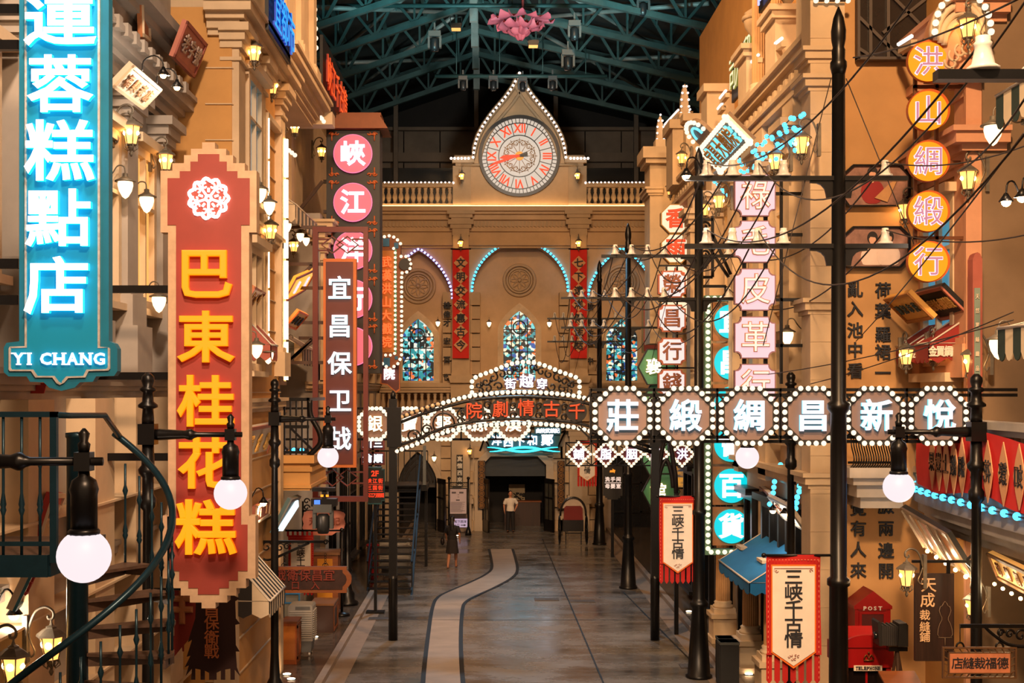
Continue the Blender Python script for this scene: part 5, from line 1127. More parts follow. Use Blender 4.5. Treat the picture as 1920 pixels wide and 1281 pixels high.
# ---- turquoise disc sign with bulb border
D = 29.0; c = P(1371, 1037, D); t = thing('disc_sign', 'tall bulb bordered sign with turquoise glowing discs on brown squares', 'sign', c)
m_ = MB(); m_.ring(PX(rect(1322, 554, 1421, 1041), D), PX(rect(1333, 565, 1411, 1030), D), (0, .2, 0)); m_.build('border', mat('sage_green_border', (88, 128, 104), .6, var=.12), t)
cyd = glow('lit_turquoise_disc', (0, 214, 226), 1.05, 'FRONT', base=(0, 200, 215))
for ch, y in zip(('宜', '昌', None, '會', '百', '貨'), (603, 680, 757, 834, 911, 987)):
    b_ = bbx(MB(), rect(1336, y-36, 1408, y+36), D+.03, .12).build('square_panel', mat('tan_square_panel', (166, 112, 68), .6, var=.12), t); MB().disc(P(1371, y, D-.0), W(32, D), -.04, 36).build('lit_disc', cyd, b_)
    if ch: char(ch, P(1371, y, D-.02), W(42, D), wht, wht, b_, .03, .02)
bulbs(t, along(PX(rect(1327.5, 559.5, 1416, 1035.5), D-.06), W(12.6, D), True), .055, warmbulb)
for y in (600, 760, 900, 985): MB().box(P(1421, 0, D).x, 5.85, D+.05, D+.13, P(0, y, D).z-.04, P(0, y, D).z+.04).build('wall_arm', black, t)
# ---- octagon cream lightboxes and white ones
D = 36.6
for ch, y, l in (('香', 410, 'topmost cream octagon lightbox with a red character'), ('雨', 466, 'second cream octagon lightbox, behind the crossarm'), ('火', 522, 'third cream octagon lightbox, mostly behind a white one'), (None, 578, 'fourth cream octagon lightbox, mostly hidden by a white one')):
    c = P(1267, y, D); t = thing('octagon_lightbox', l, 'lightbox sign', c, 'cream octagon lightboxes'); MB().prism(PX(octp(1267, y, 27.5), D), (0, .3, 0)).build('cabinet', mat('mustard_cabinet', (170, 130, 60), .5, var=.1), t)
    MB().prism(PX(octp(1267, y, 25.5), D-.02), (0, .04, 0)).build('lit_face', glow('lit_cream_panel', (255, 226, 190), 1.05, 'FRONT'), t)
    if ch: char(ch, P(1267, y, D-.03), W(33, D), glow('lit_red_character', (232, 74, 36), 1.0), mat('dark_red_outline', (130, 40, 20)), t, .035, .02)
D = 34.0
for ch, y, l in (('榮', 533, 'topmost white notched lightbox beside the leaning pole'), ('昌', 597, 'second white notched lightbox beside the leaning pole'), ('行', 659, 'third white notched lightbox beside the leaning pole'), ('錢', 718, 'lowest white notched lightbox above the octagon truss')):
    c = P(1260, y, D); t = thing('white_lightbox', l, 'lightbox sign', c, 'white notched lightboxes'); MB().prism(PX(notch(1260, y, 26, 25.5, 7), D), (0, .2, 0)).build('cabinet', mat('rust_edge', (168, 96, 70), .6, var=.1), t)
    MB().prism(PX(notch(1260, y, 23, 22.5, 7), D-.02), (0, .04, 0)).build('lit_face', glow('lit_white_panel', (250, 226, 222), 1.0, 'FRONT'), t); char(ch, P(1260, y, D-.03), W(32, D), mat('sepia_character', (150, 96, 76), .6), mat('sepia_character', (150, 96, 76)), t, .025, .02)
t = thing('lightbox_rack', 'thin black rack behind the white notched lightboxes', 'sign rack', P(1260, 745, 34.2)); m_ = MB()
for x in (1250, 1270): bbx(m_, rect(x-1.5, 500, x+1.5, 745), 34.24, .08)
for y in (498, 565, 690): bbx(m_, rect(1235, y-1.5, 1318, y+1.5), 34.24, .08)
m_.build('frame', black, t); t = thing('lightbox_rack', 'rack behind the cream octagon lightboxes', 'sign rack', P(1267, 605, 37)); m_ = MB(); bbx(m_, rect(1264, 390, 1270, 605), 36.95, .08); bbx(m_, rect(1264, 437, 1310, 440), 36.95, .08); m_.build('frame', black, t)
# scrolled iron bracket beside the leaning pole
t = thing('iron_bracket', 'scrolled black iron bracket on the right wall beside the leaning pole', 'bracket', P(1335, 450, 27.6)); m_ = MB(); d = 27.6
for a, b in (((1309, 412), (1336, 412)), ((1336, 405), (1336, 520)), ((1309, 520), (1336, 520)), ((1336, 440), (1370, 515)), ((1330, 465), (1366, 520)), ((1311, 537), (1361, 537)), ((1361, 537), (1361, 560))): m_.bar(P(*a, d), P(*b, d), .06)
for cx, cy, r in ((1321, 425, 10), (1320, 445, 8), (1321, 478, 9), (1319, 500, 7)): m_.tube(spiral(P(cx, cy, d), W(r, d), W(2, d), 0, 7.5, V(FX), V(FZ), 24), .025, 5)
m_.build('scrollwork', black, t)
# ---- red neon vertical, green hexagons, diamonds
D = 44.0; c = P(1219, 655, D); t = thing('neon_sign', 'narrow sign with stacked rosy red neon characters beside the white lightboxes', 'neon sign', c)
bbx(MB(), rect(1206, 556, 1234, 660), D, .15).build('panel', mat('dusty_rose_panel', (120, 56, 52), .6), t); m_ = MB(); m_.ring(PX(rect(1204, 554, 1236, 662), D-.02), PX(rect(1207, 557, 1233, 659), D-.02), (0, .1, 0)); m_.build('border', mat('olive_border', (110, 116, 90), .6), t)
for y in (575, 645): MB().box(P(1234, 0, D).x, 7.3, D+.04, D+.12, P(0, y, D).z-.04, P(0, y, D).z+.04).build('wall_arm', black, t)
for ch, y in zip('長江朋', (583, 607, 632)): char(ch, P(1220, y, D-.03), W(21, D), glow('rose_neon_face', (255, 140, 130), 2), glow('red_halo_edge', (255, 40, 60), 2), t, .025, .03)
m_ = MB()
for s_ in (-1, 1): m_.tube(spiral(P(1220+s_*5, 565, D-.04), W(5, D), W(1.5, D), 0, s_*5.5, V((s_, 0, 0)), V(FZ)), .03, 5)
m_.build('neon_scroll', glow('rose_neon_face', (255, 140, 130), 2), t)
hexg = mat('mint_green_panel', (84, 158, 128), .5, var=.08)
for ch, cx, cy, d, l in (('襄', 1232, 688, 36.2, 'mint green hexagon sign beside the white lightbox column'), ('萊', 1238, 755, 36.4, 'mint green hexagon sign behind the top chord of the octagon truss'), ('館', 1240, 922, 36.2, 'mint green hexagon sign above the small red banner'), (None, 1238, 862, 36.4, 'mint green hexagon sign behind the diamond bulb signs')):
    c = P(cx, cy, d); t = thing('hexagon_sign', l, 'sign', c, 'mint green hexagon signs'); q = [(cx-36, cy), (cx-18, cy-34), (cx+18, cy-34), (cx+36, cy), (cx+18, cy+34), (cx-18, cy+34)]
    MB().prism(PX(q, d), (0, .15, 0)).build('panel', hexg, t); m_ = MB(); m_.ring(PX(q, d-.02), PX(shrink(q, .95, cx, cy), d-.02), (0, .18, 0)); m_.build('rim', blackboard, t)
    if ch: char(ch, P(cx-6, cy, d-.02), W(28, d), glow('gold_white_neon', (255, 240, 214), 1.5), glow('amber_halo_edge', (255, 176, 60), 1.5), t, .02, .04)
D = 33.5
for ch, cx, l in zip(('鋪', '脂', '胭', '牌', '洪'), (1085, 1136, 1184, 1232, 1279), ('diamond bulb sign above the third red banner, farthest from the leaning pole', 'diamond bulb sign in front of the restroom board', 'diamond bulb sign in the middle of the diamond truss', 'diamond bulb sign mostly behind the arch post', 'diamond bulb sign beside the leaning pole')):
    c = P(cx, 852, D); t = thing('diamond_bulb_sign', l, 'sign', c, 'diamond bulb signs'); q = [(cx, 830), (cx+22, 852), (cx, 874), (cx-22, 852)]
    MB().prism(PX(q, D), (0, .1, 0)).build('panel', mat('dark_maroon_panel', (84, 30, 28)), t); bulbs(t, along(PX(q, D-.05), W(6.3, D), True), .04, warmbulb)
    char(ch, P(cx, 852, D-.02), W(19, D), whneon, glow('violet_halo_edge', (150, 150, 255), 1.5), t, .02, .04)
t = thing('sign_truss', 'light black truss behind the diamond bulb signs', 'truss', P(1180, 875, D+.15)); m_ = MB(); bbx(m_, rect(1060, 829, 1334, 831.5), D+.15, .06); bbx(m_, rect(1060, 872, 1334, 874.5), D+.15, .06); m_.build('chord', black, t); m_ = MB()
for k in range(6):
    x = 1061+48*k; bbx(m_, rect(x-1, 830, x+1, 874), D+.15, .06)
    if k < 5: m_.bar(P(x, 831, D+.18), P(x+48, 873, D+.18), .03); m_.bar(P(x, 873, D+.18), P(x+48, 831, D+.18), .03)
m_.build('web_bracing', black, t)
# ---- arch over the street
D = 30.8; c = V((P(982, 0, D).x, D, 0)); t = thing('street_arch', 'bulb lined iron arch across the street with dark discs and a scrolled crest', 'arch sign', c)
for x, l in ((737, 0), (1228, 1)):
    q = P(x, 0, D); q.z = 0; MB().box(q.x-.095, q.x+.095, D-.095, D+.095, 1.5, P(0, 748, D).z).lathe([(.11, 0), (.11, 1.48), (.1, 1.56)], q, 14).box(q.x-.14, q.x+.2 if not l else q.x+.14, D-.12, D+.12, 4.65, 5.6).lathe([(.06, 5.8), (.07, 5.9), (.02, 6.0)], (q.x, D, 0), 8).build('post', black, t)
cvA = smooth_curve(PX([(744, 786), (790, 768), (830, 756), (880, 743), (930, 737), (984, 735), (1040, 738), (1090, 745), (1150, 763), (1222, 788)], D), 4)
cvB = smooth_curve(PX([(744, 846), (790, 829), (830, 812), (880, 801), (930, 796), (984, 794), (1040, 797), (1090, 804), (1150, 824), (1222, 848)], D), 4)
dn = V((0, 0, -W(5, D))); m_ = MB()
for cv, o_ in ((cvA, 0), (cvB, 0)): m_.tube(cv, .05, 6); m_.tube([p+V((0, 0, W(9 if cv is cvB else -9, D))) for p in cv], .035, 6)
m_.build('arch_rail', black, t); m_ = MB()
for k in range(0, len(cvA), 4): m_.bar(cvA[k], cvB[k]+V((.001, 0, 0)), .03)
for x, y, r in ((775, 818, 13), (800, 806, 10), (832, 795, 20), (790, 828, 8), (864, 777, 9), (864, 790, 7), (914, 760, 8), (914, 782, 8), (962, 762, 7), (962, 780, 7), (1010, 762, 7), (1010, 780, 7), (1058, 764, 7), (1058, 783, 7)):
    m_.tube(spiral(P(x, y, D), W(r, D), W(r*.35 if r != 20 else 20, D), 0, 8 if r != 20 else 2*PI, V(FX), V(FZ), 26), .022, 5)
crest = smooth_curve(PX([(885, 736), (885, 716), (893, 707), (920, 697), (945, 687), (965, 681), (985, 679), (1005, 681), (1025, 687), (1052, 698), (1078, 707), (1086, 716), (1086, 736)], D), 3); m_.tube(crest, .035, 5)
for s_ in (-1, 1):
    for x, y, r, a in ((14, 690, 8, 0), (30, 697, 8, 1), (44, 702, 8, 2), (60, 708, 9, 1), (74, 716, 8, 0), (50, 725, 9, 3), (70, 729, 8, 2), (88, 722, 7, 1), (30, 728, 7, 0), (84, 733, 6, 2)): m_.tube(spiral(P(985+s_*x, y, D), W(r, D), W(1.5, D), a, a+s_*6.5, V(FX), V(FZ), 20), .022, 5)
    for x, y in ((20, 693), (55, 697), (64, 714), (82, 722)): m_.sphere(P(985+s_*x, y, D), .05, 6, 4)
m_.build('scrollwork', black, t)
vis = lambda cv: [p for p in cv]
arcb = along([p+V((0, -.06, 0)) for p in cvA], W(10.3, D))+along([p+V((0, -.06, 0)) for p in cvB], W(10.3, D))
on = [p for p in arcb if P(822, 0, D).x < p.x < P(1112, 0, D).x or (p.z < 5.1 and p.x < P(1112, 0, D).x)]; off = [p for p in arcb if p not in on and p.x < P(1112, 0, D).x]
bulbs(t, on+along([p+V((0, -.06, 0)) for p in crest], W(10.3, D)), .055, warmbulb); bulbs(t, off[:16], .055, offbulb)
for ch, x, y in (('院', 889, 771), ('劇', 938, 768), ('情', 986, 766), ('古', 1034, 768), ('千', 1081, 772)):
    ds = MB().disc(P(x, y, D-.05), W(19.5, D), .06, 32).build('dark_disc', blackboard, t); char(ch, P(x, y, D-.06), W(28, D), mat('rust_red_character', (196, 78, 44), .5, var=.1), mat('rust_red_character', (196, 78, 44)), ds, .018, .03)
for ch, x, y, r in (('街', 957, 720, 12), ('越', 987, 715, 15), ('穿', 1016, 720, 12)):
    ds = MB().disc(P(x, y, D-.05), W(r, D), .06, 28).build('dark_disc', mat('mauve_disc', (84, 66, 70), .5), t); char(ch, P(x, y, D-.06), W(r*1.55, D), whneon, glow('violet_halo_edge', (150, 150, 255), 1.5), ds, .018, .04)
# ---- orange discs
D = 19.05; t = thing('disc_sign_rack', 'brown steel rack holding the orange discs off the peach wall', 'sign rack', P(1738, 520, D)); m_ = MB()
for x in (1717, 1757): bbx(m_, rect(x-3, 100, x+3, 520), D+.12, .06)
for y in (162, 304, 446): bbx(m_, rect(1714, y-3, 1833, y+3), D+.12, .06); bbx(m_, rect(1828, y-18, 1835, y+16), D+.05, .25)
m_.build('frame', mat('orange_brown_edge', (178, 96, 38)) if False else mat('burnt_steel', (110, 62, 30), .5), t)
orf = glow('lit_orange_disc', (255, 160, 8), .95, 'FRONT', base=(240, 160, 30))
for ch, y, l in zip('洪山綢緞行', (116, 208, 303, 397, 491), ('topmost orange disc sign, crossed by the thick crossarm', 'second orange disc sign from the top', 'third orange disc sign, in the middle of the column', 'fourth orange disc sign, beside the portrait of two women', 'lowest orange disc sign, above the tilted shop boards')):
    c = P(1739, y, D); t = thing('orange_disc_sign', l, 'lightbox sign', c, 'orange disc lightboxes'); R = W(38.5, D)
    MB().disc(P(1737, y+1, D), R*1.0, -.14, 44).build('cabinet', mat('orange_cabinet', (196, 92, 30), .5, var=.08), t); MB().disc(P(1739.5, y, D-.14), R*.95, -.02, 44).build('lit_face', orf, t)
    char(ch, P(1739.5, y, D-.15), W(50, D), glow('lit_mauve_character', (214, 140, 160), .8), glow('white_outline_neon', (250, 220, 255), 1.3), t, .018, .02, outline=True)
# ---- tilted boards leaning off the walls
def board(label, A, B, Cc, Dd, d1, d2, matf, matr, txt=None, tm=None, rows=1, name='tilted_sign_board', th=.07, cs=None, group=None, trim=True):
    """A,B upper edge px (near, far); Cc,Dd lower edge px (near, far); d1,d2 depth of near and far ends"""
    a, b, c_, e_ = P(*A, d1), P(*B, d2), P(*Cc, d1), P(*Dd, d2); side = 1 if a.x > 0 else -1
    u = (b-a) if side < 0 else (a-b); org = (c_ if side < 0 else e_); v = ((a-c_)+(b-e_))*.5; un = u.normalized(); vn = (v-un*v.dot(un)).normalized(); n = un.cross(vn)
    L_, H_ = u.length, v.dot(vn); cen = (a+b+c_+e_)/4; t = thing(name, label, 'sign', cen, group); o = cen-un*L_/2-vn*H_/2
    MB().obox(o-n*th, un*L_, vn*H_, n*th).build('board', matf, t)
    if trim:
        m_ = MB(); q = .06*H_+.02
        m_.obox(o, un*L_, vn*q, n*.03).obox(o+vn*(H_-q), un*L_, vn*q, n*.03).obox(o, un*q, vn*H_, n*.03).obox(o+un*(L_-q), un*q, vn*H_, n*.03); m_.build('rim', matr, t)
    if txt:
        k = len(txt); s_ = cs or min(H_*.45, L_*.7/k)
        for i, ch in enumerate(txt): char(ch, cen+un*(L_*.86*((i+.5)/k-.5))+n*.015, s_, tm, tm, t, .02, .03, u=un, v=vn)
    return t, cen, un, vn, n, L_, H_
paleb = mat('pale_relief_board', (216, 200, 178), .6, var=.1); tanrel = mat('tan_relief', (176, 130, 92), .6); rosew = mat('rose_board', (186, 112, 92), .6, var=.12, scale=4)
tb = board('white carved board lit by two gooseneck spots beside the turquoise sign', (250, 121), (303, 166), (214, 160), (262, 207), 16.6, 18.0, paleb, palemould, '福興老店', tanrel)
for q, l in ((-.2, 'bright gooseneck spot over the white carved board, nearer one'), (.32, 'bright gooseneck spot over the white carved board, farther one')):
    e_ = tb[1]+tb[2]*tb[5]*q+tb[3]*tb[6]*.5; p = e_+V((.28, 0, .02)); t = thing('gooseneck_spot', l, 'spot lamp', e_, 'gooseneck spots over the boards')
    MB().tube(smooth_curve([e_, e_+V((.02, 0, .15)), e_+V((.16, 0, .22)), e_+V((.27, 0, .14)), p], 3), .01, 5).build('gooseneck', black, t); MB().lathe([(.09, -.06), (.03, .02), (.02, .05)], p, 12).build('shade', black, t); MB().sphere(p+V((0, 0, -.06)), .045, 10, 6).build('bulb', hot, t); light('gooseneck_lamp_glow', 'POINT', p+V((0, 0, -.16)), p, 22, (1, .86, .7), .06)
board('rose coloured board with an arched top and silver characters on the ochre wall', (350, 38), (387, 82), (326, 100), (361, 152), 20.2, 21.5, rosew, mat('rose_rim', (160, 84, 70), .6), '老字號', mat('silver_relief', (170, 150, 140), .4, .4))
board('framed copper relief at the top edge beside the turquoise sign', (266, 0), (279, 12), (266, 60), (280, 86), 19.0, 19.8, mat('copper_relief', (190, 120, 74), .4, .3, var=.3, scale=9), palemould)
board('narrow gold lettered board leaning at the edge of the red sign by the corner', (478, 537), (497, 548), (466, 568), (472, 578), 22.6, 24.4, mat('copper_relief', (190, 120, 74)), rosew, '金玉堂', mat('gilded_relief', (240, 190, 104), .45, .1))
board('amber lit board with bulbs tilted above the maroon lattice arms', (556, 520), (594, 503), (535, 551), (566, 560), 29, 34, glow('lit_amber_board', (255, 150, 40), 1.6), mat('mauve_board', (150, 96, 100), .6), '好吃', glow('pale_pink_glow', (255, 190, 220), 1.6), group=None)
board('tan menu board leaning in the recess behind the maroon lattice frame', (561, 582), (578, 590), (536, 610), (552, 620), 29.5, 31, mat('ochre_board', (226, 170, 84), .6, var=.1), orangetrim, '小面酒', ink)
board('cream shop board tilted towards the street beside the lamp post', (466, 802), (520, 792), (462, 870), (478, 860), 22.5, 25.5, paleb, rosew, '美食坊', mat('gilded_relief', (236, 180, 90)))
board('mauve carved board under a bright spot beside the foot of the red sign', (480, 950), (506, 935), (480, 990), (500, 962), 22.5, 25, rosew, palemould, '木雕', tanrel)
for k, (a, b, c_, e_, d1, d2, l) in enumerate(((( 545, 936), (563, 930), (516, 1004), (530, 985), 25, 28.5, 'long white glowing tube board angled over the street stall'),)):
    board(l, a, b, c_, e_, d1, d2, mat('teal_frame', (70, 100, 104), .4), mat('grey_frame', (120, 120, 118), .4), None); t = thing('led_bar', 'cold white light panel on the angled street stall board', 'light strip', P(545, 960, 27)); MB().bar(P(554, 944, 27.4), P(524, 990, 26), .14).build('light_tube', glow('cold_white_panel', (225, 250, 255), 1.5, 'FRONT'), t)
# left lower menu boards
board('menu board with red heading leaning behind the spiral stair rail', (57, 716), (84, 716), (34, 775), (76, 770), 15.5, 16.5, paleb, teald, None); t = thing('menu_heading', 'red headed poster strip on the leaning menu board by the stair rail', 'poster', P(70, 730, 15.3)); MB().prism(PX([(58, 718), (88, 718), (82, 738), (50, 738)], 15.3), (0, .02, 0)).build('strip', mat('red_enamel', (172, 50, 44), .6, var=.1), t)
board('long tilted poster board with a white oval behind the near globe lamp', (68, 1050), (88, 1040), (20, 1135), (52, 1135), 13.5, 15, paleb, teald, '王記', mat('red_enamel', (172, 50, 44)))
board('dark blue framed red poster board behind the stair landing', (98, 925), (120, 925), (66, 1012), (98, 1012), 14.5, 16, mat('red_enamel', (172, 50, 44)), paleb, '火鍋', paleb)
D = 17.6; c = P(41, 972, D); t = thing('vertical_sign_board', 'black vertical board with copper characters behind the stair landing', 'sign', c); q = [(22, 790), (28, 782), (41, 778), (55, 782), (62, 790), (62, 968), (41, 974), (22, 968)]
MB().prism(PX(q, D), (0, .1, 0)).build('board', blackboard, t); m_ = MB(); m_.ring(PX(shrink(q, 1.08, 41, 876), D+.01), PX(q, D+.01), (0, .08, 0)); m_.build('rim', brownw, t)
for ch, y in zip('興山糍粑', (816, 857, 893, 935)): char(ch, P(43, y, D-.01), W(25, D), mat('copper_character', (196, 116, 66), .5), mat('copper_character', (196, 116, 66)), t, .03, .02)
# right side
tt = board('bulb edged theatre board with blue neon tilting off the upper right wall', (1364, 213), (1311, 277), (1416, 268), (1352, 317), 25.1, 28.2, mat('taupe_bronze_board', (134, 108, 84), .5, var=.2, scale=8), glow('warm_bulb_strip', (255, 206, 150), 1.5), None)
t, cen, un, vn, n, L_, H_ = tt
for i, ch in enumerate('宜昌大戲院'): char(ch, cen+un*(L_*.82*((i+.5)/5-.5))+n*.05, .42, mat('gilded_relief', (240, 190, 104), .45, .1), glow('cyan_neon_tube', (120, 225, 255), 1.2), t, .03, .06, u=un, v=vn)
m_ = MB(); a_ = cen+vn*H_*.5; AR_ = [a_+un*(L_*.2*math.cos(PI*k/12)-L_*.25)+vn*(H_*.25+H_*.45*math.sin(PI*k/12)) for k in range(13)]
m_.prism([a_+un*(-L_*.05), ]+AR_+[a_+un*(-L_*.45)], -n*.08); m_.build('arched_tab', mat('taupe_bronze_board', (134, 108, 84)), t); bulbs(t, along([p+n*.05 for p in AR_], .16), .05, warmbulb)
for s_ in (-1, 1): bulbs(t, [cen+un*(s_*L_*.47)+vn*(H_*(k/8-.5))+n*.06 for k in range(9)], .055, warmbulb)
bulbs(t, [cen+un*(L_*(k/14-.5))+vn*(H_*.44)+n*.06 for k in range(15)]+[cen+un*(L_*(k/14-.5))-vn*(H_*.46)+n*.06 for k in range(15)], .055, warmbulb)
MB().tube([a_-un*L_*.25+(un*math.cos(a)*L_*.1+vn*math.sin(a)*H_*.3)+n*.04+vn*H_*.2 for a in [PI*k/10 for k in range(11)]], .03, 6).build('neon_arc', glow('cyan_neon_tube', (120, 225, 255), 1.2), t)
board('ochre shop board leaning out under the lowest orange disc', (1703, 548), (1658, 560), (1750, 597), (1705, 605), 19.4, 20.8, mat('ochre_board', (204, 150, 84)), mat('amber_rim', (178, 116, 50), .6), '鴻記布莊', mat('teal_character', (60, 84, 84), .6), cs=.17)
board('black shop board with gold characters leaning out beside the narrow name board', (1765, 536), (1714, 549), (1821, 592), (1764, 598), 19.1, 20.2, blackboard, rosew, '瑞蚨綢緞', mat('gilded_relief', (236, 180, 90)), cs=.2)
cols5 = [mat('brown_brocade', (128, 100, 84), .4, var=.5, scale=9), mat('gold_brocade', (190, 134, 80), .4, var=.5, scale=8), mat('pink_silk', (214, 160, 140), .4, var=.35, scale=6), mat('sequin_brocade', (150, 120, 98), .35, .2, var=.6, scale=16), mat('amber_silk', (200, 128, 70), .4, var=.45, scale=8)]
tb = board('row of five embroidered fabric panels leaning under the balcony, lit from below', (1775, 1000), (1690, 950), (1826, 1075), (1738, 1035), 17.4, 19.6, blackboard, mat('silver_rail', (150, 130, 110), .4, .4), None)
t, cen, un, vn, n, L_, H_ = tb
for k in range(5): MB().obox(cen+un*L_*(-.47+.19*k)-vn*H_*.45+n*.005, un*L_*.18, vn*H_*.9, n*.02).build('fabric_panel', cols5[k], t); MB().obox(cen+un*L_*(-.475+.19*k)-vn*H_*.46+n*.005, un*.02, vn*H_*.92, n*.05).build('silver_rail', mat('silver_rail', (150, 130, 110)), t)
bulbs(t, [cen+un*L_*(-.4+.2*k)-vn*H_*.5+n*.05 for k in range(5)], .03, hot)
for k in (0, 2, 4): light('board_lamp_glow', 'POINT', cen+un*L_*(-.4+.2*k)-vn*H_*.42+n*.2, cen, 7, (1, .78, .5), .04)
tb = board('gold lettered relief board lit from below at the lower picture edge', (1935, 1076), (1852, 1036), (1950, 1125), (1880, 1090), 15.6, 17.4, mat('glowing_gilded_panel', (220, 170, 100), .5, 0, (255, 180, 90), .25, 0), mat('dark_bronze_rim', (96, 66, 40), .5), '錦繡綢緞', mat('bronze_character', (110, 70, 34), .4, .4)); bulbs(tb[0], [tb[1]+tb[2]*tb[5]*(-.4+.2*k)-tb[3]*tb[6]*.5+tb[4]*.12 for k in range(5)], .025, hot)  # panel emits faintly, glow from the lamps below put into its material
for k in (0, 2, 4): light('board_lamp_glow', 'POINT', tb[1]+tb[2]*tb[5]*(-.4+.2*k)-tb[3]*tb[6]*.4+tb[4]*.18, tb[1], 5, (1, .74, .42), .04)
board('white lit stall board under the spots behind the turquoise disc sign', (1478, 950), (1440, 930), (1508, 990), (1470, 975), 22.3, 25, paleb, mat('grey_frame', (120, 120, 118)), '鞋襪', rosew)
board('second white lit stall board under the spots, farther along', (1440, 925), (1425, 912), (1468, 968), (1445, 955), 25.2, 27.5, paleb, brownw, None)
for px, py, d, l in ((1449, 957, 24.5, 'bright spot over the white stall boards, farther one'), (1471, 963, 23, 'bright spot over the white stall boards, nearer one'), (494, 943, 23, 'bright starburst spot beside the lamp post over the mauve board'), (27, 1152, 13.8, 'bright spot over the poster at the lower picture edge'), (1886, 378, 15.5, 'bright spot on the peach gable at the picture edge, inner one'), (1916, 370, 15.0, 'bright spot on the peach gable at the picture edge, outer one'), (1287, 330, 17.0, 'starburst spot on the end of the crossarm of the pole by the ochre wall')):
    c = P(px, py, d); t = thing('gooseneck_spot', l, 'spot lamp', c, 'gooseneck spots over the boards'); s_ = 1 if px > 900 else -1
    MB().lathe([(.09, 0), (.04, .07), (.025, .1)], c, 12).build('shade', black, t); MB().tube(smooth_curve([c+V((0, 0, .08)), c+V((.02*s_, 0, .22)), c+V((.14*s_, .1, .25)), c+V((.25*s_, .15, .05))], 3), .012, 5).build('gooseneck', black, t); MB().sphere(c+V((0, -.01, -.005)), .06, 10, 6).build('bulb', hot, t); light('gooseneck_lamp_glow', 'POINT', c+V((0, 0, -.13)), c, 18, (1, .84, .66), .06)
# orange rooftop letters, blue vertical letters, pale yellow rooftop letters
def side_letters(label, txt, pts, size, u, v, fm_, sm_, panel=None):
    t = thing('rooftop_letters', label, 'neon letters', pts[0])
    for ch, p, s_ in zip(txt, pts, size if isinstance(size, (list, tuple)) else [size]*9): char(ch, p, s_, fm_, sm_, t, .004, .02, u=u, v=v)
    return t
orl = glow('orange_red_letters', (255, 92, 36), 1.0); d0, d1 = 33.4, 38.0
t = side_letters('row of glowing orange red letters standing on the roof above the tower cap', '峽江千古情', [V((-4.3, d0+(d1-d0)*(k+.5)/5, 14.36)) for k in range(5)], .88, (0, 1, 0), (0, 0, 1), orl, glow('dark_red_letter_side', (170, 30, 10), .6))
m_ = MB(); m_.box(-4.46, -4.38, d0, d1, 13.75, 15.3); m_.build('back_panel', blackboard, t)
t = side_letters('vertical row of glowing sky blue letters on the attic beside the bulb chains', '宜都市', [V((-3.92, 23.4+k*.8, 12.95)) for k in range(3)], [.76]*3, (0, 1, 0), (0, 0, 1), glow('sky_blue_letters', (50, 170, 255), 1.1), glow('blue_letter_side', (10, 70, 190), .8)); MB().box(-4.06, -3.99, 23, 25.5, 12.5, 13.5).build('back_panel', blackboard, t)
t = side_letters('pale yellow glowing letters on the roof behind the upper columns', '司八貿', [V((5.72, 30.1-k*.85, 13.45)) for k in range(3)], .8, (0, -1, 0), (0, 0, 1), glow('pale_yellow_letters', (250, 240, 190), 1.0), glow('olive_letter_side', (150, 150, 60), .6)); MB().box(5.78, 5.84, 27.9, 30.7, 12.9, 14).build('back_panel', blackboard, t)
t = side_letters('small blue violet letters at the top edge above the bulb fin', '商', [V((5.3, 25, 13.9))], .6, (0, -1, 0), (0, 0, 1), glow('violet_letters', (160, 170, 255), 1.6), glow('violet_letters', (160, 170, 255), 1.6)); MB().box(5.36, 5.42, 24.5, 25.6, 13.55, 14.4).build('back_panel', blackboard, t)
# ---- calligraphy on the ochre wall
for txt, x, ys, l in (('亂入池中看', 1603, (543, 580, 620, 657, 696), 'black brush characters on the ochre wall above the truss, column next to the pole'), ('荷葉羅裙一', 1655, (545, 584, 628, 661, 700), 'black brush characters on the ochre wall above the truss, column farther from the pole'), ('始覺有人來', 1609, (912, 954, 992, 1031, 1070), 'black brush characters above the red post cabinet, column next to the pole'), ('臉兩邊開', 1661, (950, 992, 1033, 1071), 'black brush characters above the red post cabinet, column beside the lantern')):
    t = thing('wall_writing', l, 'wall lettering', P(x, ys[0], 21.18))
    for ch, y in zip(txt, ys): char(ch, P(x, y, 21.19), W(27, 21.2), ink, ink, t, .02, .03)
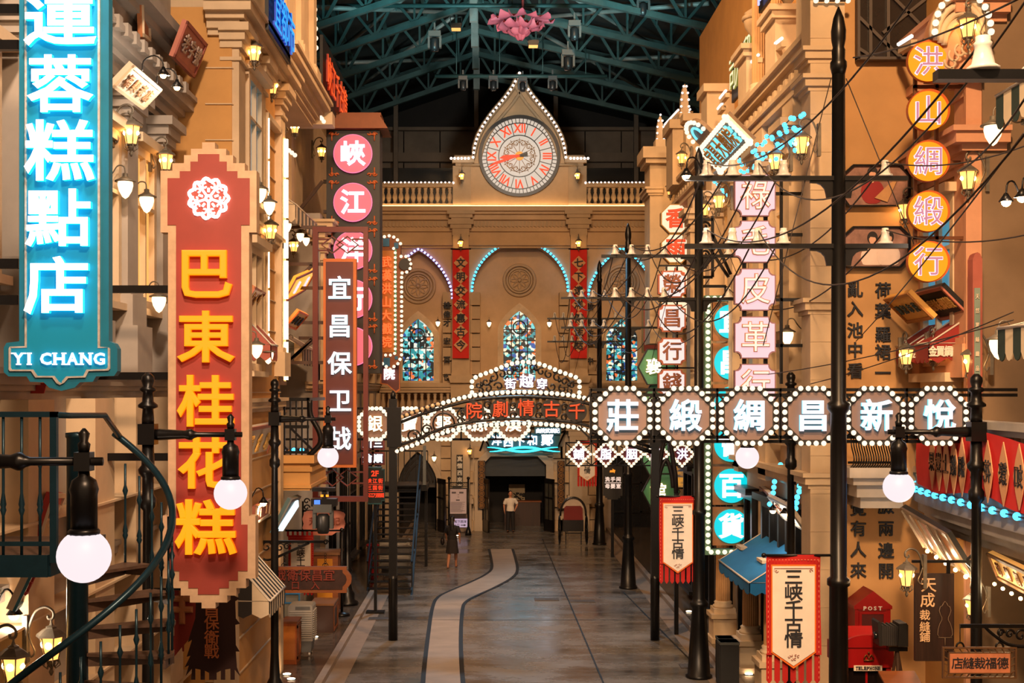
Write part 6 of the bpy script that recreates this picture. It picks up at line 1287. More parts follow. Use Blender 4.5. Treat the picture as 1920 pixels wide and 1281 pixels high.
# framed portraits
def portrait(y0, y1, label, two):
    d = 21.1; q = [(1600, y0), (1690, y0), (1708, y0+18), (1708, y1-20), (1690, y1), (1590, y1), (1578, y1-16), (1578, y0+20)]; cx, cy = 1643, (y0+y1)/2; t = thing('framed_photo', label, 'picture', P(cx, cy, d)); m_ = MB(); m_.ring(PX(q, d-.05), PX(shrink(q, .93, cx, cy), d-.05), (0, .1, 0)); m_.build('frame', black, t)
    MB().prism(PX(shrink(q, .95, cx, cy), d), (0, .03, 0)).build('print', mat('blurred_photo_print', (160, 118, 104), .5, var=.5, scale=4), t); skin = mat('printed_skin', (224, 170, 140), .6, var=.05); hair = mat('printed_hair', (30, 22, 22), .6); dress = mat('printed_dress', (232, 206, 192), .6, var=.1); rdress = mat('printed_red_dress', (150, 30, 34), .6, var=.1)
    for k, (x, y) in enumerate(((1636, y0+24), (1666, y0+22)) if two else ((1636, y0+18),)):
        dd = d-.006-.004*k
        for nm, e_, mm_ in (('hair', [(x, y-2, 10, 12)], hair), ('dress', [(x, y+34, 22, 24)], dress if two else rdress), ('neck', [(x, y+10, 4, 7)], skin), ('face', [(x, y+1, 6.5, 8.5)], skin)):
            m_ = MB()
            for ex, ey, rx, ry in e_: m_.prism([P(ex+rx*math.cos(2*PI*j/20), min(ey+ry*math.sin(2*PI*j/20), y1-5), dd) for j in range(20)], (0, .004, 0))
            m_.build('printed_'+nm, mm_, t); dd -= .003
        m_ = MB(); m_.prism(PX([(x-8, y+2), (x-5, y-8), (x+5, y-9), (x+8, y+2), (x+5, y-3), (x-4, y-4)], dd), (0, .003, 0)); m_.build('printed_fringe', hair, t)
    if not two: MB().prism(PX([(1640, y1-16), (1668, y0+36), (1684, y0+26), (1664, y1-8)], d-.03), (0, .004, 0)).build('printed_lute', mat('printed_wood', (200, 150, 100), .5), t)
portrait(308, 387, 'octagonal framed photo of a woman in red with a lute on the ochre wall', False); portrait(424, 502, 'octagonal framed photo of two women in pale dresses on the ochre wall', True)
# narrow name board at x 1835
D = 18.4; t = thing('narrow_sign_board', 'tall narrow name board with a rounded head at the corner of the umber wall', 'sign', P(1833, 745, D)); q = [(1824, 745), (1824, 486), (1828, 476), (1833, 473), (1838, 476), (1842, 486), (1842, 745)]; MB().prism(PX(q, D), (0, .2, 0)).build('board', mat('rose_rim', (160, 84, 70)), t)
MB().prism(PX(rect(1827, 540, 1838, 744), D-.01), (0, .02, 0)).build('face_panel', mat('grey_green_panel', (120, 136, 124), .6, var=.1), t); MB().prism(PX(q, D+.01), (0, .15, 0)).build('backing', brownw, t)
for k in range(7): char('天然蠶絲織品店'[k], P(1832.5, 556+27*k, D-.02), W(9, D), paleb, paleb, t, .03, .02, wx=.7)
# ---- three gorges banners (red cloth, cream drop panel)
def hang_banner(cx, ytop, w_, d, label, post_x, tongues=True, rod=True, txt='三峡千古情'):
    k = w_/103.0; c = P(cx, ytop, d); t = thing('hanging_banner', label, 'banner', c, 'red cloth banners with cream panels'); h = lambda y: ytop+y*k; X = lambda x: cx+x*k; m_ = MB(); N = 16
    vs_ = [P(X(-51+102*j/6), h(250*i/N), d)+V((0, .035*math.sin(j*1.1+i*.35), 0)) for i in range(N+1) for j in range(7)]
    m_.add(vs_, [(i*7+j, i*7+j+1, i*7+j+8, i*7+j+7) for i in range(12) for j in range(6)], 0, True)
    for j in range(7):
        x0 = -51+17*j-(1 if j else 0); x0 = -51+15*j; m_.prism(PX([(X(x0), h(186)), (X(x0+10.5), h(186)), (X(x0+10.5), h(236)), (X(x0+5.2), h(243)), (X(x0), h(236))], d+.01), (0, .01, 0))
    m_.build('red_cloth', redcloth, t); q = [(X(-42), h(19)), (X(42), h(19)), (X(42), h(184)), (X(0), h(214)), (X(-42), h(184))]; MB().prism(PX(q, d-.045), (0, .006, 0)).build('orange_border', orangetrim, t)
    q2 = [(X(-39.5), h(22)), (X(39.5), h(22)), (X(39.5), h(182)), (X(0), h(209)), (X(-39.5), h(182))]; pn = MB().prism(PX(q2, d-.055), (0, .006, 0)).build('cream_panel', whitecloth, t)
    for i, ch in enumerate(txt): char(ch, P(cx, h(42+29.5*i), d-.062), W(28*k, d), ink, ink, t, .014, .008, wx=1.12)
    m_ = MB(); z = d-.062
    m_.tube(PX([(X(-36), h(32)), (X(-36), h(26)), (X(36), h(26)), (X(36), h(32))], z), W(.5*k, d), 4)
    for s_ in (-1, 1):
        m_.tube(spiral(P(X(s_*32), h(31), z), W(3.4*k, d), W(.6*k, d), 0, s_*6, V(FX), V(FZ)), W(.55*k, d), 4)
        for a_, b_, r in ((9, 192, 3.2), (4, 190, 2.4), (3, 197, 3)): m_.tube(spiral(P(X(s_*a_), h(b_), z), W(r*k, d), W(.6*k, d), 1, 1+s_*5, V(FX), V(FZ)), W(.6*k, d), 4)
    m_.build('panel_ornament', mat('brown_ornament', (150, 70, 50), .6), t)
    m_ = MB()
    for j in range(24): 
        for s_ in (-1, 1): m_.prism(PX(rect(X(s_*47.5-.4), h(10+9.5*j), X(s_*47.5+.4), h(14+9.5*j)), d-.045), (0, .004, 0))
        if j < 16: m_.prism(PX(rect(X(-46+6*j), h(10-.4), X(-43+6*j), h(10+.4)), d-.045), (0, .004, 0))
    m_.build('stitching', mat('tan_stitching', (226, 150, 110), .7), t)
    if rod: MB().tube(PX([(X(-55), h(1.5)), (post_x, h(1.5))], d), .018, 8).sphere(P(X(-56), h(1.5), d), .035, 8, 5).build('rod', black, t)
hang_banner(1488, 1040, 103, 17.0, 'largest red cloth banner, hung from the tall pole before the ochre wall', 1568)
hang_banner(1271, 930, 70, 26.8, 'red cloth banner hung beside the leaning pole, above the wet paving', 1308)
hang_banner(1101, 826, 37, 49.85, 'red cloth banner on the far pole behind the diamond bulb signs', 1124)
D = 33.6; hang_banner(564, 1004, 48, D, 'small red cloth banner hung low over the stall behind the brown hanging sign', 640, rod=False)
t = thing('banner_stand', 'black stand with a top bar carrying the small low red banner', 'stand', (P(641, 0, D).x, D, .1)); q = P(641, 0, D).x; MB().tube([(q, D, .1), (q, D, P(0, 994, D).z)], .035, 8).lathe([(.22, .1), (.2, .16), (.04, .2)], (q, D, 0), 12).build('post', black, t); MB().tube(PX([(535, 995), (644, 995)], D), .025, 8).sphere(P(641, 994, D), .06, 8, 5).build('top_bar', black, t)
m_ = MB()
for k in range(6): bbx(m_, rect(538+9*k, 994, 542+9*k, 1006), D, .01)
m_.build('hanging_tab', redcloth, t)
# ================================================================ balconies, stairs, awnings
# spiral stair
cx, cy = P(145, 0, 12.2).x, 12.2; iron = mat('teal_lit_iron', (26, 56, 70), .32, .5, var=.2, scale=6)  # turquoise light from the sign above is put into the iron's base colour
t = thing('spiral_staircase', 'dark iron spiral staircase with twisted balusters under the turquoise sign', 'staircase', (cx, cy, 0))
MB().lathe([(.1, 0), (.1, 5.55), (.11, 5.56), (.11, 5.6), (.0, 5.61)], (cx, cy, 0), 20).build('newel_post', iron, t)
def hp(a, r, z): a = math.radians(a); return V((cx+r*math.cos(a), cy-r*math.sin(a), z))
tread = mat('rusty_tread_plate', (96, 74, 62), .5, .3, var=.35, scale=7)
for i in range(18):
    a = -78+22.5*i; z = 4.5-.25*(i+1); m_ = MB(); pts = [hp(a, .09, z), hp(a, .9, z), hp(a+11, .92, z), hp(a+22, .9, z), hp(a+22, .09, z)]
    m_.prism(pts, (0, 0, -.03)); m_.prism([hp(a, .1, z-.03), hp(a, .9, z-.03), hp(a, .9, z-.13), hp(a, .1, z-.13)], (hp(a+2, .9, 0)-hp(a, .9, 0))*.5); m_.prism([hp(a, .88, z-.03), hp(a+22, .88, z-.03), hp(a+22, .88, z-.12), hp(a, .88, z-.12)], (hp(a, .9, 0)-hp(a, .88, 0)))
    st_ = m_.build('tread', tread, t); b_ = MB()
    for da in (2, 13):
        p = hp(a+da, .88, z-.1); h = 1.05-.25*da/22.5+.08
        b_.lathe([(.013, 0), (.013, h*.3), (.03, h*.34), (.022, h*.36), (.028, h*.38), (.012, h*.45), (.012, h*.7), (.03, h*.75), (.013, h*.8), (.013, h)], p, 8)
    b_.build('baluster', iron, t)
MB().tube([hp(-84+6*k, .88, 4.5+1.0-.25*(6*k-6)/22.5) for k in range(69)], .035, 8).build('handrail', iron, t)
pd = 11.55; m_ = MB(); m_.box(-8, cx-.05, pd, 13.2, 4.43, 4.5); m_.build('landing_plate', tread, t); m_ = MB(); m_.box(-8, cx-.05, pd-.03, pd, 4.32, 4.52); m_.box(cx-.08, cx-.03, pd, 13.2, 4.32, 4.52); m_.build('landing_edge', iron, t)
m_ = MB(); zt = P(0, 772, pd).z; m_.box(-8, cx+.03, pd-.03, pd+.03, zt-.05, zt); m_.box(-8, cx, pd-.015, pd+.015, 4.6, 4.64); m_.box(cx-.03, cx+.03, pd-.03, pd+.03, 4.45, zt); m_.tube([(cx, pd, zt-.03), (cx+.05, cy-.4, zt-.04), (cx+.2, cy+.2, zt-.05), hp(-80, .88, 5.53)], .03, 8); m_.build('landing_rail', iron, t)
for k in range(22):
    x = cx-.06-.166*(k+.4); h = zt-4.55
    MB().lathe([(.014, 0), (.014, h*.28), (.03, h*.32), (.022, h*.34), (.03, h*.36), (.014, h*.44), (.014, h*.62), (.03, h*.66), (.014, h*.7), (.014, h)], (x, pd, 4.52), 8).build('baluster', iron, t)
# straight black stair in mid street
t = thing('straight_staircase', 'black steel staircase with thin open treads rising away beside the arch post', 'staircase', (P(730, 0, 38).x, 38, 0)); xa, xb = P(690, 0, 37.7).x, P(770, 0, 37.7).x; n_ = 17
for k in range(n_): MB().box(xa, xb, 37.7+.27*k, 37.98+.27*k, .17*(k+1)-.035, .17*(k+1)).build('tread', black, t)
m_ = MB()
for x in (xa-.05, xb): m_.prism([(x, 37.6, 0), (x, 37.95, 0), (x, 37.7+.27*n_+.2, .17*n_), (x, 37.7+.27*n_-.1, .17*n_+.02)], (.06, 0, 0)); m_.bar((x+.03, 37.75, .95), (x+.03, 37.7+.27*n_, .17*n_+.98), .05); [m_.bar((x+.03, 37.8+1.5*q, .2+.95*q), (x+.03, 37.8+1.5*q, 1.0+.95*q), .04) for q in range(4)]
m_.build('stringer', black, t); m_ = MB(); zt = .17*n_; yb = 37.7+.27*n_; m_.box(xa-.2, xb+.25, yb, yb+1.6, zt-.2, zt)
for x in (xa-.1, xb+.1): m_.box(x, x+.1, yb+1.4, yb+1.5, 0, zt)
m_.build('landing', black, t); m_ = MB()
for q in range(9): x = xa-.15+(xb-xa+.35)*q/8; m_.bar((x, yb+1.55, zt), (x, yb+1.55, zt+1.05), .03)
m_.bar((xa-.15, yb+1.55, zt+1.05), (xb+.2, yb+1.55, zt+1.05), .05); m_.build('landing_rail', black, t); MB().box(xb+.12, xb+.22, yb-.05, yb+.05, zt, zt+1.3).build('end_post', mat('grey_steel_post', (96, 100, 100), .4, .4), t)
# ochre balcony on the left
D = 27.3; xL, xR = -5.9, P(590, 0, D).x; z0, z1 = P(0, 920, D).z, P(0, 858, D).z; t = thing('ochre_balcony', 'ochre box balcony with black iron railing behind the third globe lamp', 'balcony', ((xL+xR)/2, D, z0)); m_ = MB(); m_.box(xL, xR-.1, D, D+2.6, z0, z1); m_.box(xL, xR, D-.1, D+2.6, z1-.12, z1+.05); m_.box(xL, xR-.05, D-.05, D+2.6, z1-.3, z1-.2); m_.box(xL, xR-.07, D-.04, D+2.6, z0+.05, z0+.12); m_.build('fascia', ochre, t)
m_ = MB(); zr = P(0, 746, D).z; m_.box(xL, xR-.12, D, D+.06, zr-.07, zr); m_.box(xL, xR-.12, D, D+.05, z1+.08, z1+.14); m_.box(xL, xR-.12, D, D+.05, z1+.62, z1+.69); m_.box(xR-.17, xR-.1, D, D+2.5, zr-.07, zr)
for q in range(4): x = xL+(xR-xL)*q/4; m_.bar((x, D+.03, z1+.65), (x+.5, D+.03, z1+.15), .05)
m_.build('rail', black, t)
for q in range(11): x = xL+.75+(xR-.15-xL-.75)*q/10; MB().bar((x, D+.03, z1), (x, D+.03, zr), .035).build('baluster', black, t)
MB().tube(smooth_curve([(xR-.1, D-.02, zr-.05), (xR-.08, D-.02, z1+.9), (xR+.1, D-.02, z1+.55), (xR+.12, D-.02, z1+.3), (xR-.1, D-.02, z1+.05)], 5), .06, 8).build('bowed_bracket', black, t)
t = thing('stage_light', 'pair of small blue glowing stage lights on the ochre balcony floor', 'stage light', P(560, 847, 28)); MB().box(*[v for a in (P(546, 0, 28).x, P(578, 0, 28).x) for v in (a,)], 28, 28.2, z1+.06, z1+.16).build('housing', black, t)
bulbs(t, PX([(551, 844), (566, 844)], 27.95), .05, bluebulb, 'lens')
# curved balcony on the right
curve = smooth_curve([V((7.3, 21.2, 0)), V((6.95, 20.8, 0)), V((6.75, 20.0, 0)), V((6.62, 18.5, 0)), V((6.55, 16.5, 0)), V((6.52, 14, 0))], 6)
t = thing('curved_balcony', 'pale curved stone balcony with balusters and blue bulbs behind the street lamp', 'balcony', (6.8, 18, 4.4)); slabm = mat('weathered_pale_paint', (184, 176, 168), .7, var=.14, scale=2.5)
def band(o0, o1, z0, z1, mb=None):
    mb = mb or MB(); n_ = len(curve); vs_ = []
    for i, p in enumerate(curve):
        tn = (curve[min(i+1, n_-1)]-curve[max(i-1, 0)]).normalized(); nr = V((tn.y, -tn.x, 0)); nr = nr if nr.x < 0 else -nr
        for o in (o0, o1): q = p+nr*o; vs_ += [(q.x, q.y, z0), (q.x, q.y, z1)]
    fs = []
    for i in range(n_-1):
        a = 4*i; b = a+4; fs += [(a, a+1, b+1, b), (a+2, b+2, b+3, a+3), (a+1, a+3, b+3, b+1), (a, b, b+2, a+2)]
    return mb.add(vs_, fs+[(0, 2, 3, 1), (4*n_-4, 4*n_-3, 4*n_-1, 4*n_-2)])
m_ = band(-.9, .06, 4.25, 4.42); band(-.9, 0, 4.1, 4.25, m_); band(-.9, -.1, 3.98, 4.1, m_); band(-.9, -.22, 3.84, 3.98, m_); band(-.9, .1, 4.42, 4.5, m_); m_.build('slab', slabm, t)
m_ = band(-.16, .14, 5.5, 5.6); band(-.1, .08, 5.42, 5.5, m_); band(-.06, .03, 4.5, 4.6, m_); m_.build('top_rail', slabm, t)
for i in range(2, len(curve)-1):
    for f_ in (0, .5): p = curve[i]+(curve[i+1]-curve[i])*f_; o = bpy.data.objects.new('baluster', balme); COL.objects.link(o); o.parent = t; o.location = V((p.x+.04, p.y, 4.6))-t.location; o.scale = (.8, .8, .93)
def at_px(px, off=-.1):
    for a, b in zip(curve[3:], curve[4:]):
        for k in range(20):
            p = a+(b-a)*(k/20)
            if CX+(p.x+off)*F/p.y >= px: return V((p.x+off, p.y, 0)), (b-a).normalized()
    return V((curve[-1].x+off, curve[-1].y, 0)), (b-a).normalized()
blue_pts = [V((p.x-.13, p.y, 4.47)) for p in along(curve[3:], .4)]
tb_ = thing('bulb_string', 'string of sky blue bulbs along the edge of the curved stone balcony', 'light string', blue_pts[0]); MB().tube(blue_pts, .012, 4).build('cable', cable, tb_); bulbs(tb_, blue_pts, .052, bluebulb)
tb_ = thing('balcony_banner', 'red banner with leaf shaped cream patches and black writing on the curved balcony', 'banner', (6.5, 18, 5)); st_ = [V((p.x-.17, p.y, 0)) for p in along(curve[14:], .3)]; vs_ = []
for i, p in enumerate(st_):
    for j in range(4): vs_.append((p.x-.03*math.sin(i*1.3+j), p.y, 5.42-.06*math.sin(i*.5)-.84*j/3))
MB().add(vs_, [(i*4+j, i*4+j+1, i*4+j+5, i*4+j+4) for i in range(len(st_)-1) for j in range(3)], 0, True).build('cloth', mat('coral_red_cloth', (214, 44, 44), .8, var=.08), tb_)
for ch, px in zip('果豈上緞綢在花繁如', (1747, 1760, 1773, 1787, 1803, 1826, 1851, 1880, 1909)):
    p, tn = at_px(px, -.22); p.z = 4.97; u_ = -tn; hw = .17
    MB().prism([p+V((0, 0, .4)), p+u_*hw*.6+V((0, 0, .2)), p+u_*hw, p+u_*hw*.6-V((0, 0, .2)), p-V((0, 0, .4)), p-u_*hw*.6-V((0, 0, .2)), p-u_*hw, p-u_*hw*.6+V((0, 0, .2))], (.012, 0, 0)).build('leaf_patch', mat('tan_patch', (216, 160, 118)), tb_)
    char(ch, p+V((-.012, 0, 0)), .26, ink, ink, tb_, .016, .01, u=u_, v=FZ, wx=.9)
# small iron balcony on the ochre wall
t = thing('iron_balcony', 'small stone ledge balcony with bowed black bars on the ochre wall behind the tall pole', 'balcony', (6.3, 20.7, 4.3)); m_ = MB(); x0, x1 = 5.78, 6.6
for zz0, zz1, g in ((4.62, 4.78, 0), (4.5, 4.62, .08), (4.3, 4.5, .16), (4.12, 4.3, .24)): m_.box(x0-.1+g, x1, 20.25+g, 21.2, zz0, zz1)
m_.build('slab', slabm, t); m_ = MB()
for q in range(22):
    x = x0-.05+(x1-x0)*q/21; m_.tube(smooth_curve([(x, 20.35, 5.3), (x, 20.32, 5.12), (x, 20.18, 4.95), (x, 20.22, 4.84), (x, 20.38, 4.78)], 3), .012, 5)
m_.tube([(x0-.1, 20.35, 5.3), (x1, 20.35, 5.3)], .025, 6); m_.tube([(x0-.1, 20.35, 4.86), (x1, 20.35, 4.86)], .02, 6); m_.build('bowed_rail', black, t)
# awnings
def awning(side, X, d0, d1, zt, zf, p, val, cols, label, n_=8, scal=True, frame_=True, txt=None):
    xf = X-side*p; t = thing('shop_awning', label, 'awning', ((X+xf)/2, (d0+d1)/2, zf)); A_, B_ = MB(), MB()
    for k in range(n_):
        ya, yb = d0+(d1-d0)*k/n_, d0+(d1-d0)*(k+1)/n_; mb = A_ if k % 2 else B_; mid = (ya+yb)/2
        mb.add([(X, ya, zt), (xf, ya, zf), (xf, yb, zf), (X, yb, zt)], [(0, 1, 2, 3)]); mb.add([(X, ya, zt-.02), (xf, ya, zf-.02), (xf, yb, zf-.02), (X, yb, zt-.02)], [(3, 2, 1, 0)])
        mb.prism([(xf, ya, zf), (xf, yb, zf), (xf, yb, zf-val*.75), (xf, (yb+mid)/2, zf-val*.95), (xf, mid, zf-val), (xf, (ya+mid)/2, zf-val*.95), (xf, ya, zf-val*.75)], (side*.015, 0, 0))
    nn = max(2, int(p/.22)); 
    for k in range(nn):   # near cheek
        xa_, xb_ = xf+(X-xf)*k/nn, xf+(X-xf)*(k+1)/nn; za, zb = zf+(zt-zf)*k/nn, zf+(zt-zf)*(k+1)/nn; mb = A_ if k % 2 else B_; xm = (xa_+xb_)/2
        mb.prism([(xa_, d0, za), (xb_, d0, zb), (xb_, d0, zf-val*.75), (xm, d0, zf-val), (xa_, d0, zf-val*.75)], (0, .015, 0))
    A_.build('stripe_cloth', cols[0], t); B_.build('ground_cloth', cols[1], t); m_ = MB()
    for y in (d0, d1): m_.tube([(X, y, zt), (xf, y, zf), (X, y, zf)], .018, 6)
    m_.tube([(xf, d0, zf), (xf, d1, zf)], .02, 6); m_.build('frame_tube', mat('white_tube', (206, 196, 182), .4), t)
    if txt:
        for k, ch in enumerate(txt): char(ch, V((X+(xf-X)*((k+.5)/len(txt)), d0-.012, zf-val*.42)), val*.5, mat('white_paint', (224, 220, 212)), mat('white_paint', (224, 220, 212)), t, .035, .02, wx=.75)
cst = mat('cream_awning_cloth', (214, 196, 170), .85, var=.08); gst = mat('dark_green_awning_cloth', (34, 52, 48), .85, var=.1); gry = mat('grey_awning_cloth', (92, 94, 92), .85, var=.1); blk = mat('black_awning_cloth', (30, 26, 26), .85, var=.1); rda = mat('brick_red_awning_cloth', (138, 40, 34), .85, var=.1)
awning(-1, -5.9, 31.2, 35.0, 11.35, 10.55, 1.15, .45, (gry, cst), 'grey striped awning high in the recess above the maroon frame', 12)
awning(-1, -5.9, 32.7, 35.4, 7.75, 7.1, 1.1, .45, (gry, cst), 'grey striped awning low in the recess behind the maroon frame', 11)
wallblock('wall_right_front', 1, 7.6, 2, 15.4, 0, 15, ochre)
awning(1, 7.6, 13.4, 15.2, 10.3, 9.5, 1.6, .42, (gst, cst), 'green striped awning at the picture edge, near the top', 8); awning(1, 7.6, 13.6, 15.4, 7.1, 6.75, 1.5, .4, (gst, cst), 'green striped awning at the picture edge above the curved balcony', 8)
awning(-1, -4.45, 22.2, 23.85, 3.05, 2.35, .62, .3, (blk, cst), 'black striped awning beside the dark hanging flag at the foot of the red sign', 14)
awning(1, 7.2, 20.3, 20.9, 7.1, 6.72, .58, .3, (rda, rda), 'small brick red shop awning closer to the ochre wall', 3, txt='在緞綢買金'); awning(1, 7.2, 19.35, 19.95, 7.1, 6.72, .58, .3, (rda, rda), 'small brick red shop awning closer to the narrow name board', 3, txt='在緞綢買金')
awning(-1, -4.45, 23.5, 24.2, 7.3, 6.85, .42, .3, (mat('pink_awning_cloth', (176, 96, 84), .85), mat('pink_awning_cloth', (176, 96, 84))), 'small pink shop awning beside the lower part of the red sign', 3)
awning(1, 5.8, 24.0, 27.2, 3.0, 2.4, .95, .25, (mat('blue_awning_cloth', (20, 110, 170), .8, var=.1), mat('blue_awning_cloth', (20, 110, 170))), 'blue canopy under the white stall boards behind the big banner', 6)
# ================================================================ signs at street level
D = 25.0; t = thing('hanging_sign', 'brown carved wooden sign with a lobed end hanging on chains over the stall', 'sign', P(587, 1087, D)); q = [(510, 1063), (650, 1063), (650, 1070), (653, 1073), (658, 1080), (659, 1087), (658, 1094), (653, 1101), (650, 1104), (650, 1112), (510, 1112)]
MB().prism(PX(q, D), (0, .1, 0)).build('board', brownw, t); MB().prism(PX([(518, 1069), (642, 1069), (642, 1074), (648, 1080), (650, 1087), (648, 1094), (642, 1100), (642, 1106), (518, 1106)], D-.012), (0, .02, 0)).build('face_panel', mat('smoky_wood_panel', (54, 30, 24), .45, var=.5, scale=7), t); rw = mat('dark_red_carving', (116, 44, 32), .5, var=.2)
for ch, x in zip('戰衛保昌宜', (525, 549, 572, 595, 617)): char(ch, P(x, 1079, D-.02), W(20, D), rw, rw, t, .015, .04)
for ch, x in zip('口入', (554, 591)): char(ch, P(x, 1098, D-.02), W(15, D), rw, rw, t, .015, .04)
m_ = MB()
for x in (533, 610):
    for k in range(5): m_.tube([P(x+1.6*math.cos(a), 1060-5*k+3*math.sin(a), D+.05) for a in [2*PI*j/10 for j in range(10)]], .006, 4, closed=True)
    m_.tube([P(x+5*math.cos(a), 1061-5*math.sin(a), D+.05) for a in [PI*j/10 for j in range(11)]], .01, 4)
m_.build('chain', black, t)
t = thing('iron_bracket', 'scrolled black iron bracket holding the brown wooden sign', 'bracket', P(545, 1025, D+.05)); m_ = MB(); d = D+.05; m_.bar(P(482, 1016, d), P(606, 1016, d), .05); m_.bar(P(515, 1047, d), P(580, 1018, d), .05); m_.tube(smooth_curve(PX([(484, 1016), (486, 1040), (498, 1050), (514, 1048)], d), 4), .02, 6)
for x, y, r in ((500, 1026, 11), (525, 1027, 9), (538, 1025, 7), (611, 1017, 5)): m_.tube(spiral(P(x, y, d), W(r, d), W(1.5, d), 0, 8, V(FX), V(FZ), 26), .014, 5)
m_.build('scrollwork', black, t)
D = 34.4; t = thing('floor_guide_sign', 'black guide sign with red glowing lines of text starting with 2F', 'sign', P(703, 945, D)); q = [(690, 876), (716, 876), (716, 880), (721, 880), (721, 940), (716, 940), (716, 946), (690, 946), (690, 940), (684, 940), (684, 880), (690, 880)]
MB().prism(PX(q, D), (0, .12, 0)).build('board', mat('dark_green_board', (26, 40, 40), .4), t); m_ = MB(); m_.ring(PX(q, D-.01), PX(shrink(q, .93, 703, 911), D-.01), (0, .03, 0)); m_.build('edge', mat('teal_edge', (40, 92, 96), .4), t); rr_ = glow('red_led_text', (255, 66, 34), 1.1)
m_ = MB(); put_text(m_, '2F', P(703, 888, D-.01), W(11, D), .04, .01, fm=0, sm=0, latin=True); m_.build('text_line', [rr_], t)
for s_, y in (('峡江街', 902), ('三国街', 915), ('长江万里图', 929)):
    n_ = len(s_); m_ = MB()
    for i, ch in enumerate(s_): put_text(m_, ch, P(703+(i-(n_-1)/2)*(10.5 if n_ == 3 else 6.6), y, D-.01), W(8 if n_ == 3 else 7.5, D), .03, .01, fm=0, sm=0)
    m_.build('text_line', [rr_], t)
for y in (908.5, 921.5): MB().prism(PX(rect(688, y-.4, 718, y+.4), D-.01), (0, .01, 0)).build('divider_line', rr_, t)
m_ = MB(); q = P(703, 0, D).x; m_.box(q-.04, q+.04, D+.12, D+.2, 0, P(0, 876, D).z); m_.box(q-.25, q+.25, D-.0, D+.3, 0, .06); m_.build('stand_post', black, t)
for k, (ch, x, y, l) in enumerate((('三', 709, 832, 'small box sign with a cyan glowing character, upper of two beside the arch post'), ('顺', 709, 860, 'small box sign with a cyan glowing character, lower of two beside the arch post'), ('川', 689, 832, 'small box sign peeking beside the maroon frame, upper'), ('渝', 689, 860, 'small box sign peeking beside the maroon frame, lower'))):
    d = 36.0; t = thing('cube_sign', l, 'neon sign', P(x, y, d), 'small cyan character boxes'); MB().prism(PX(rect(x-11, y-10, x+11, y+11), d), (0, .3, 0)).build('box', mat('dark_maroon_panel', (84, 30, 28)), t); m_ = MB(); m_.ring(PX(rect(x-12, y-12, x+12, y+12), d-.03), PX(rect(x-9.5, y-9, x+9.5, y+9), d-.03), (0, .1, 0)); m_.build('rim', mat('dusty_rose_panel', (120, 56, 52)), t); char(ch, P(x, y, d-.03), W(15, d), whneon, cyneon, t, .025, .04)
D = 46.0; t = thing('direction_board', 'black washroom direction board with an orange arrow behind the mid street pole', 'sign', P(1149, 935, D)); q = [(1131, 874), (1167, 874), (1167, 930), (1163, 930), (1163, 934), (1159, 934), (1159, 937), (1139, 937), (1139, 934), (1135, 934), (1135, 930), (1131, 930)]; MB().prism(PX(q, D), (0, .12, 0)).build('board', blackboard, t); m_ = MB(); wp = glow('pale_led_text', (255, 220, 200), 1.0); og_ = glow('orange_led_arrow', (255, 150, 40), 1.0)
for s_, y in (('洗手间', 899), ('母婴室', 912)):
    m_ = MB()
    for i, ch in enumerate(s_): put_text(m_, ch, P(1139+10.3*i, y, D-.01), W(8, D), .03, .01, fm=0, sm=0)
    m_.build('text_line', [wp], t)
MB().prism(PX(rect(1134, 905, 1165, 906), D-.01), (0, .01, 0)).build('divider_line', wp, t); MB().prism(PX([(1143, 886), (1144, 882), (1149, 882), (1148, 879), (1154, 882), (1152, 888), (1151, 886)], D-.02), (0, .015, 0)).build('arrow', og_, t); m_ = MB(); q = P(1149, 0, D).x; m_.box(q-.05, q+.05, D+.1, D+.2, 0, P(0, 874, D).z); m_.build('stand_post', black, t)
# hanging boards at lower right
D = 16.9; t = thing('hanging_sign', 'dark scorched wooden board with cream characters and a dress form drawing', 'sign', P(1752, 1240, D)); MB().prism(PX(rect(1716, 1076, 1789, 1240), D), (0, .06, 0)).build('board', mat('scorched_wood', (44, 26, 20), .45, var=.6, scale=5, streak=(3, 1, .2)), t); crm = mat('cream_paint', (214, 176, 136), .6)
for ch, x, y, s_ in (('天', 1741, 1097, 26), ('成', 1739, 1126, 25), ('裁', 1734, 1154, 18), ('縫', 1734, 1176, 18), ('鋪', 1734, 1195, 18)): char(ch, P(x, y, D-.004), W(s_, D), crm, crm, t, .014, .01)
m_ = MB(); hf = [(3, 1131), (5, 1136), (9, 1138), (11, 1145), (9, 1152), (6, 1158), (6, 1163), (10, 1170), (13, 1180), (14, 1190), (10, 1196)]; m_.tube(PX([(1772-x, y) for x, y in hf], D-.006), .004, 4); m_.tube(PX([(1772+x, y) for x, y in hf], D-.006), .004, 4); m_.tube(PX([(1772, 1197), (1772, 1212)], D-.006), .004, 4); m_.tube(PX([(1772-3, 1131), (1772, 1128), (1772+3, 1131)], D-.006), .004, 4); m_.tube(PX([(1772-13, 1196), (1772+13, 1196)], D-.006), .004, 4); m_.build('dress_form_drawing', mat('faded_chalk', (130, 108, 88), .7), t)
m_ = MB()
for x in (1728, 1778): m_.bar(P(x, 1053, D+.03), P(x, 1077, D+.03), .04)
m_.build('hanger', black, t); t = thing('iron_bracket', 'black iron arm with braces carrying the scorched wooden board, fixed to the lamp post', 'bracket', P(1770, 1053, D)); m_ = MB(); m_.bar(P(1710, 1053, D+.03), P(1834, 1053, D+.03), .035); m_.bar(P(1812, 1051, D+.03), P(1834, 1030, D+.03), .03); m_.bar(P(1812, 1055, D+.03), P(1834, 1076, D+.03), .03); m_.build('arm', black, t)
lant(1700, 1081, 16.9, PI, 'lit lantern hanging at the end of the arm over the scorched wooden board', .85); lant(1823, 1137, 17.6, PI, 'lantern beside the lamp post above the tailor sign', .8)
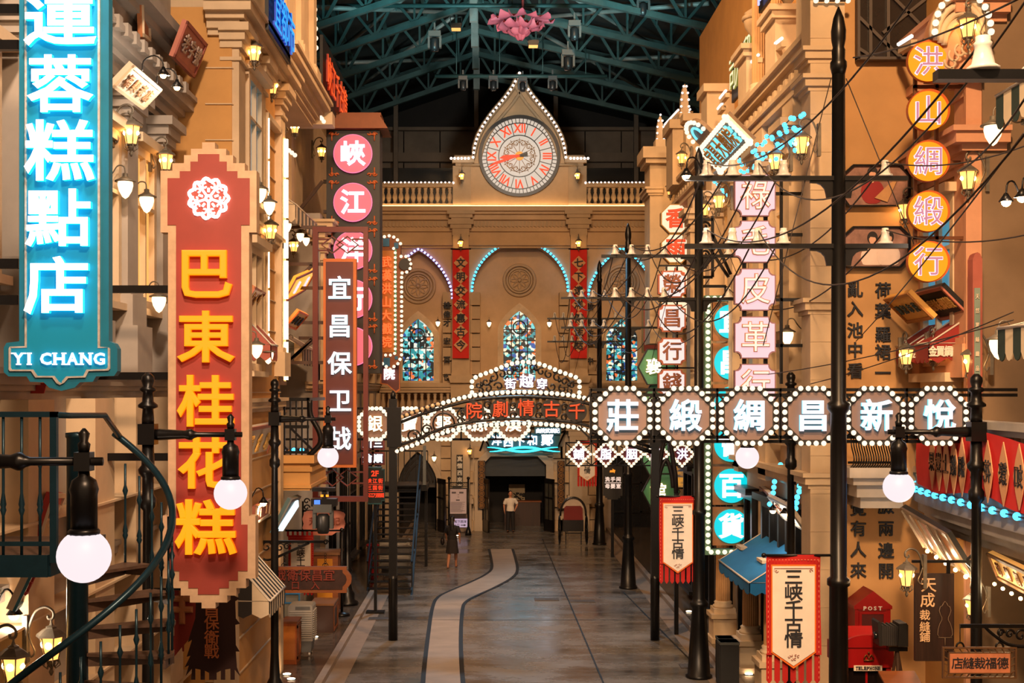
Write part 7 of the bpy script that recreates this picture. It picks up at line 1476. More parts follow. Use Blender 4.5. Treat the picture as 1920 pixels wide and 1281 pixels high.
D = 14.2; t = thing('hanging_sign', 'copper tailor sign in an open zigzag iron frame hanging from a scrolled arm', 'sign', P(1838, 1272, D)); m_ = MB(); m_.ring(PX(rect(1768, 1214, 1907, 1273), D), PX(rect(1771, 1217, 1904, 1270), D), (0, .04, 0)); m_.ring(PX(rect(1779, 1224, 1896, 1264), D), PX(rect(1781, 1226, 1894, 1262), D), (0, .04, 0))
for k in range(10): x = 1772+13.2*k; [m_.bar(P(x, y0, D+.02), P(x+6.6, y1, D+.02), .012) or m_.bar(P(x+6.6, y1, D+.02), P(x+13.2, y0, D+.02), .012) for y0, y1 in ((1216, 1225), (1271, 1263))]
for k in range(4): y = 1218+13*k; [m_.bar(P(x0, y, D+.02), P(x1, y+6.5, D+.02), .012) or m_.bar(P(x1, y+6.5, D+.02), P(x0, y+13, D+.02), .012) for x0, x1 in ((1770, 1780), (1905, 1895))]
m_.build('zigzag_frame', mat('dark_bronze_rim', (96, 66, 40)), t); MB().prism(PX(rect(1781, 1226, 1894, 1262), D+.0), (0, .03, 0)).build('copper_panel', mat('copper_panel', (204, 128, 92), .5, 0, var=.2, scale=6), t)
for ch, x in zip('店縫裁福德', (1795, 1816, 1837, 1858, 1880)): char(ch, P(x, 1244, D-.004), W(20, D), ink, ink, t, .008, .01)
m_ = MB()
for x in (1800, 1874): m_.tube([P(x+7*math.cos(a), 1214-9*math.sin(a), D+.02) for a in [PI*j/10 for j in range(11)]], .012, 5); m_.tube(PX([(x, 1205), (x, 1176)], D+.02), .006, 4)
m_.build('hanger', black, t); t = thing('iron_bracket', 'scrolled black iron arm above the copper tailor sign', 'bracket', P(1870, 1190, D)); m_ = MB(); m_.bar(P(1800, 1174, D+.03), P(1960, 1174, D+.03), .04); m_.tube(smooth_curve(PX([(1848, 1176), (1860, 1188), (1890, 1208), (1925, 1212), (1960, 1200)], D+.03), 4), .02, 6)
for x, y, r in ((1876, 1187, 7), (1893, 1189, 9), (1914, 1192, 13)): m_.tube(spiral(P(x, y, D+.03), W(r, D), W(2, D), 0, 7, V(FX), V(FZ), 24), .014, 5)
m_.build('scrollwork', black, t)
# dark flag and red flags on the lower left
D = 19.0; t = thing('hanging_flag', 'dark maroon flag with flame edges and copper characters under the red stepped sign', 'banner', P(400, 1281, D)); q = [(368, 1105), (438, 1105), (440, 1118), (450, 1122), (441, 1128), (442, 1160), (450, 1170), (441, 1172), (442, 1210), (449, 1222), (442, 1222), (444, 1252), (450, 1268), (440, 1256), (440, 1275), (432, 1275), (432, 1254), (422, 1256), (422, 1275), (414, 1275), (414, 1258), (406, 1262), (406, 1275), (392, 1275), (392, 1262), (384, 1258), (384, 1275), (376, 1275), (376, 1256), (366, 1254), (366, 1275), (358, 1275), (360, 1254), (348, 1268), (354, 1248), (346, 1252), (357, 1230), (350, 1232), (360, 1200), (352, 1205), (366, 1160)]
MB().prism(PX(q, D), (0, .012, 0)).build('cloth', mat('dark_maroon_cloth', (46, 22, 22), .85, var=.12), t); cp = mat('copper_character', (196, 116, 66))
for ch, y in zip('昌保衛戰', (1142, 1168, 1196, 1222)): char(ch, P(397, y, D-.006), W(25, D), cp, cp, t, .015, .01)
MB().tube(PX([(220, 1105), (450, 1105)], D+.006), .02, 6).build('rod', black, t)
D = 20.6; t = thing('hanging_flag', 'brick red flag with a tan character and dripping pointed hem behind the spiral stair', 'banner', P(315, 1260, D)); q = [(270, 1095), (375, 1095), (375, 1180), (372, 1182), (371, 1180), (345, 1210), (345, 1222), (342, 1222), (341, 1214), (320, 1240), (317, 1262), (314, 1262), (312, 1242), (300, 1226), (300, 1250), (297, 1250), (296, 1222), (270, 1200)]
MB().prism(PX(q, D), (0, .012, 0)).build('cloth', mat('brick_red_cloth', (140, 46, 36), .85, var=.1), t); char('井', P(330, 1138, D-.006), W(58, D), mat('tan_applique', (176, 116, 76), .8), mat('tan_applique', (176, 116, 76)), t, .05, .01); MB().tube(PX([(262, 1095), (380, 1095)], D+.006), .02, 6).build('rod', black, t)
D = 21.3; hang_banner(110, 1190, 70, D, 'red cloth banner behind the spiral stair column at the bottom', 60, rod=False, txt='三峡')
t = thing('red_pennant', 'row of red triangular pennants behind the spiral stair treads', 'banner', P(230, 1140, 19.5)); m_ = MB(); m_.tube(PX([(150, 1095), (270, 1105)], 19.5), .012, 5)
for x in (165, 225): m_.prism(PX([(x, 1100), (x+30, 1100), (x+30, 1165), (x+15, 1135), (x, 1165)], 19.52), (0, .012, 0))
m_.build('cloth', mat('brick_red_cloth', (140, 46, 36)), t)
for px, py, d, l in ((96, 1212, 14.0, 'lantern beside the stair column near the bottom'), (25, 1252, 12.9, 'lantern in the bottom corner below the stair rail')): lant(px, py, d, 0, l)
# ================================================================ street furniture
def gx(px, d): return P(px, 0, d).x
# telephone booth and post cabinet
D = 18.3; x0, x1 = gx(1580, D), gx(1671, D); t = thing('telephone_booth', 'red telephone booth with a rounded pediment, crown and white name strip', 'telephone booth', ((x0+x1)/2, D, .1)); red = mat('pillar_box_red', (150, 14, 18), .35, var=.1); xm = (x0+x1)/2; hw = (x1-x0)/2
m_ = MB(); zt = P(0, 1245, D).z
for x in (x0, x1-.07): 
    for y in (D, D+.63): m_.box(x, x+.07, y, y+.07, .1, zt)
m_.box(x0, x1, D, D+.7, .1, .35); m_.build('frame', red, t)
m_ = MB(); z0 = zt; z1 = P(0, 1222, D).z; m_.box(x0-.03, x1+.03, D-.03, D+.73, z0-.05, z0+.22); arc_ = [V((xm+hw*math.cos(PI*k/14), D-.03, z0+.22+.16*math.sin(PI*k/14))) for k in range(15)]; m_.prism(arc_, (0, .76, 0)); top_ = [V((xm+hw*1.05*math.cos(PI*k/14), D-.05, z0+.24+.18*math.sin(PI*k/14))) for k in range(15)]; m_.prism(top_, (0, .05, 0)); m_.prism([V((xm-hw*.95, D, z0+.3)), V((xm+hw*.95, D, z0+.3)), V((xm+hw*.5, D+.35, z0+.48)), V((xm-hw*.5, D+.35, z0+.48))], (0, .02, -.02)); m_.build('roof', red, t)
sp_ = MB().prism(PX(rect(1601, 1248, 1654, 1258.5), D-.035), (0, .02, 0)).build('name_strip', mat('cream_enamel', (226, 210, 190), .4), t); serif_word('TELEPHONE', P(1627.5, 1253.3, D-.037), W(47, D), W(6.5, D), ink, ink, sp_)
m_ = MB(); c = P(1629, 1232, D-.05)
m_.tube([c+V((-.07, 0, -.05)), c+V((.07, 0, -.05))], .012, 5); m_.tube([c+V((-.07+.14*k/8, 0, -.03+.06*abs(math.sin(k*PI/4)))) for k in range(9)], .01, 5); m_.sphere(c+V((0, 0, .06)), .018, 6, 4); m_.build('crown', mat('dark_gold_crown', (120, 72, 30), .4, .5), t)
m_ = MB()
for k in range(4): m_.box(x0+.08, x1-.08, D+.02, D+.05, .6+.35*k, .63+.35*k)
m_.box(xm-.015, xm+.015, D+.02, D+.05, .35, zt); m_.build('glazing_bar', red, t); MB().box(x0+.05, x1-.05, D+.03, D+.04, .35, zt).build('glass', mat('dark_booth_glass', (24, 18, 18), .08), t)
D = 20.3; x0, x1 = gx(1603, D), gx(1670, D); xm = (x0+x1)/2; t = thing('post_cabinet', 'tall red post cabinet with a pitched top against the ochre wall', 'post cabinet', (xm, D, .1)); zt = P(0, 1140, D).z; m_ = MB(); m_.box(x0, x1, D, D+.5, .1, zt); m_.prism([V((x0-.02, D-.02, zt-.02)), V((x1+.02, D-.02, zt-.02)), V((x1+.02, D-.02, zt+.03)), V((xm, D-.02, P(0, 1108, D).z)), V((x0-.02, D-.02, zt+.03))], (0, .54, 0)); m_.build('body', red, t)
q = MB().prism(PX(rect(1610, 1135, 1661, 1146), D-.015), (0, .02, 0)).build('name_strip', mat('deep_red_strip', (120, 12, 16), .4), t); serif_word('POST', P(1636, 1141, D-.018), W(38, D), W(7.5, D), mat('white_paint', (224, 220, 212)), mat('white_paint', (224, 220, 212)), q)
m_ = MB(); m_.ring(PX(rect(1611, 1148, 1662, 1300), D-.02), PX(rect(1616, 1152, 1657, 1296), D-.02), (0, .03, 0)); d_ = m_.build('door_frame', red, t); MB().prism(PX(rect(1616, 1152, 1657, 1296), D-.006), (0, .01, 0)).build('door_panel', mat('shadow_red_panel', (84, 18, 18), .5, var=.2), t); MB().sphere(P(1613, 1189, D-.04), .018, 8, 5).build('knob', mat('brass_hub', (190, 120, 50)), t)
# bellows camera
D = 17.75; t = thing('bellows_camera', 'antique black bellows camera on a wooden tripod in front of the post cabinet', 'camera', (gx(1685, D), D, .1)); c = P(1672, 1192, D)
MB().prism(PX([(1686, 1170), (1700, 1169), (1703, 1173), (1703, 1213), (1684, 1213)], D), (0, .3, 0)).build('rear_box', mat('black_leather', (26, 24, 24), .5, var=.2), t); m_ = MB()
for k in range(8): m_.prism(PX(rect(1654+4*k, 1174+(1 if k % 2 else -1), 1657.5+4*k, 1211), D+.03), (0, .24, 0))
m_.build('bellows', mat('bellows_cloth', (36, 32, 32), .8), t); MB().prism(PX([(1646, 1168), (1649, 1165), (1653, 1170), (1655, 1212), (1649, 1212)], D), (0, .3, 0)).build('front_standard', mat('black_leather', (26, 24, 24)), t); MB().lathe([(.05, 0), (.05, .08), (.035, .08)], P(1648, 1192, D+.15), 12, axis=(-1, 0, 0)).build('lens', lensm, t)
hub = P(1682, 1216, D+.15)
for dx, dy in ((-.3, .25), (.42, .1), (-.05, -.35)): MB().bar(hub, (hub.x+dx, hub.y+dy, .1), .035).build('leg', mat('tripod_wood', (66, 44, 32), .5, var=.2), t)
MB().box(hub.x-.13, hub.x+.13, hub.y-.06, hub.y+.06, hub.z-.03, hub.z+.03).build('plate', black, t)
t = thing('pedestal_lectern', 'small dark wooden ledge at the bottom edge beside the camera tripod', 'lectern', (gx(1685, 17.4), 17.4, .1)); x = gx(1685, 17.4); MB().box(x-.2, x+.2, 17.2, 17.5, .1, 2.0).build('body', darkwood, t); MB().prism([V((x-.25, 17.1, 2.0)), V((x+.25, 17.1, 2.0)), V((x+.25, 17.5, 2.14)), V((x-.25, 17.5, 2.14))], (0, 0, .03)).build('top', brownw, t)
# speakers
D = 25.0
for k, (a, b, d, zt, l) in enumerate(((1348, 1376, 25.6, 1198, 'black speaker box standing behind the other beside the tapered pole foot'), (1351, 1386, 24.9, 1205, 'black speaker box nearest the tapered pole foot, front one of two'))):
    x0, x1 = gx(a, d), gx(b, d); z1 = P(0, zt, d).z; t = thing('speaker_box', l, 'speaker', ((x0+x1)/2, d, .1)); MB().box(x0, x1, d, d+.35, .1, z1).build('cabinet', mat('black_plastic', (30, 32, 34)), t); MB().box(x0-.015, x0+.005, d+.03, d+.32, .2, z1-.08).build('grille', mat('speaker_grille', (20, 20, 20), .8, var=.3, scale=60), t); MB().box(x0-.01, x1+.01, d-.01, d+.36, z1-.05, z1).build('lid', mat('charcoal_plastic', (66, 70, 70)), t)
# rickshaw
D = 50.0; X0 = gx(1075, D); t = thing('rickshaw', 'parked rickshaw with a dark red seat back, pale folded hood and spoked wheels', 'rickshaw', (X0, D, 0))
for s_ in (-1, 1):
    w_ = MB(); c = V((X0+s_*.53, D+.2, .55)); w_.tube([c+V((0, .53*math.cos(a), .53*math.sin(a))) for a in [2*PI*k/28 for k in range(28)]], .03, 6, closed=True)
    for k in range(10): a = 2*PI*k/10; w_.tube([c, c+V((0, .52*math.cos(a), .52*math.sin(a)))], .008, 4)
    w_.lathe([(.05, -.06), (.05, .06)], c, 10, axis=(1, 0, 0)); w_.build('wheel', black, t)
m_ = MB(); m_.prism([V((X0-.38, D, .95)), V((X0+.38, D, .95)), V((X0+.36, D-.03, 1.42)), V((X0+.28, D-.03, 1.5)), V((X0-.28, D-.03, 1.5)), V((X0-.36, D-.03, 1.42))], (0, .1, 0)); m_.build('seat_back', mat('dark_red_leather', (112, 24, 20), .4, var=.1), t); MB().box(X0-.4, X0+.4, D, D+.55, .5, .95).build('body', mat('black_lacquer', (24, 20, 20), .25), t)
MB().tube([V((X0+.5*math.cos(a)*1.0, D+.1, 1.1+.72*math.sin(a)**.8)) for a in [PI*k/16 for k in range(17)]], .04, 6).build('hood_hoop', mat('black_lacquer', (24, 20, 20)), t); m_ = MB(); m_.prism([V((X0+.42*math.cos(PI*k/14), D+.15, 1.4+.36*math.sin(PI*k/14))) for k in range(15)], (0, .3, 0)); m_.build('hood', mat('pale_hood_cloth', (190, 172, 156), .8, var=.15), t)
m_ = MB()
for s_ in (-1, 1): m_.bar((X0+s_*.3, D-.1, .5), (X0+s_*.3, D-.1, 0), .04); m_.bar((X0+s_*.3, D-.1, .5), (X0+s_*.3, D+1.9, .7), .04)
m_.bar((X0-.32, D-.1, .45), (X0+.32, D-.1, .45), .04); m_.build('shaft', black, t)
# notice board
D = 53.2; x = gx(859, D); t = thing('notice_board', 'white printed notice in a black iron frame at the facade, arrow panel below', 'notice board', (x, D, 0)); m_ = MB()
for s_ in (842, 878): q = gx(s_, D); m_.tube([(q, D, 0), (q, D, P(0, 897, D).z)], .045, 8); m_.lathe([(.14, 0), (.12, .12), (.06, .35)], (q, D, 0), 10); m_.sphere((q, D, P(0, 897, D).z), .07, 8, 5)
m_.bar(P(842, 905, D), P(878, 905, D), .04); m_.bar(P(842, 912, D), P(878, 912, D), .03)
for k in range(7): m_.tube(spiral(P(845+5*k, 908.5, D), W(2.4, D), W(.8, D), 0, 6, V(FX), V(FZ), 10), .012, 4)
m_.build('frame', black, t); m_ = MB(); m_.ring(PX(rect(841, 915, 876, 965), D-.02), PX(rect(842.5, 917, 874.5, 963.5), D-.02), (0, .05, 0)); bbx(m_, rect(848, 911, 866, 917), D-.03, .05); m_.build('poster_frame', blackboard, t); pp = MB().prism(PX(rect(842.5, 917, 874.5, 963.5), D-.01), (0, .02, 0)).build('poster', mat('lilac_white_paper', (196, 184, 200), .6, var=.05), t); m_ = MB()
for y, a, b, h in ((924, 847, 855, 1.6), (924, 861, 869, 1.6), (928, 858, 861, .4), (932, 858, 861, .4), (938, 855, 862, 1.2)): bbx(m_, rect(a, y-h, b, y+h), D-.014, .003)
for k in range(11): bbx(m_, rect(845, 942+1.8*k-.35, 872-(k*5) % 9, 942+1.8*k+.35), D-.014, .003)
m_.build('printed_lines', mat('grey_print', (90, 84, 96), .7), pp)
pp = MB().prism(PX(rect(844, 973, 877, 989), D-.02), (0, .04, 0)).build('arrow_panel', glow('lit_lilac_panel', (220, 190, 220), .6, base=(200, 180, 200)), t)
for i, ch in enumerate('鄭和下西洋'): char(ch, P(849+5.7*i, 978.5, D-.025), W(5, D), ink, ink, pp, .02, .005)
for i, ch in enumerate('入口'): char(ch, P(854+5*i, 985, D-.025), W(4.5, D), ink, ink, pp, .02, .005)
MB().prism(PX([(864, 984.3), (870, 984.3), (870, 982.8), (874, 985), (870, 987.2), (870, 985.8), (864, 985.8)], D-.025), (0, .004, 0)).build('arrow', ink, pp)
t = thing('floor_uplight', 'small glowing floor uplight under the notice board', 'uplight', P(859, 1000, 52.8)); c = V((gx(859, 52.8), 52.8, .03)); MB().lathe([(.09, -.03), (.09, 0)], c, 12).build('rim', steel, t); MB().lathe([(.07, 0), (.07, .008)], c, 12).build('lens', glow('uplight_lens', (255, 220, 180), 12, 'FRONT'), t)
for k, (px, py, l) in enumerate(((538, 1266, 'recessed floor light glowing in the paving by the orange cabinet'), (546, 1275, 'recessed floor light in the paving at the bottom edge near the wooden cabinet'), (590, 1196, 'recessed floor light in the paving beside the grey air cooler'), (665, 1030, 'recessed floor light in the paving behind the black stair'), (1404, 1266, 'recessed floor light at the foot of the fluted column'), (1292, 1148, 'recessed floor light in the wet paving under the red banner'))):
    q = G(px, py); q = V((q.x*.985, q.y*.985, .1)); t = thing('floor_uplight', l, 'uplight', q, 'recessed floor lights'); MB().lathe([(.1, .0), (.1, .01)], q, 14).build('rim', steel, t); MB().lathe([(.08, .01), (.08, .018)], q, 14).build('lens', glow('uplight_lens', (255, 220, 180), 12, 'FRONT'), t)
# left paving: coolers, cabinets, bollard
def cooler(px0, px1, ytop, ybot, d, label, cut=False):
    x0, x1 = gx(px0, d), gx(px1, d); z0 = .1; z1 = P(0, ytop, d).z; h = z1-z0; t = thing('air_cooler', label, 'air cooler', ((x0+x1)/2, d, .1), 'grey evaporative air coolers'); body = mat('grey_cooler_plastic', (150, 146, 140), .45, var=.06); xm = (x0+x1)/2; w_ = x1-x0
    MB().prism([V((x0, d, z0+h*.3)), V((x1, d, z0+h*.3)), V((x1, d, z1-h*.04)), V((x1-.05*w_, d, z1)), V((x0+.05*w_, d, z1)), V((x0, d, z1-h*.04))], (0, .55, 0)).build('housing', body, t); MB().prism([V((x0+.08*w_, d+.04, z0+h*.08)), V((x1-.08*w_, d+.04, z0+h*.08)), V((x1-.03*w_, d, z0+h*.3)), V((x0+.03*w_, d, z0+h*.3))], (0, .5, 0)).build('tank', mat('dark_grey_plastic', (96, 96, 96), .5), t); m_ = MB()
    for k in range(13): z = z0+h*(.36+.042*k); m_.box(x0+.06*w_, x1-.05*w_, d-.02, d+.01, z, z+h*.02); m_.box(x1-.01, x1+.03, d+.06, d+.5, z, z+h*.02)
    m_.build('louvre', mat('pale_louvre', (178, 172, 164), .5), t); MB().prism([V((x0+.3*w_, d-.01, z1-h*.09)), V((x1-.1*w_, d-.01, z1-h*.09)), V((x1-.1*w_, d-.01, z1-h*.03)), V((x0+.3*w_, d-.01, z1-h*.03))], (0, .02, 0)).build('control_panel', mat('dark_grey_plastic', (96, 96, 96)), t)
    for sx in (x0+.15*w_, x1-.15*w_):
        for y in (d+.1, d+.42): MB().lathe([(.05, -.02), (.05, .02)], (sx, y, .15), 12, axis=(1, 0, 0)).box(sx-.015, sx+.015, y-.02, y+.02, .15, z0+h*.1).build('castor', mat('white_castor', (190, 186, 180), .4), t)
cooler(540, 586, 1135, 1246, 28.4, 'grey louvred air cooler on castors by the orange wooden cabinet'); cooler(712, 768, 1012, 1090, 40.6, 'grey air cooler standing behind the black stair treads')
D = 27.6; x0, x1 = gx(528, D), gx(556, D); t = thing('wooden_cabinet', 'orange stained wooden cabinet beside the grey air cooler', 'cabinet', ((x0+x1)/2, D, .1)); ow = mat('orange_stained_wood', (168, 84, 28), .4, var=.25, scale=5, streak=(1, 1, .2)); zt = P(0, 1169, D).z; MB().box(x0, x1, D, D+.6, .1, zt).build('body', ow, t); MB().box(x0-.02, x1+.02, D-.02, D+.62, zt, zt+.04).build('top', brownw, t); m_ = MB(); m_.box(x1, x1+.02, D+.05, D+.55, .2, .26); m_.box(x1, x1+.02, D+.05, D+.1, .2, zt-.06); m_.box(x1, x1+.02, D+.5, D+.55, .2, zt-.06); m_.box(x1, x1+.02, D+.05, D+.55, zt-.12, zt-.06); m_.build('carved_rail', brownw, t); MB().box(x0+.03, x1-.03, D-.012, D+.005, .2, zt-.06).build('door', mat('amber_door_panel', (190, 110, 36), .4, var=.2), t)
D = 31.2; x0, x1 = gx(582, D), gx(625, D); t = thing('wooden_chest', 'dark brown square chest with a lit top on the paving beside the near kerb', 'chest', ((x0+x1)/2, D, .1)); zt = P(0, 1136, D).z; MB().box(x0, x1, D, D+.9, .1, zt).build('body', mat('chocolate_wood', (58, 36, 30), .45, var=.15), t); MB().box(x0-.02, x1+.02, D-.02, D+.92, zt, zt+.05).build('lid', mat('walnut_lid', (120, 84, 58), .35, var=.2), t); m_ = MB(); m_.ring([V((x1+.005, D+.03, .13)), V((x1+.005, D+.87, .13)), V((x1+.005, D+.87, zt-.03)), V((x1+.005, D+.03, zt-.03))], [V((x1+.005, D+.1, .2)), V((x1+.005, D+.8, .2)), V((x1+.005, D+.8, zt-.1)), V((x1+.005, D+.1, zt-.1))], (.015, 0, 0)); m_.build('side_frame', brownw, t)
D = 32.6; x0, x1 = gx(533, D), gx(578, D); t = thing('stall_crate', 'blue framed crate behind the tassels of the small low banner', 'crate', ((x0+x1)/2, D, .1)); zb = P(0, 1118, D).z; m_ = MB(); m_.ring(PX(rect(533, 1113, 562, 1132), D), PX(rect(535, 1115, 560, 1130), D), (0, .06, 0)); m_.build('blue_frame', mat('sky_blue_paint', (40, 120, 190), .5), t); MB().box(x0, x1-.2, D+.02, D+.6, .1, P(0, 1131, D).z).box(x0, x1-.2, D+.05, D+.6, P(0, 1131, D).z, P(0, 1114, D).z).build('body', mat('grey_crate', (120, 120, 116), .6, var=.1), t)
D = 40.2; x = gx(699, D); t = thing('red_bollard', 'red cylindrical litter bin behind the black stair', 'bin', (x, D, .1)); MB().lathe([(.16, .1), (.17, .16), (.17, 1.1), (.2, 1.12), (.2, 1.18), (.1, 1.22)], (x, D, 0), 18).build('body', mat('pillar_box_red', (150, 14, 18)), t); MB().lathe([(.205, 1.13), (.205, 1.17)], (x, D, 0), 18).build('lid_band', redcloth, t)
D = 34.2; x0, x1 = gx(588, D), gx(634, D); t = thing('stall_counter', 'amber painted stall counter behind the brown hanging sign', 'counter', ((x0+x1)/2, D, .1)); zt = P(0, 1041, D).z; MB().box(x0, x1, D, D+.8, .1, zt).build('body', brownw, t); MB().box(x0+.1, x1-.15, D-.012, D+.01, .3, zt-.1).build('amber_panel', mat('amber_panel', (206, 136, 30), .5, var=.1), t); MB().box(x0-.05, x1+.05, D-.05, D+.85, zt, zt+.07).build('top', mat('walnut_lid', (120, 84, 58)), t)
D = 34.6; t = thing('hanging_sign', 'pink scalloped wooden sign behind the moving head light over the stall', 'sign', P(607, 1000, D)); q = []
for k in range(36):
    a = 2*PI*k/36; q.append((607+39*max(-1, min(1, 1.25*math.cos(a)))+1.2*math.sin(9*a), 978+20*max(-1, min(1, 1.25*math.sin(a)))+(6 if math.sin(a) > .9 else 0)))
MB().prism(PX(q, D), (0, .08, 0)).build('board', mat('salmon_pink_wood', (206, 132, 114), .7, var=.1), t)
for ch, x in zip('芳香記', (587, 607, 630)): char(ch, P(x, 978, D-.006), W(14, D), mat('brown_ornament', (150, 70, 50)), mat('brown_ornament', (150, 70, 50)), t, .01, .01)
m_ = MB(); m_.bar(P(568, 940, D+.1), P(568, 1015, D+.1), .05); [m_.tube(spiral(P(575, y, D+.1), W(6, D), W(1.5, D), 0, 6.5, V(FX), V(FZ), 18), .02, 5) for y in (940, 952)]; m_.bar(P(568, 958, D+.1), P(645, 958, D+.1), .05); m_.build('scroll_bracket', black, t)
moving_head(606, 976, 24.2, .62, 'black moving head light hanging at the stall under the maroon frame'); t = thing('clamp_box', 'dark control box with a blue lit display above the hanging moving head light', 'control box', P(603, 945, 24.1)); MB().prism(PX(rect(583, 936, 630, 950), 24.1), (0, .3, 0)).build('box', black, t); MB().prism(PX(rect(589, 938, 600, 946), 24.08), (0, .02, 0)).build('display', glow('blue_display', (60, 120, 255), 1.5), t); MB().prism(PX(rect(585, 915, 628, 922), 24.15), (0, .2, 0)).prism(PX(rect(604, 920, 612, 937), 24.15), (0, .1, 0)).build('mount', black, t); m_ = MB(); m_.prism(PX(rect(601, 928, 606, 932), 24.1), (0, .03, 0)); m_.prism(PX(rect(611, 928, 616, 932), 24.1), (0, .03, 0)); m_.build('warning_lamp', glow('amber_indicator', (255, 150, 30), 1.5), t)
# dormer cars of the amber vessel and arch shaped frame near the banner: golden glass wall
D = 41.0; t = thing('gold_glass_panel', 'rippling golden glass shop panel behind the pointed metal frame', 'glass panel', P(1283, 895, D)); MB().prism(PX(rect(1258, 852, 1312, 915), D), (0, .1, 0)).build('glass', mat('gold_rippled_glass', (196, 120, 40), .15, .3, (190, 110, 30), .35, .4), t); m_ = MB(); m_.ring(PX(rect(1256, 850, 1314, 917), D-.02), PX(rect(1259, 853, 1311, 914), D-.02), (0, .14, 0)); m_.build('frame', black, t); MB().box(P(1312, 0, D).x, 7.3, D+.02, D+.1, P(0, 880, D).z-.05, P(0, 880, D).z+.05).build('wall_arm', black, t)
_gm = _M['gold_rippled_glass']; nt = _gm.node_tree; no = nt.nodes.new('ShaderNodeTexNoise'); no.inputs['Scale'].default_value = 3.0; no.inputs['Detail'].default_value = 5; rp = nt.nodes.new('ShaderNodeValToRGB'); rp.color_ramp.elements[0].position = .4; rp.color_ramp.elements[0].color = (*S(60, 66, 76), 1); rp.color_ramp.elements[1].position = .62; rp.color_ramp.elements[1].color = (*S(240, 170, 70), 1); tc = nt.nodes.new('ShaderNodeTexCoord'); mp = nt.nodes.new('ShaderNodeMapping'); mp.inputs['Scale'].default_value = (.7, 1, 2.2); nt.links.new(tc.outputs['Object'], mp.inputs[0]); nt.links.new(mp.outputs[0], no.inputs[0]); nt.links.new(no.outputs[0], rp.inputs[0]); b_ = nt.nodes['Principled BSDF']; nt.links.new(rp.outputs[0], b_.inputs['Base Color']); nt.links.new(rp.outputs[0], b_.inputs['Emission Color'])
D = 31.5; t = thing('pointed_arch_frame', 'dark pointed metal arch frame beside the leaning pole', 'frame', P(1250, 920, D)); lv = [(1232, 925), (1234, 890), (1240, 850), (1246, 820), (1250, 805)]; m_ = MB(); m_.tube(PX(lv+[(500+750-(x-1250)*1 if False else 1250+(1250-x), y) for x, y in reversed(lv[:-1])], D), .06, 6); m_.tube(smooth_curve(PX([(1234, 915), (1238, 885), (1249, 862), (1258, 885), (1262, 915)], D), 4), .05, 6); m_.build('frame', mat('blued_steel', (50, 46, 50), .35, .5), t); m_ = MB()
for x in (1232, 1268): q = gx(x, D); m_.box(q-.05, q+.05, D-.05, D+.05, 0, P(0, 925, D).z)
m_.build('post', black, t)
# ================================================================ people
def limb_body(name, chains, m, parent, c):
    """one continuous surface from tapering chains of elliptical rings, welded by a voxel remesh"""
    mb = MB()
    for ch in chains:
        pts = [V(c)+V(p[:3]) for p in ch]; n_ = len(pts); vs_ = []; fs_ = []; K = 10
        for i, p in enumerate(pts):
            tn = (pts[min(i+1, n_-1)]-pts[max(i-1, 0)]).normalized(); a = tn.cross(V((0, 1, 0))); a = a.normalized() if a.length > .05 else V((1, 0, 0)); b = tn.cross(a).normalized(); rx, ry = ch[i][3], ch[i][4] if len(ch[i]) > 4 else ch[i][3]
            for k in range(K): q = 2*PI*k/K; vs_.append(p+a*(rx*math.cos(q))+b*(ry*math.sin(q)))
        for i in range(n_-1):
            for k in range(K): l = (k+1) % K; fs_.append((i*K+k, i*K+l, (i+1)*K+l, (i+1)*K+k))
        fs_.append(tuple(range(K-1, -1, -1))); fs_.append(tuple((n_-1)*K+k for k in range(K))); mb.add(vs_, fs_, 0, True)
    o = mb.build(name, m, parent); r = o.modifiers.new('weld', 'REMESH'); r.mode = 'VOXEL'; r.voxel_size = .013; r.use_smooth_shade = True; return o
skin = mat('skin', (190, 130, 100), .55, var=.05)
def hand_chains(w_, d_, side):
    """palm plus five tapering fingers from wrist w_ pointing along d_"""
    w_, d_ = V(w_), V(d_).normalized(); s_ = V((0, 1, 0)); out = [[(*w_, .022, .03), (*(w_+d_*.05), .018, .042), (*(w_+d_*.09), .014, .038)]]
    for k, l in enumerate((.07, .08, .075, .055)): b = w_+d_*.085+s_*(.03-.02*k); out.append([(*b, .01), (*(b+d_*l*.55+V((side*-.006, 0, 0))), .009), (*(b+d_*l+V((side*-.02, 0, 0))), .006)])
    b = w_+d_*.03+s_*-.03*-1; out.append([(*(w_+d_*.025+s_*.03), .013), (*(w_+d_*.06+s_*.055), .011), (*(w_+d_*.09+s_*.058), .008)]); return out
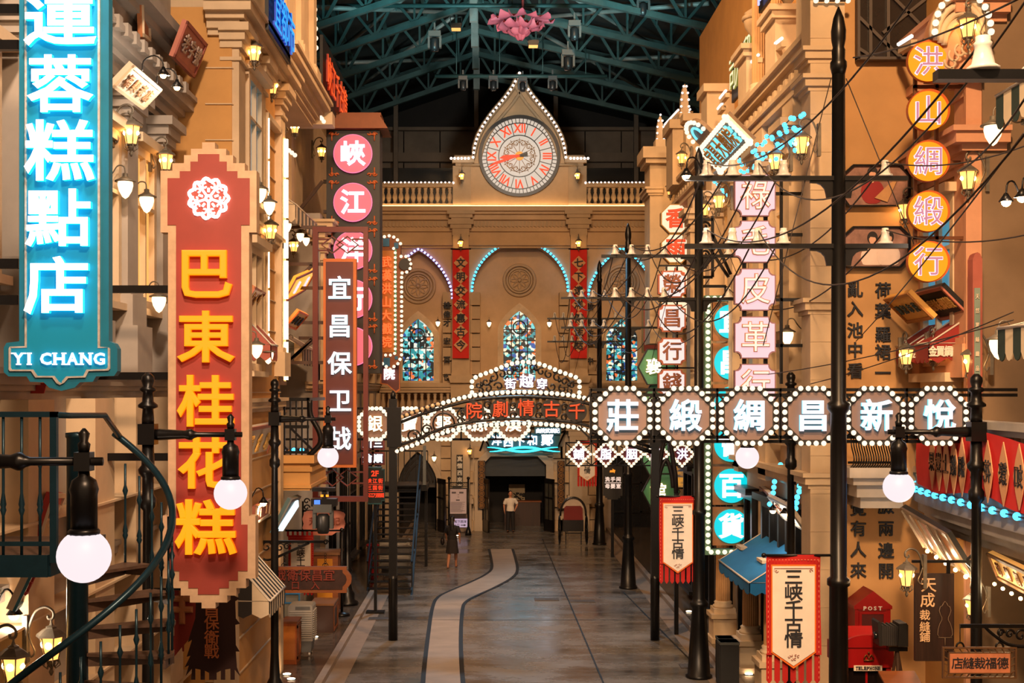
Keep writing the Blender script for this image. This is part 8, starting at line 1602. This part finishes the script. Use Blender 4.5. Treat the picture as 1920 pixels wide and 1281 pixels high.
def person(label, pos, rz, pose, top, bottom, hairm, hairlen, skirt=False, shoe=None):
    t = thing('person', label, 'person', pos); c = V(pos); J = pose
    def L(*n): return [(*J[x][0], *J[x][1:]) for x in n]
    ch = [[(0, 0, .86, .15, .11), (0, 0, .98, .155, .115), (0, 0, 1.12, .13, .095), (0, .0, 1.28, .165, .11), (0, 0, 1.4, .17, .1), (0, 0, 1.455, .09, .07), (0, .0, 1.5, .052, .052), (0, -.005, 1.56, .05, .05)]]
    ch.append([(0, -.005, 1.53, .05, .055), (0, -.012, 1.57, .068, .08), (0, -.01, 1.63, .076, .092), (0, -.005, 1.69, .074, .088), (0, 0, 1.735, .05, .06), (0, 0, 1.75, .015, .02)])
    ch.append([(0, -.095, 1.635, .008), (0, -.112, 1.605, .014), (0, -.098, 1.6, .014)])
    for s_ in (-1, 1):
        ch.append([(s_*.076, .0, 1.65, .012, .018), (s_*.082, .005, 1.62, .012, .018), (s_*.076, .0, 1.59, .01, .014)])
        sh, el, wr = V((s_*.18, 0, 1.4)), V(J['el'][0 if s_ < 0 else 1]), V(J['wr'][0 if s_ < 0 else 1]); ch.append([(*(sh*.85+V((0, 0, .2))), .05), (*sh, .055), (*(sh+(el-sh)*.5), .048), (*el, .04), (*(el+(wr-el)*.3), .04), (*wr, .026)]); ch += hand_chains(wr, wr-el, s_)
        hip, kn, an = V((s_*.085, 0, .88)), V(J['kn'][0 if s_ < 0 else 1]), V(J['an'][0 if s_ < 0 else 1]); ch.append([(*hip, .09), (*(hip+(kn-hip)*.4), .08), (*kn, .058), (*(kn+(an-kn)*.3), .058), (*an, .036), (an.x, an.y, max(.04, an.z-.05), .036)]); ch.append([(an.x, an.y+.03, an.z-.035, .035), (an.x, an.y-.08, an.z-.045, .036), (an.x, an.y-.16, an.z-.055, .026)])
    b = limb_body('body', ch, skin, t, c)
    sh_ = [[(0, 0, .9 if not skirt else .98, .172, .132), (0, 0, 1.0, .168, .128), (0, 0, 1.12, .147, .112), (0, 0, 1.28, .182, .125), (0, 0, 1.4, .182, .112), (0, 0, 1.46, .1, .085)]]
    for s_ in (-1, 1): sh, el = V((s_*.18, 0, 1.4)), V(J['el'][0 if s_ < 0 else 1]); sh_.append([(*(sh*.8+V((0, 0, .27))), .06), (*sh, .07), (*(sh+(el-sh)*.85), .07)])
    limb_body('shirt', sh_, top, t, c)
    if skirt: limb_body('skirt', [[(0, 0, 1.03, .15, .12), (0, 0, .9, .18, .145), (0, 0, .7, .2, .17), (0, 0, .52, .23, .2)]], bottom, t, c)
    else:
        tr = [[(0, 0, 1.0, .16, .122), (0, 0, .86, .17, .13)]]
        for s_ in (-1, 1): hip, kn, an = V((s_*.085, 0, .9)), V(J['kn'][0 if s_ < 0 else 1]), V(J['an'][0 if s_ < 0 else 1]); tr.append([(*hip, .105), (*kn, .078), (*(an+V((0, 0, .01))), .066)])
        limb_body('trousers', tr, bottom, t, c)
    hr = [[(0, .015, 1.6, .082, .085), (0, .02, 1.68, .088, .095), (0, .012, 1.74, .07, .078), (0, .01, 1.775, .02, .025)]]
    if hairlen: hr.append([(0, .07, 1.68, .07, .04), (0, .09, 1.5, .085, .04), (0, .1, 1.5-hairlen, .06, .03)])
    limb_body('hair', hr, hairm, t, c)
    e_ = MB()
    for s_ in (-1, 1): e_.sphere(c+V((s_*.03, -.092, 1.645)), .009, 8, 5); e_.sphere(c+V((s_*.03, -.09, 1.665)), .014, 8, 4, sc=(1.3, .5, .3))
    e_.build('eyes', mat('dark_eyes', (20, 14, 12), .3), t); m_ = MB(); m_.sphere(c+V((0, -.092, 1.578)), .02, 8, 5, sc=(1.1, .4, .3)); m_.build('mouth', mat('lips', (150, 70, 66), .5), t)
    for s_ in (0, 1): an = V(J['an'][s_]); m_ = MB(); m_.sphere(c+an+V((0, -.06, -.045)), .05, 12, 8, sc=(.9, 2.4, .75)); m_.build('shoe', shoe or black, t)
    t.rotation_euler = (0, 0, rz); return t
hairm = mat('black_hair', (18, 14, 14), .5)
q = P(957, 998, 54.0); person('person in a white short sleeved shirt and dark trousers standing in the central doorway', (q.x, 54.0, .02), .1, dict(el=[(-.27, .03, 1.16), (.3, .04, 1.18)], wr=[(-.26, -.02, .93), (.2, -.12, 1.0)], kn=[(-.1, -.01, .5), (.1, -.01, .5)], an=[(-.11, 0, .085), (.12, 0, .085)]), mat('white_shirt', (224, 214, 204), .8, var=.05), mat('black_trousers', (26, 24, 28), .8), hairm, 0)
q = G(848, 1066); person('person with long dark hair in dark top and skirt walking up the street', (q.x, q.y, .0), PI-.15, dict(el=[(-.26, .1, 1.17), (.25, -.1, 1.18)], wr=[(-.26, .02, .95), (.24, -.22, .98)], kn=[(-.09, -.18, .5), (.09, .08, .48)], an=[(-.09, -.22, .09), (.09, .34, .12)]), mat('dark_top', (30, 26, 28), .8), mat('charcoal_skirt', (44, 36, 36), .8), hairm, .22, skirt=True, shoe=mat('tan_sandals', (140, 90, 70), .6))
t = thing('shoulder_bag', 'dark bag hanging at the side of the walking person', 'bag', (q.x-.3, q.y, .8)); MB().sphere((q.x-.33, q.y, .92), .14, 12, 8, sc=(.5, 1, 1)).build('bag', mat('dark_leather_bag', (36, 26, 24), .5), t); MB().tube([(q.x-.33, q.y-.1, 1.0), (q.x-.2, q.y-.05, 1.46), (q.x-.33, q.y+.1, 1.0)], .012, 5).build('strap', mat('dark_leather_bag', (36, 26, 24)), t)
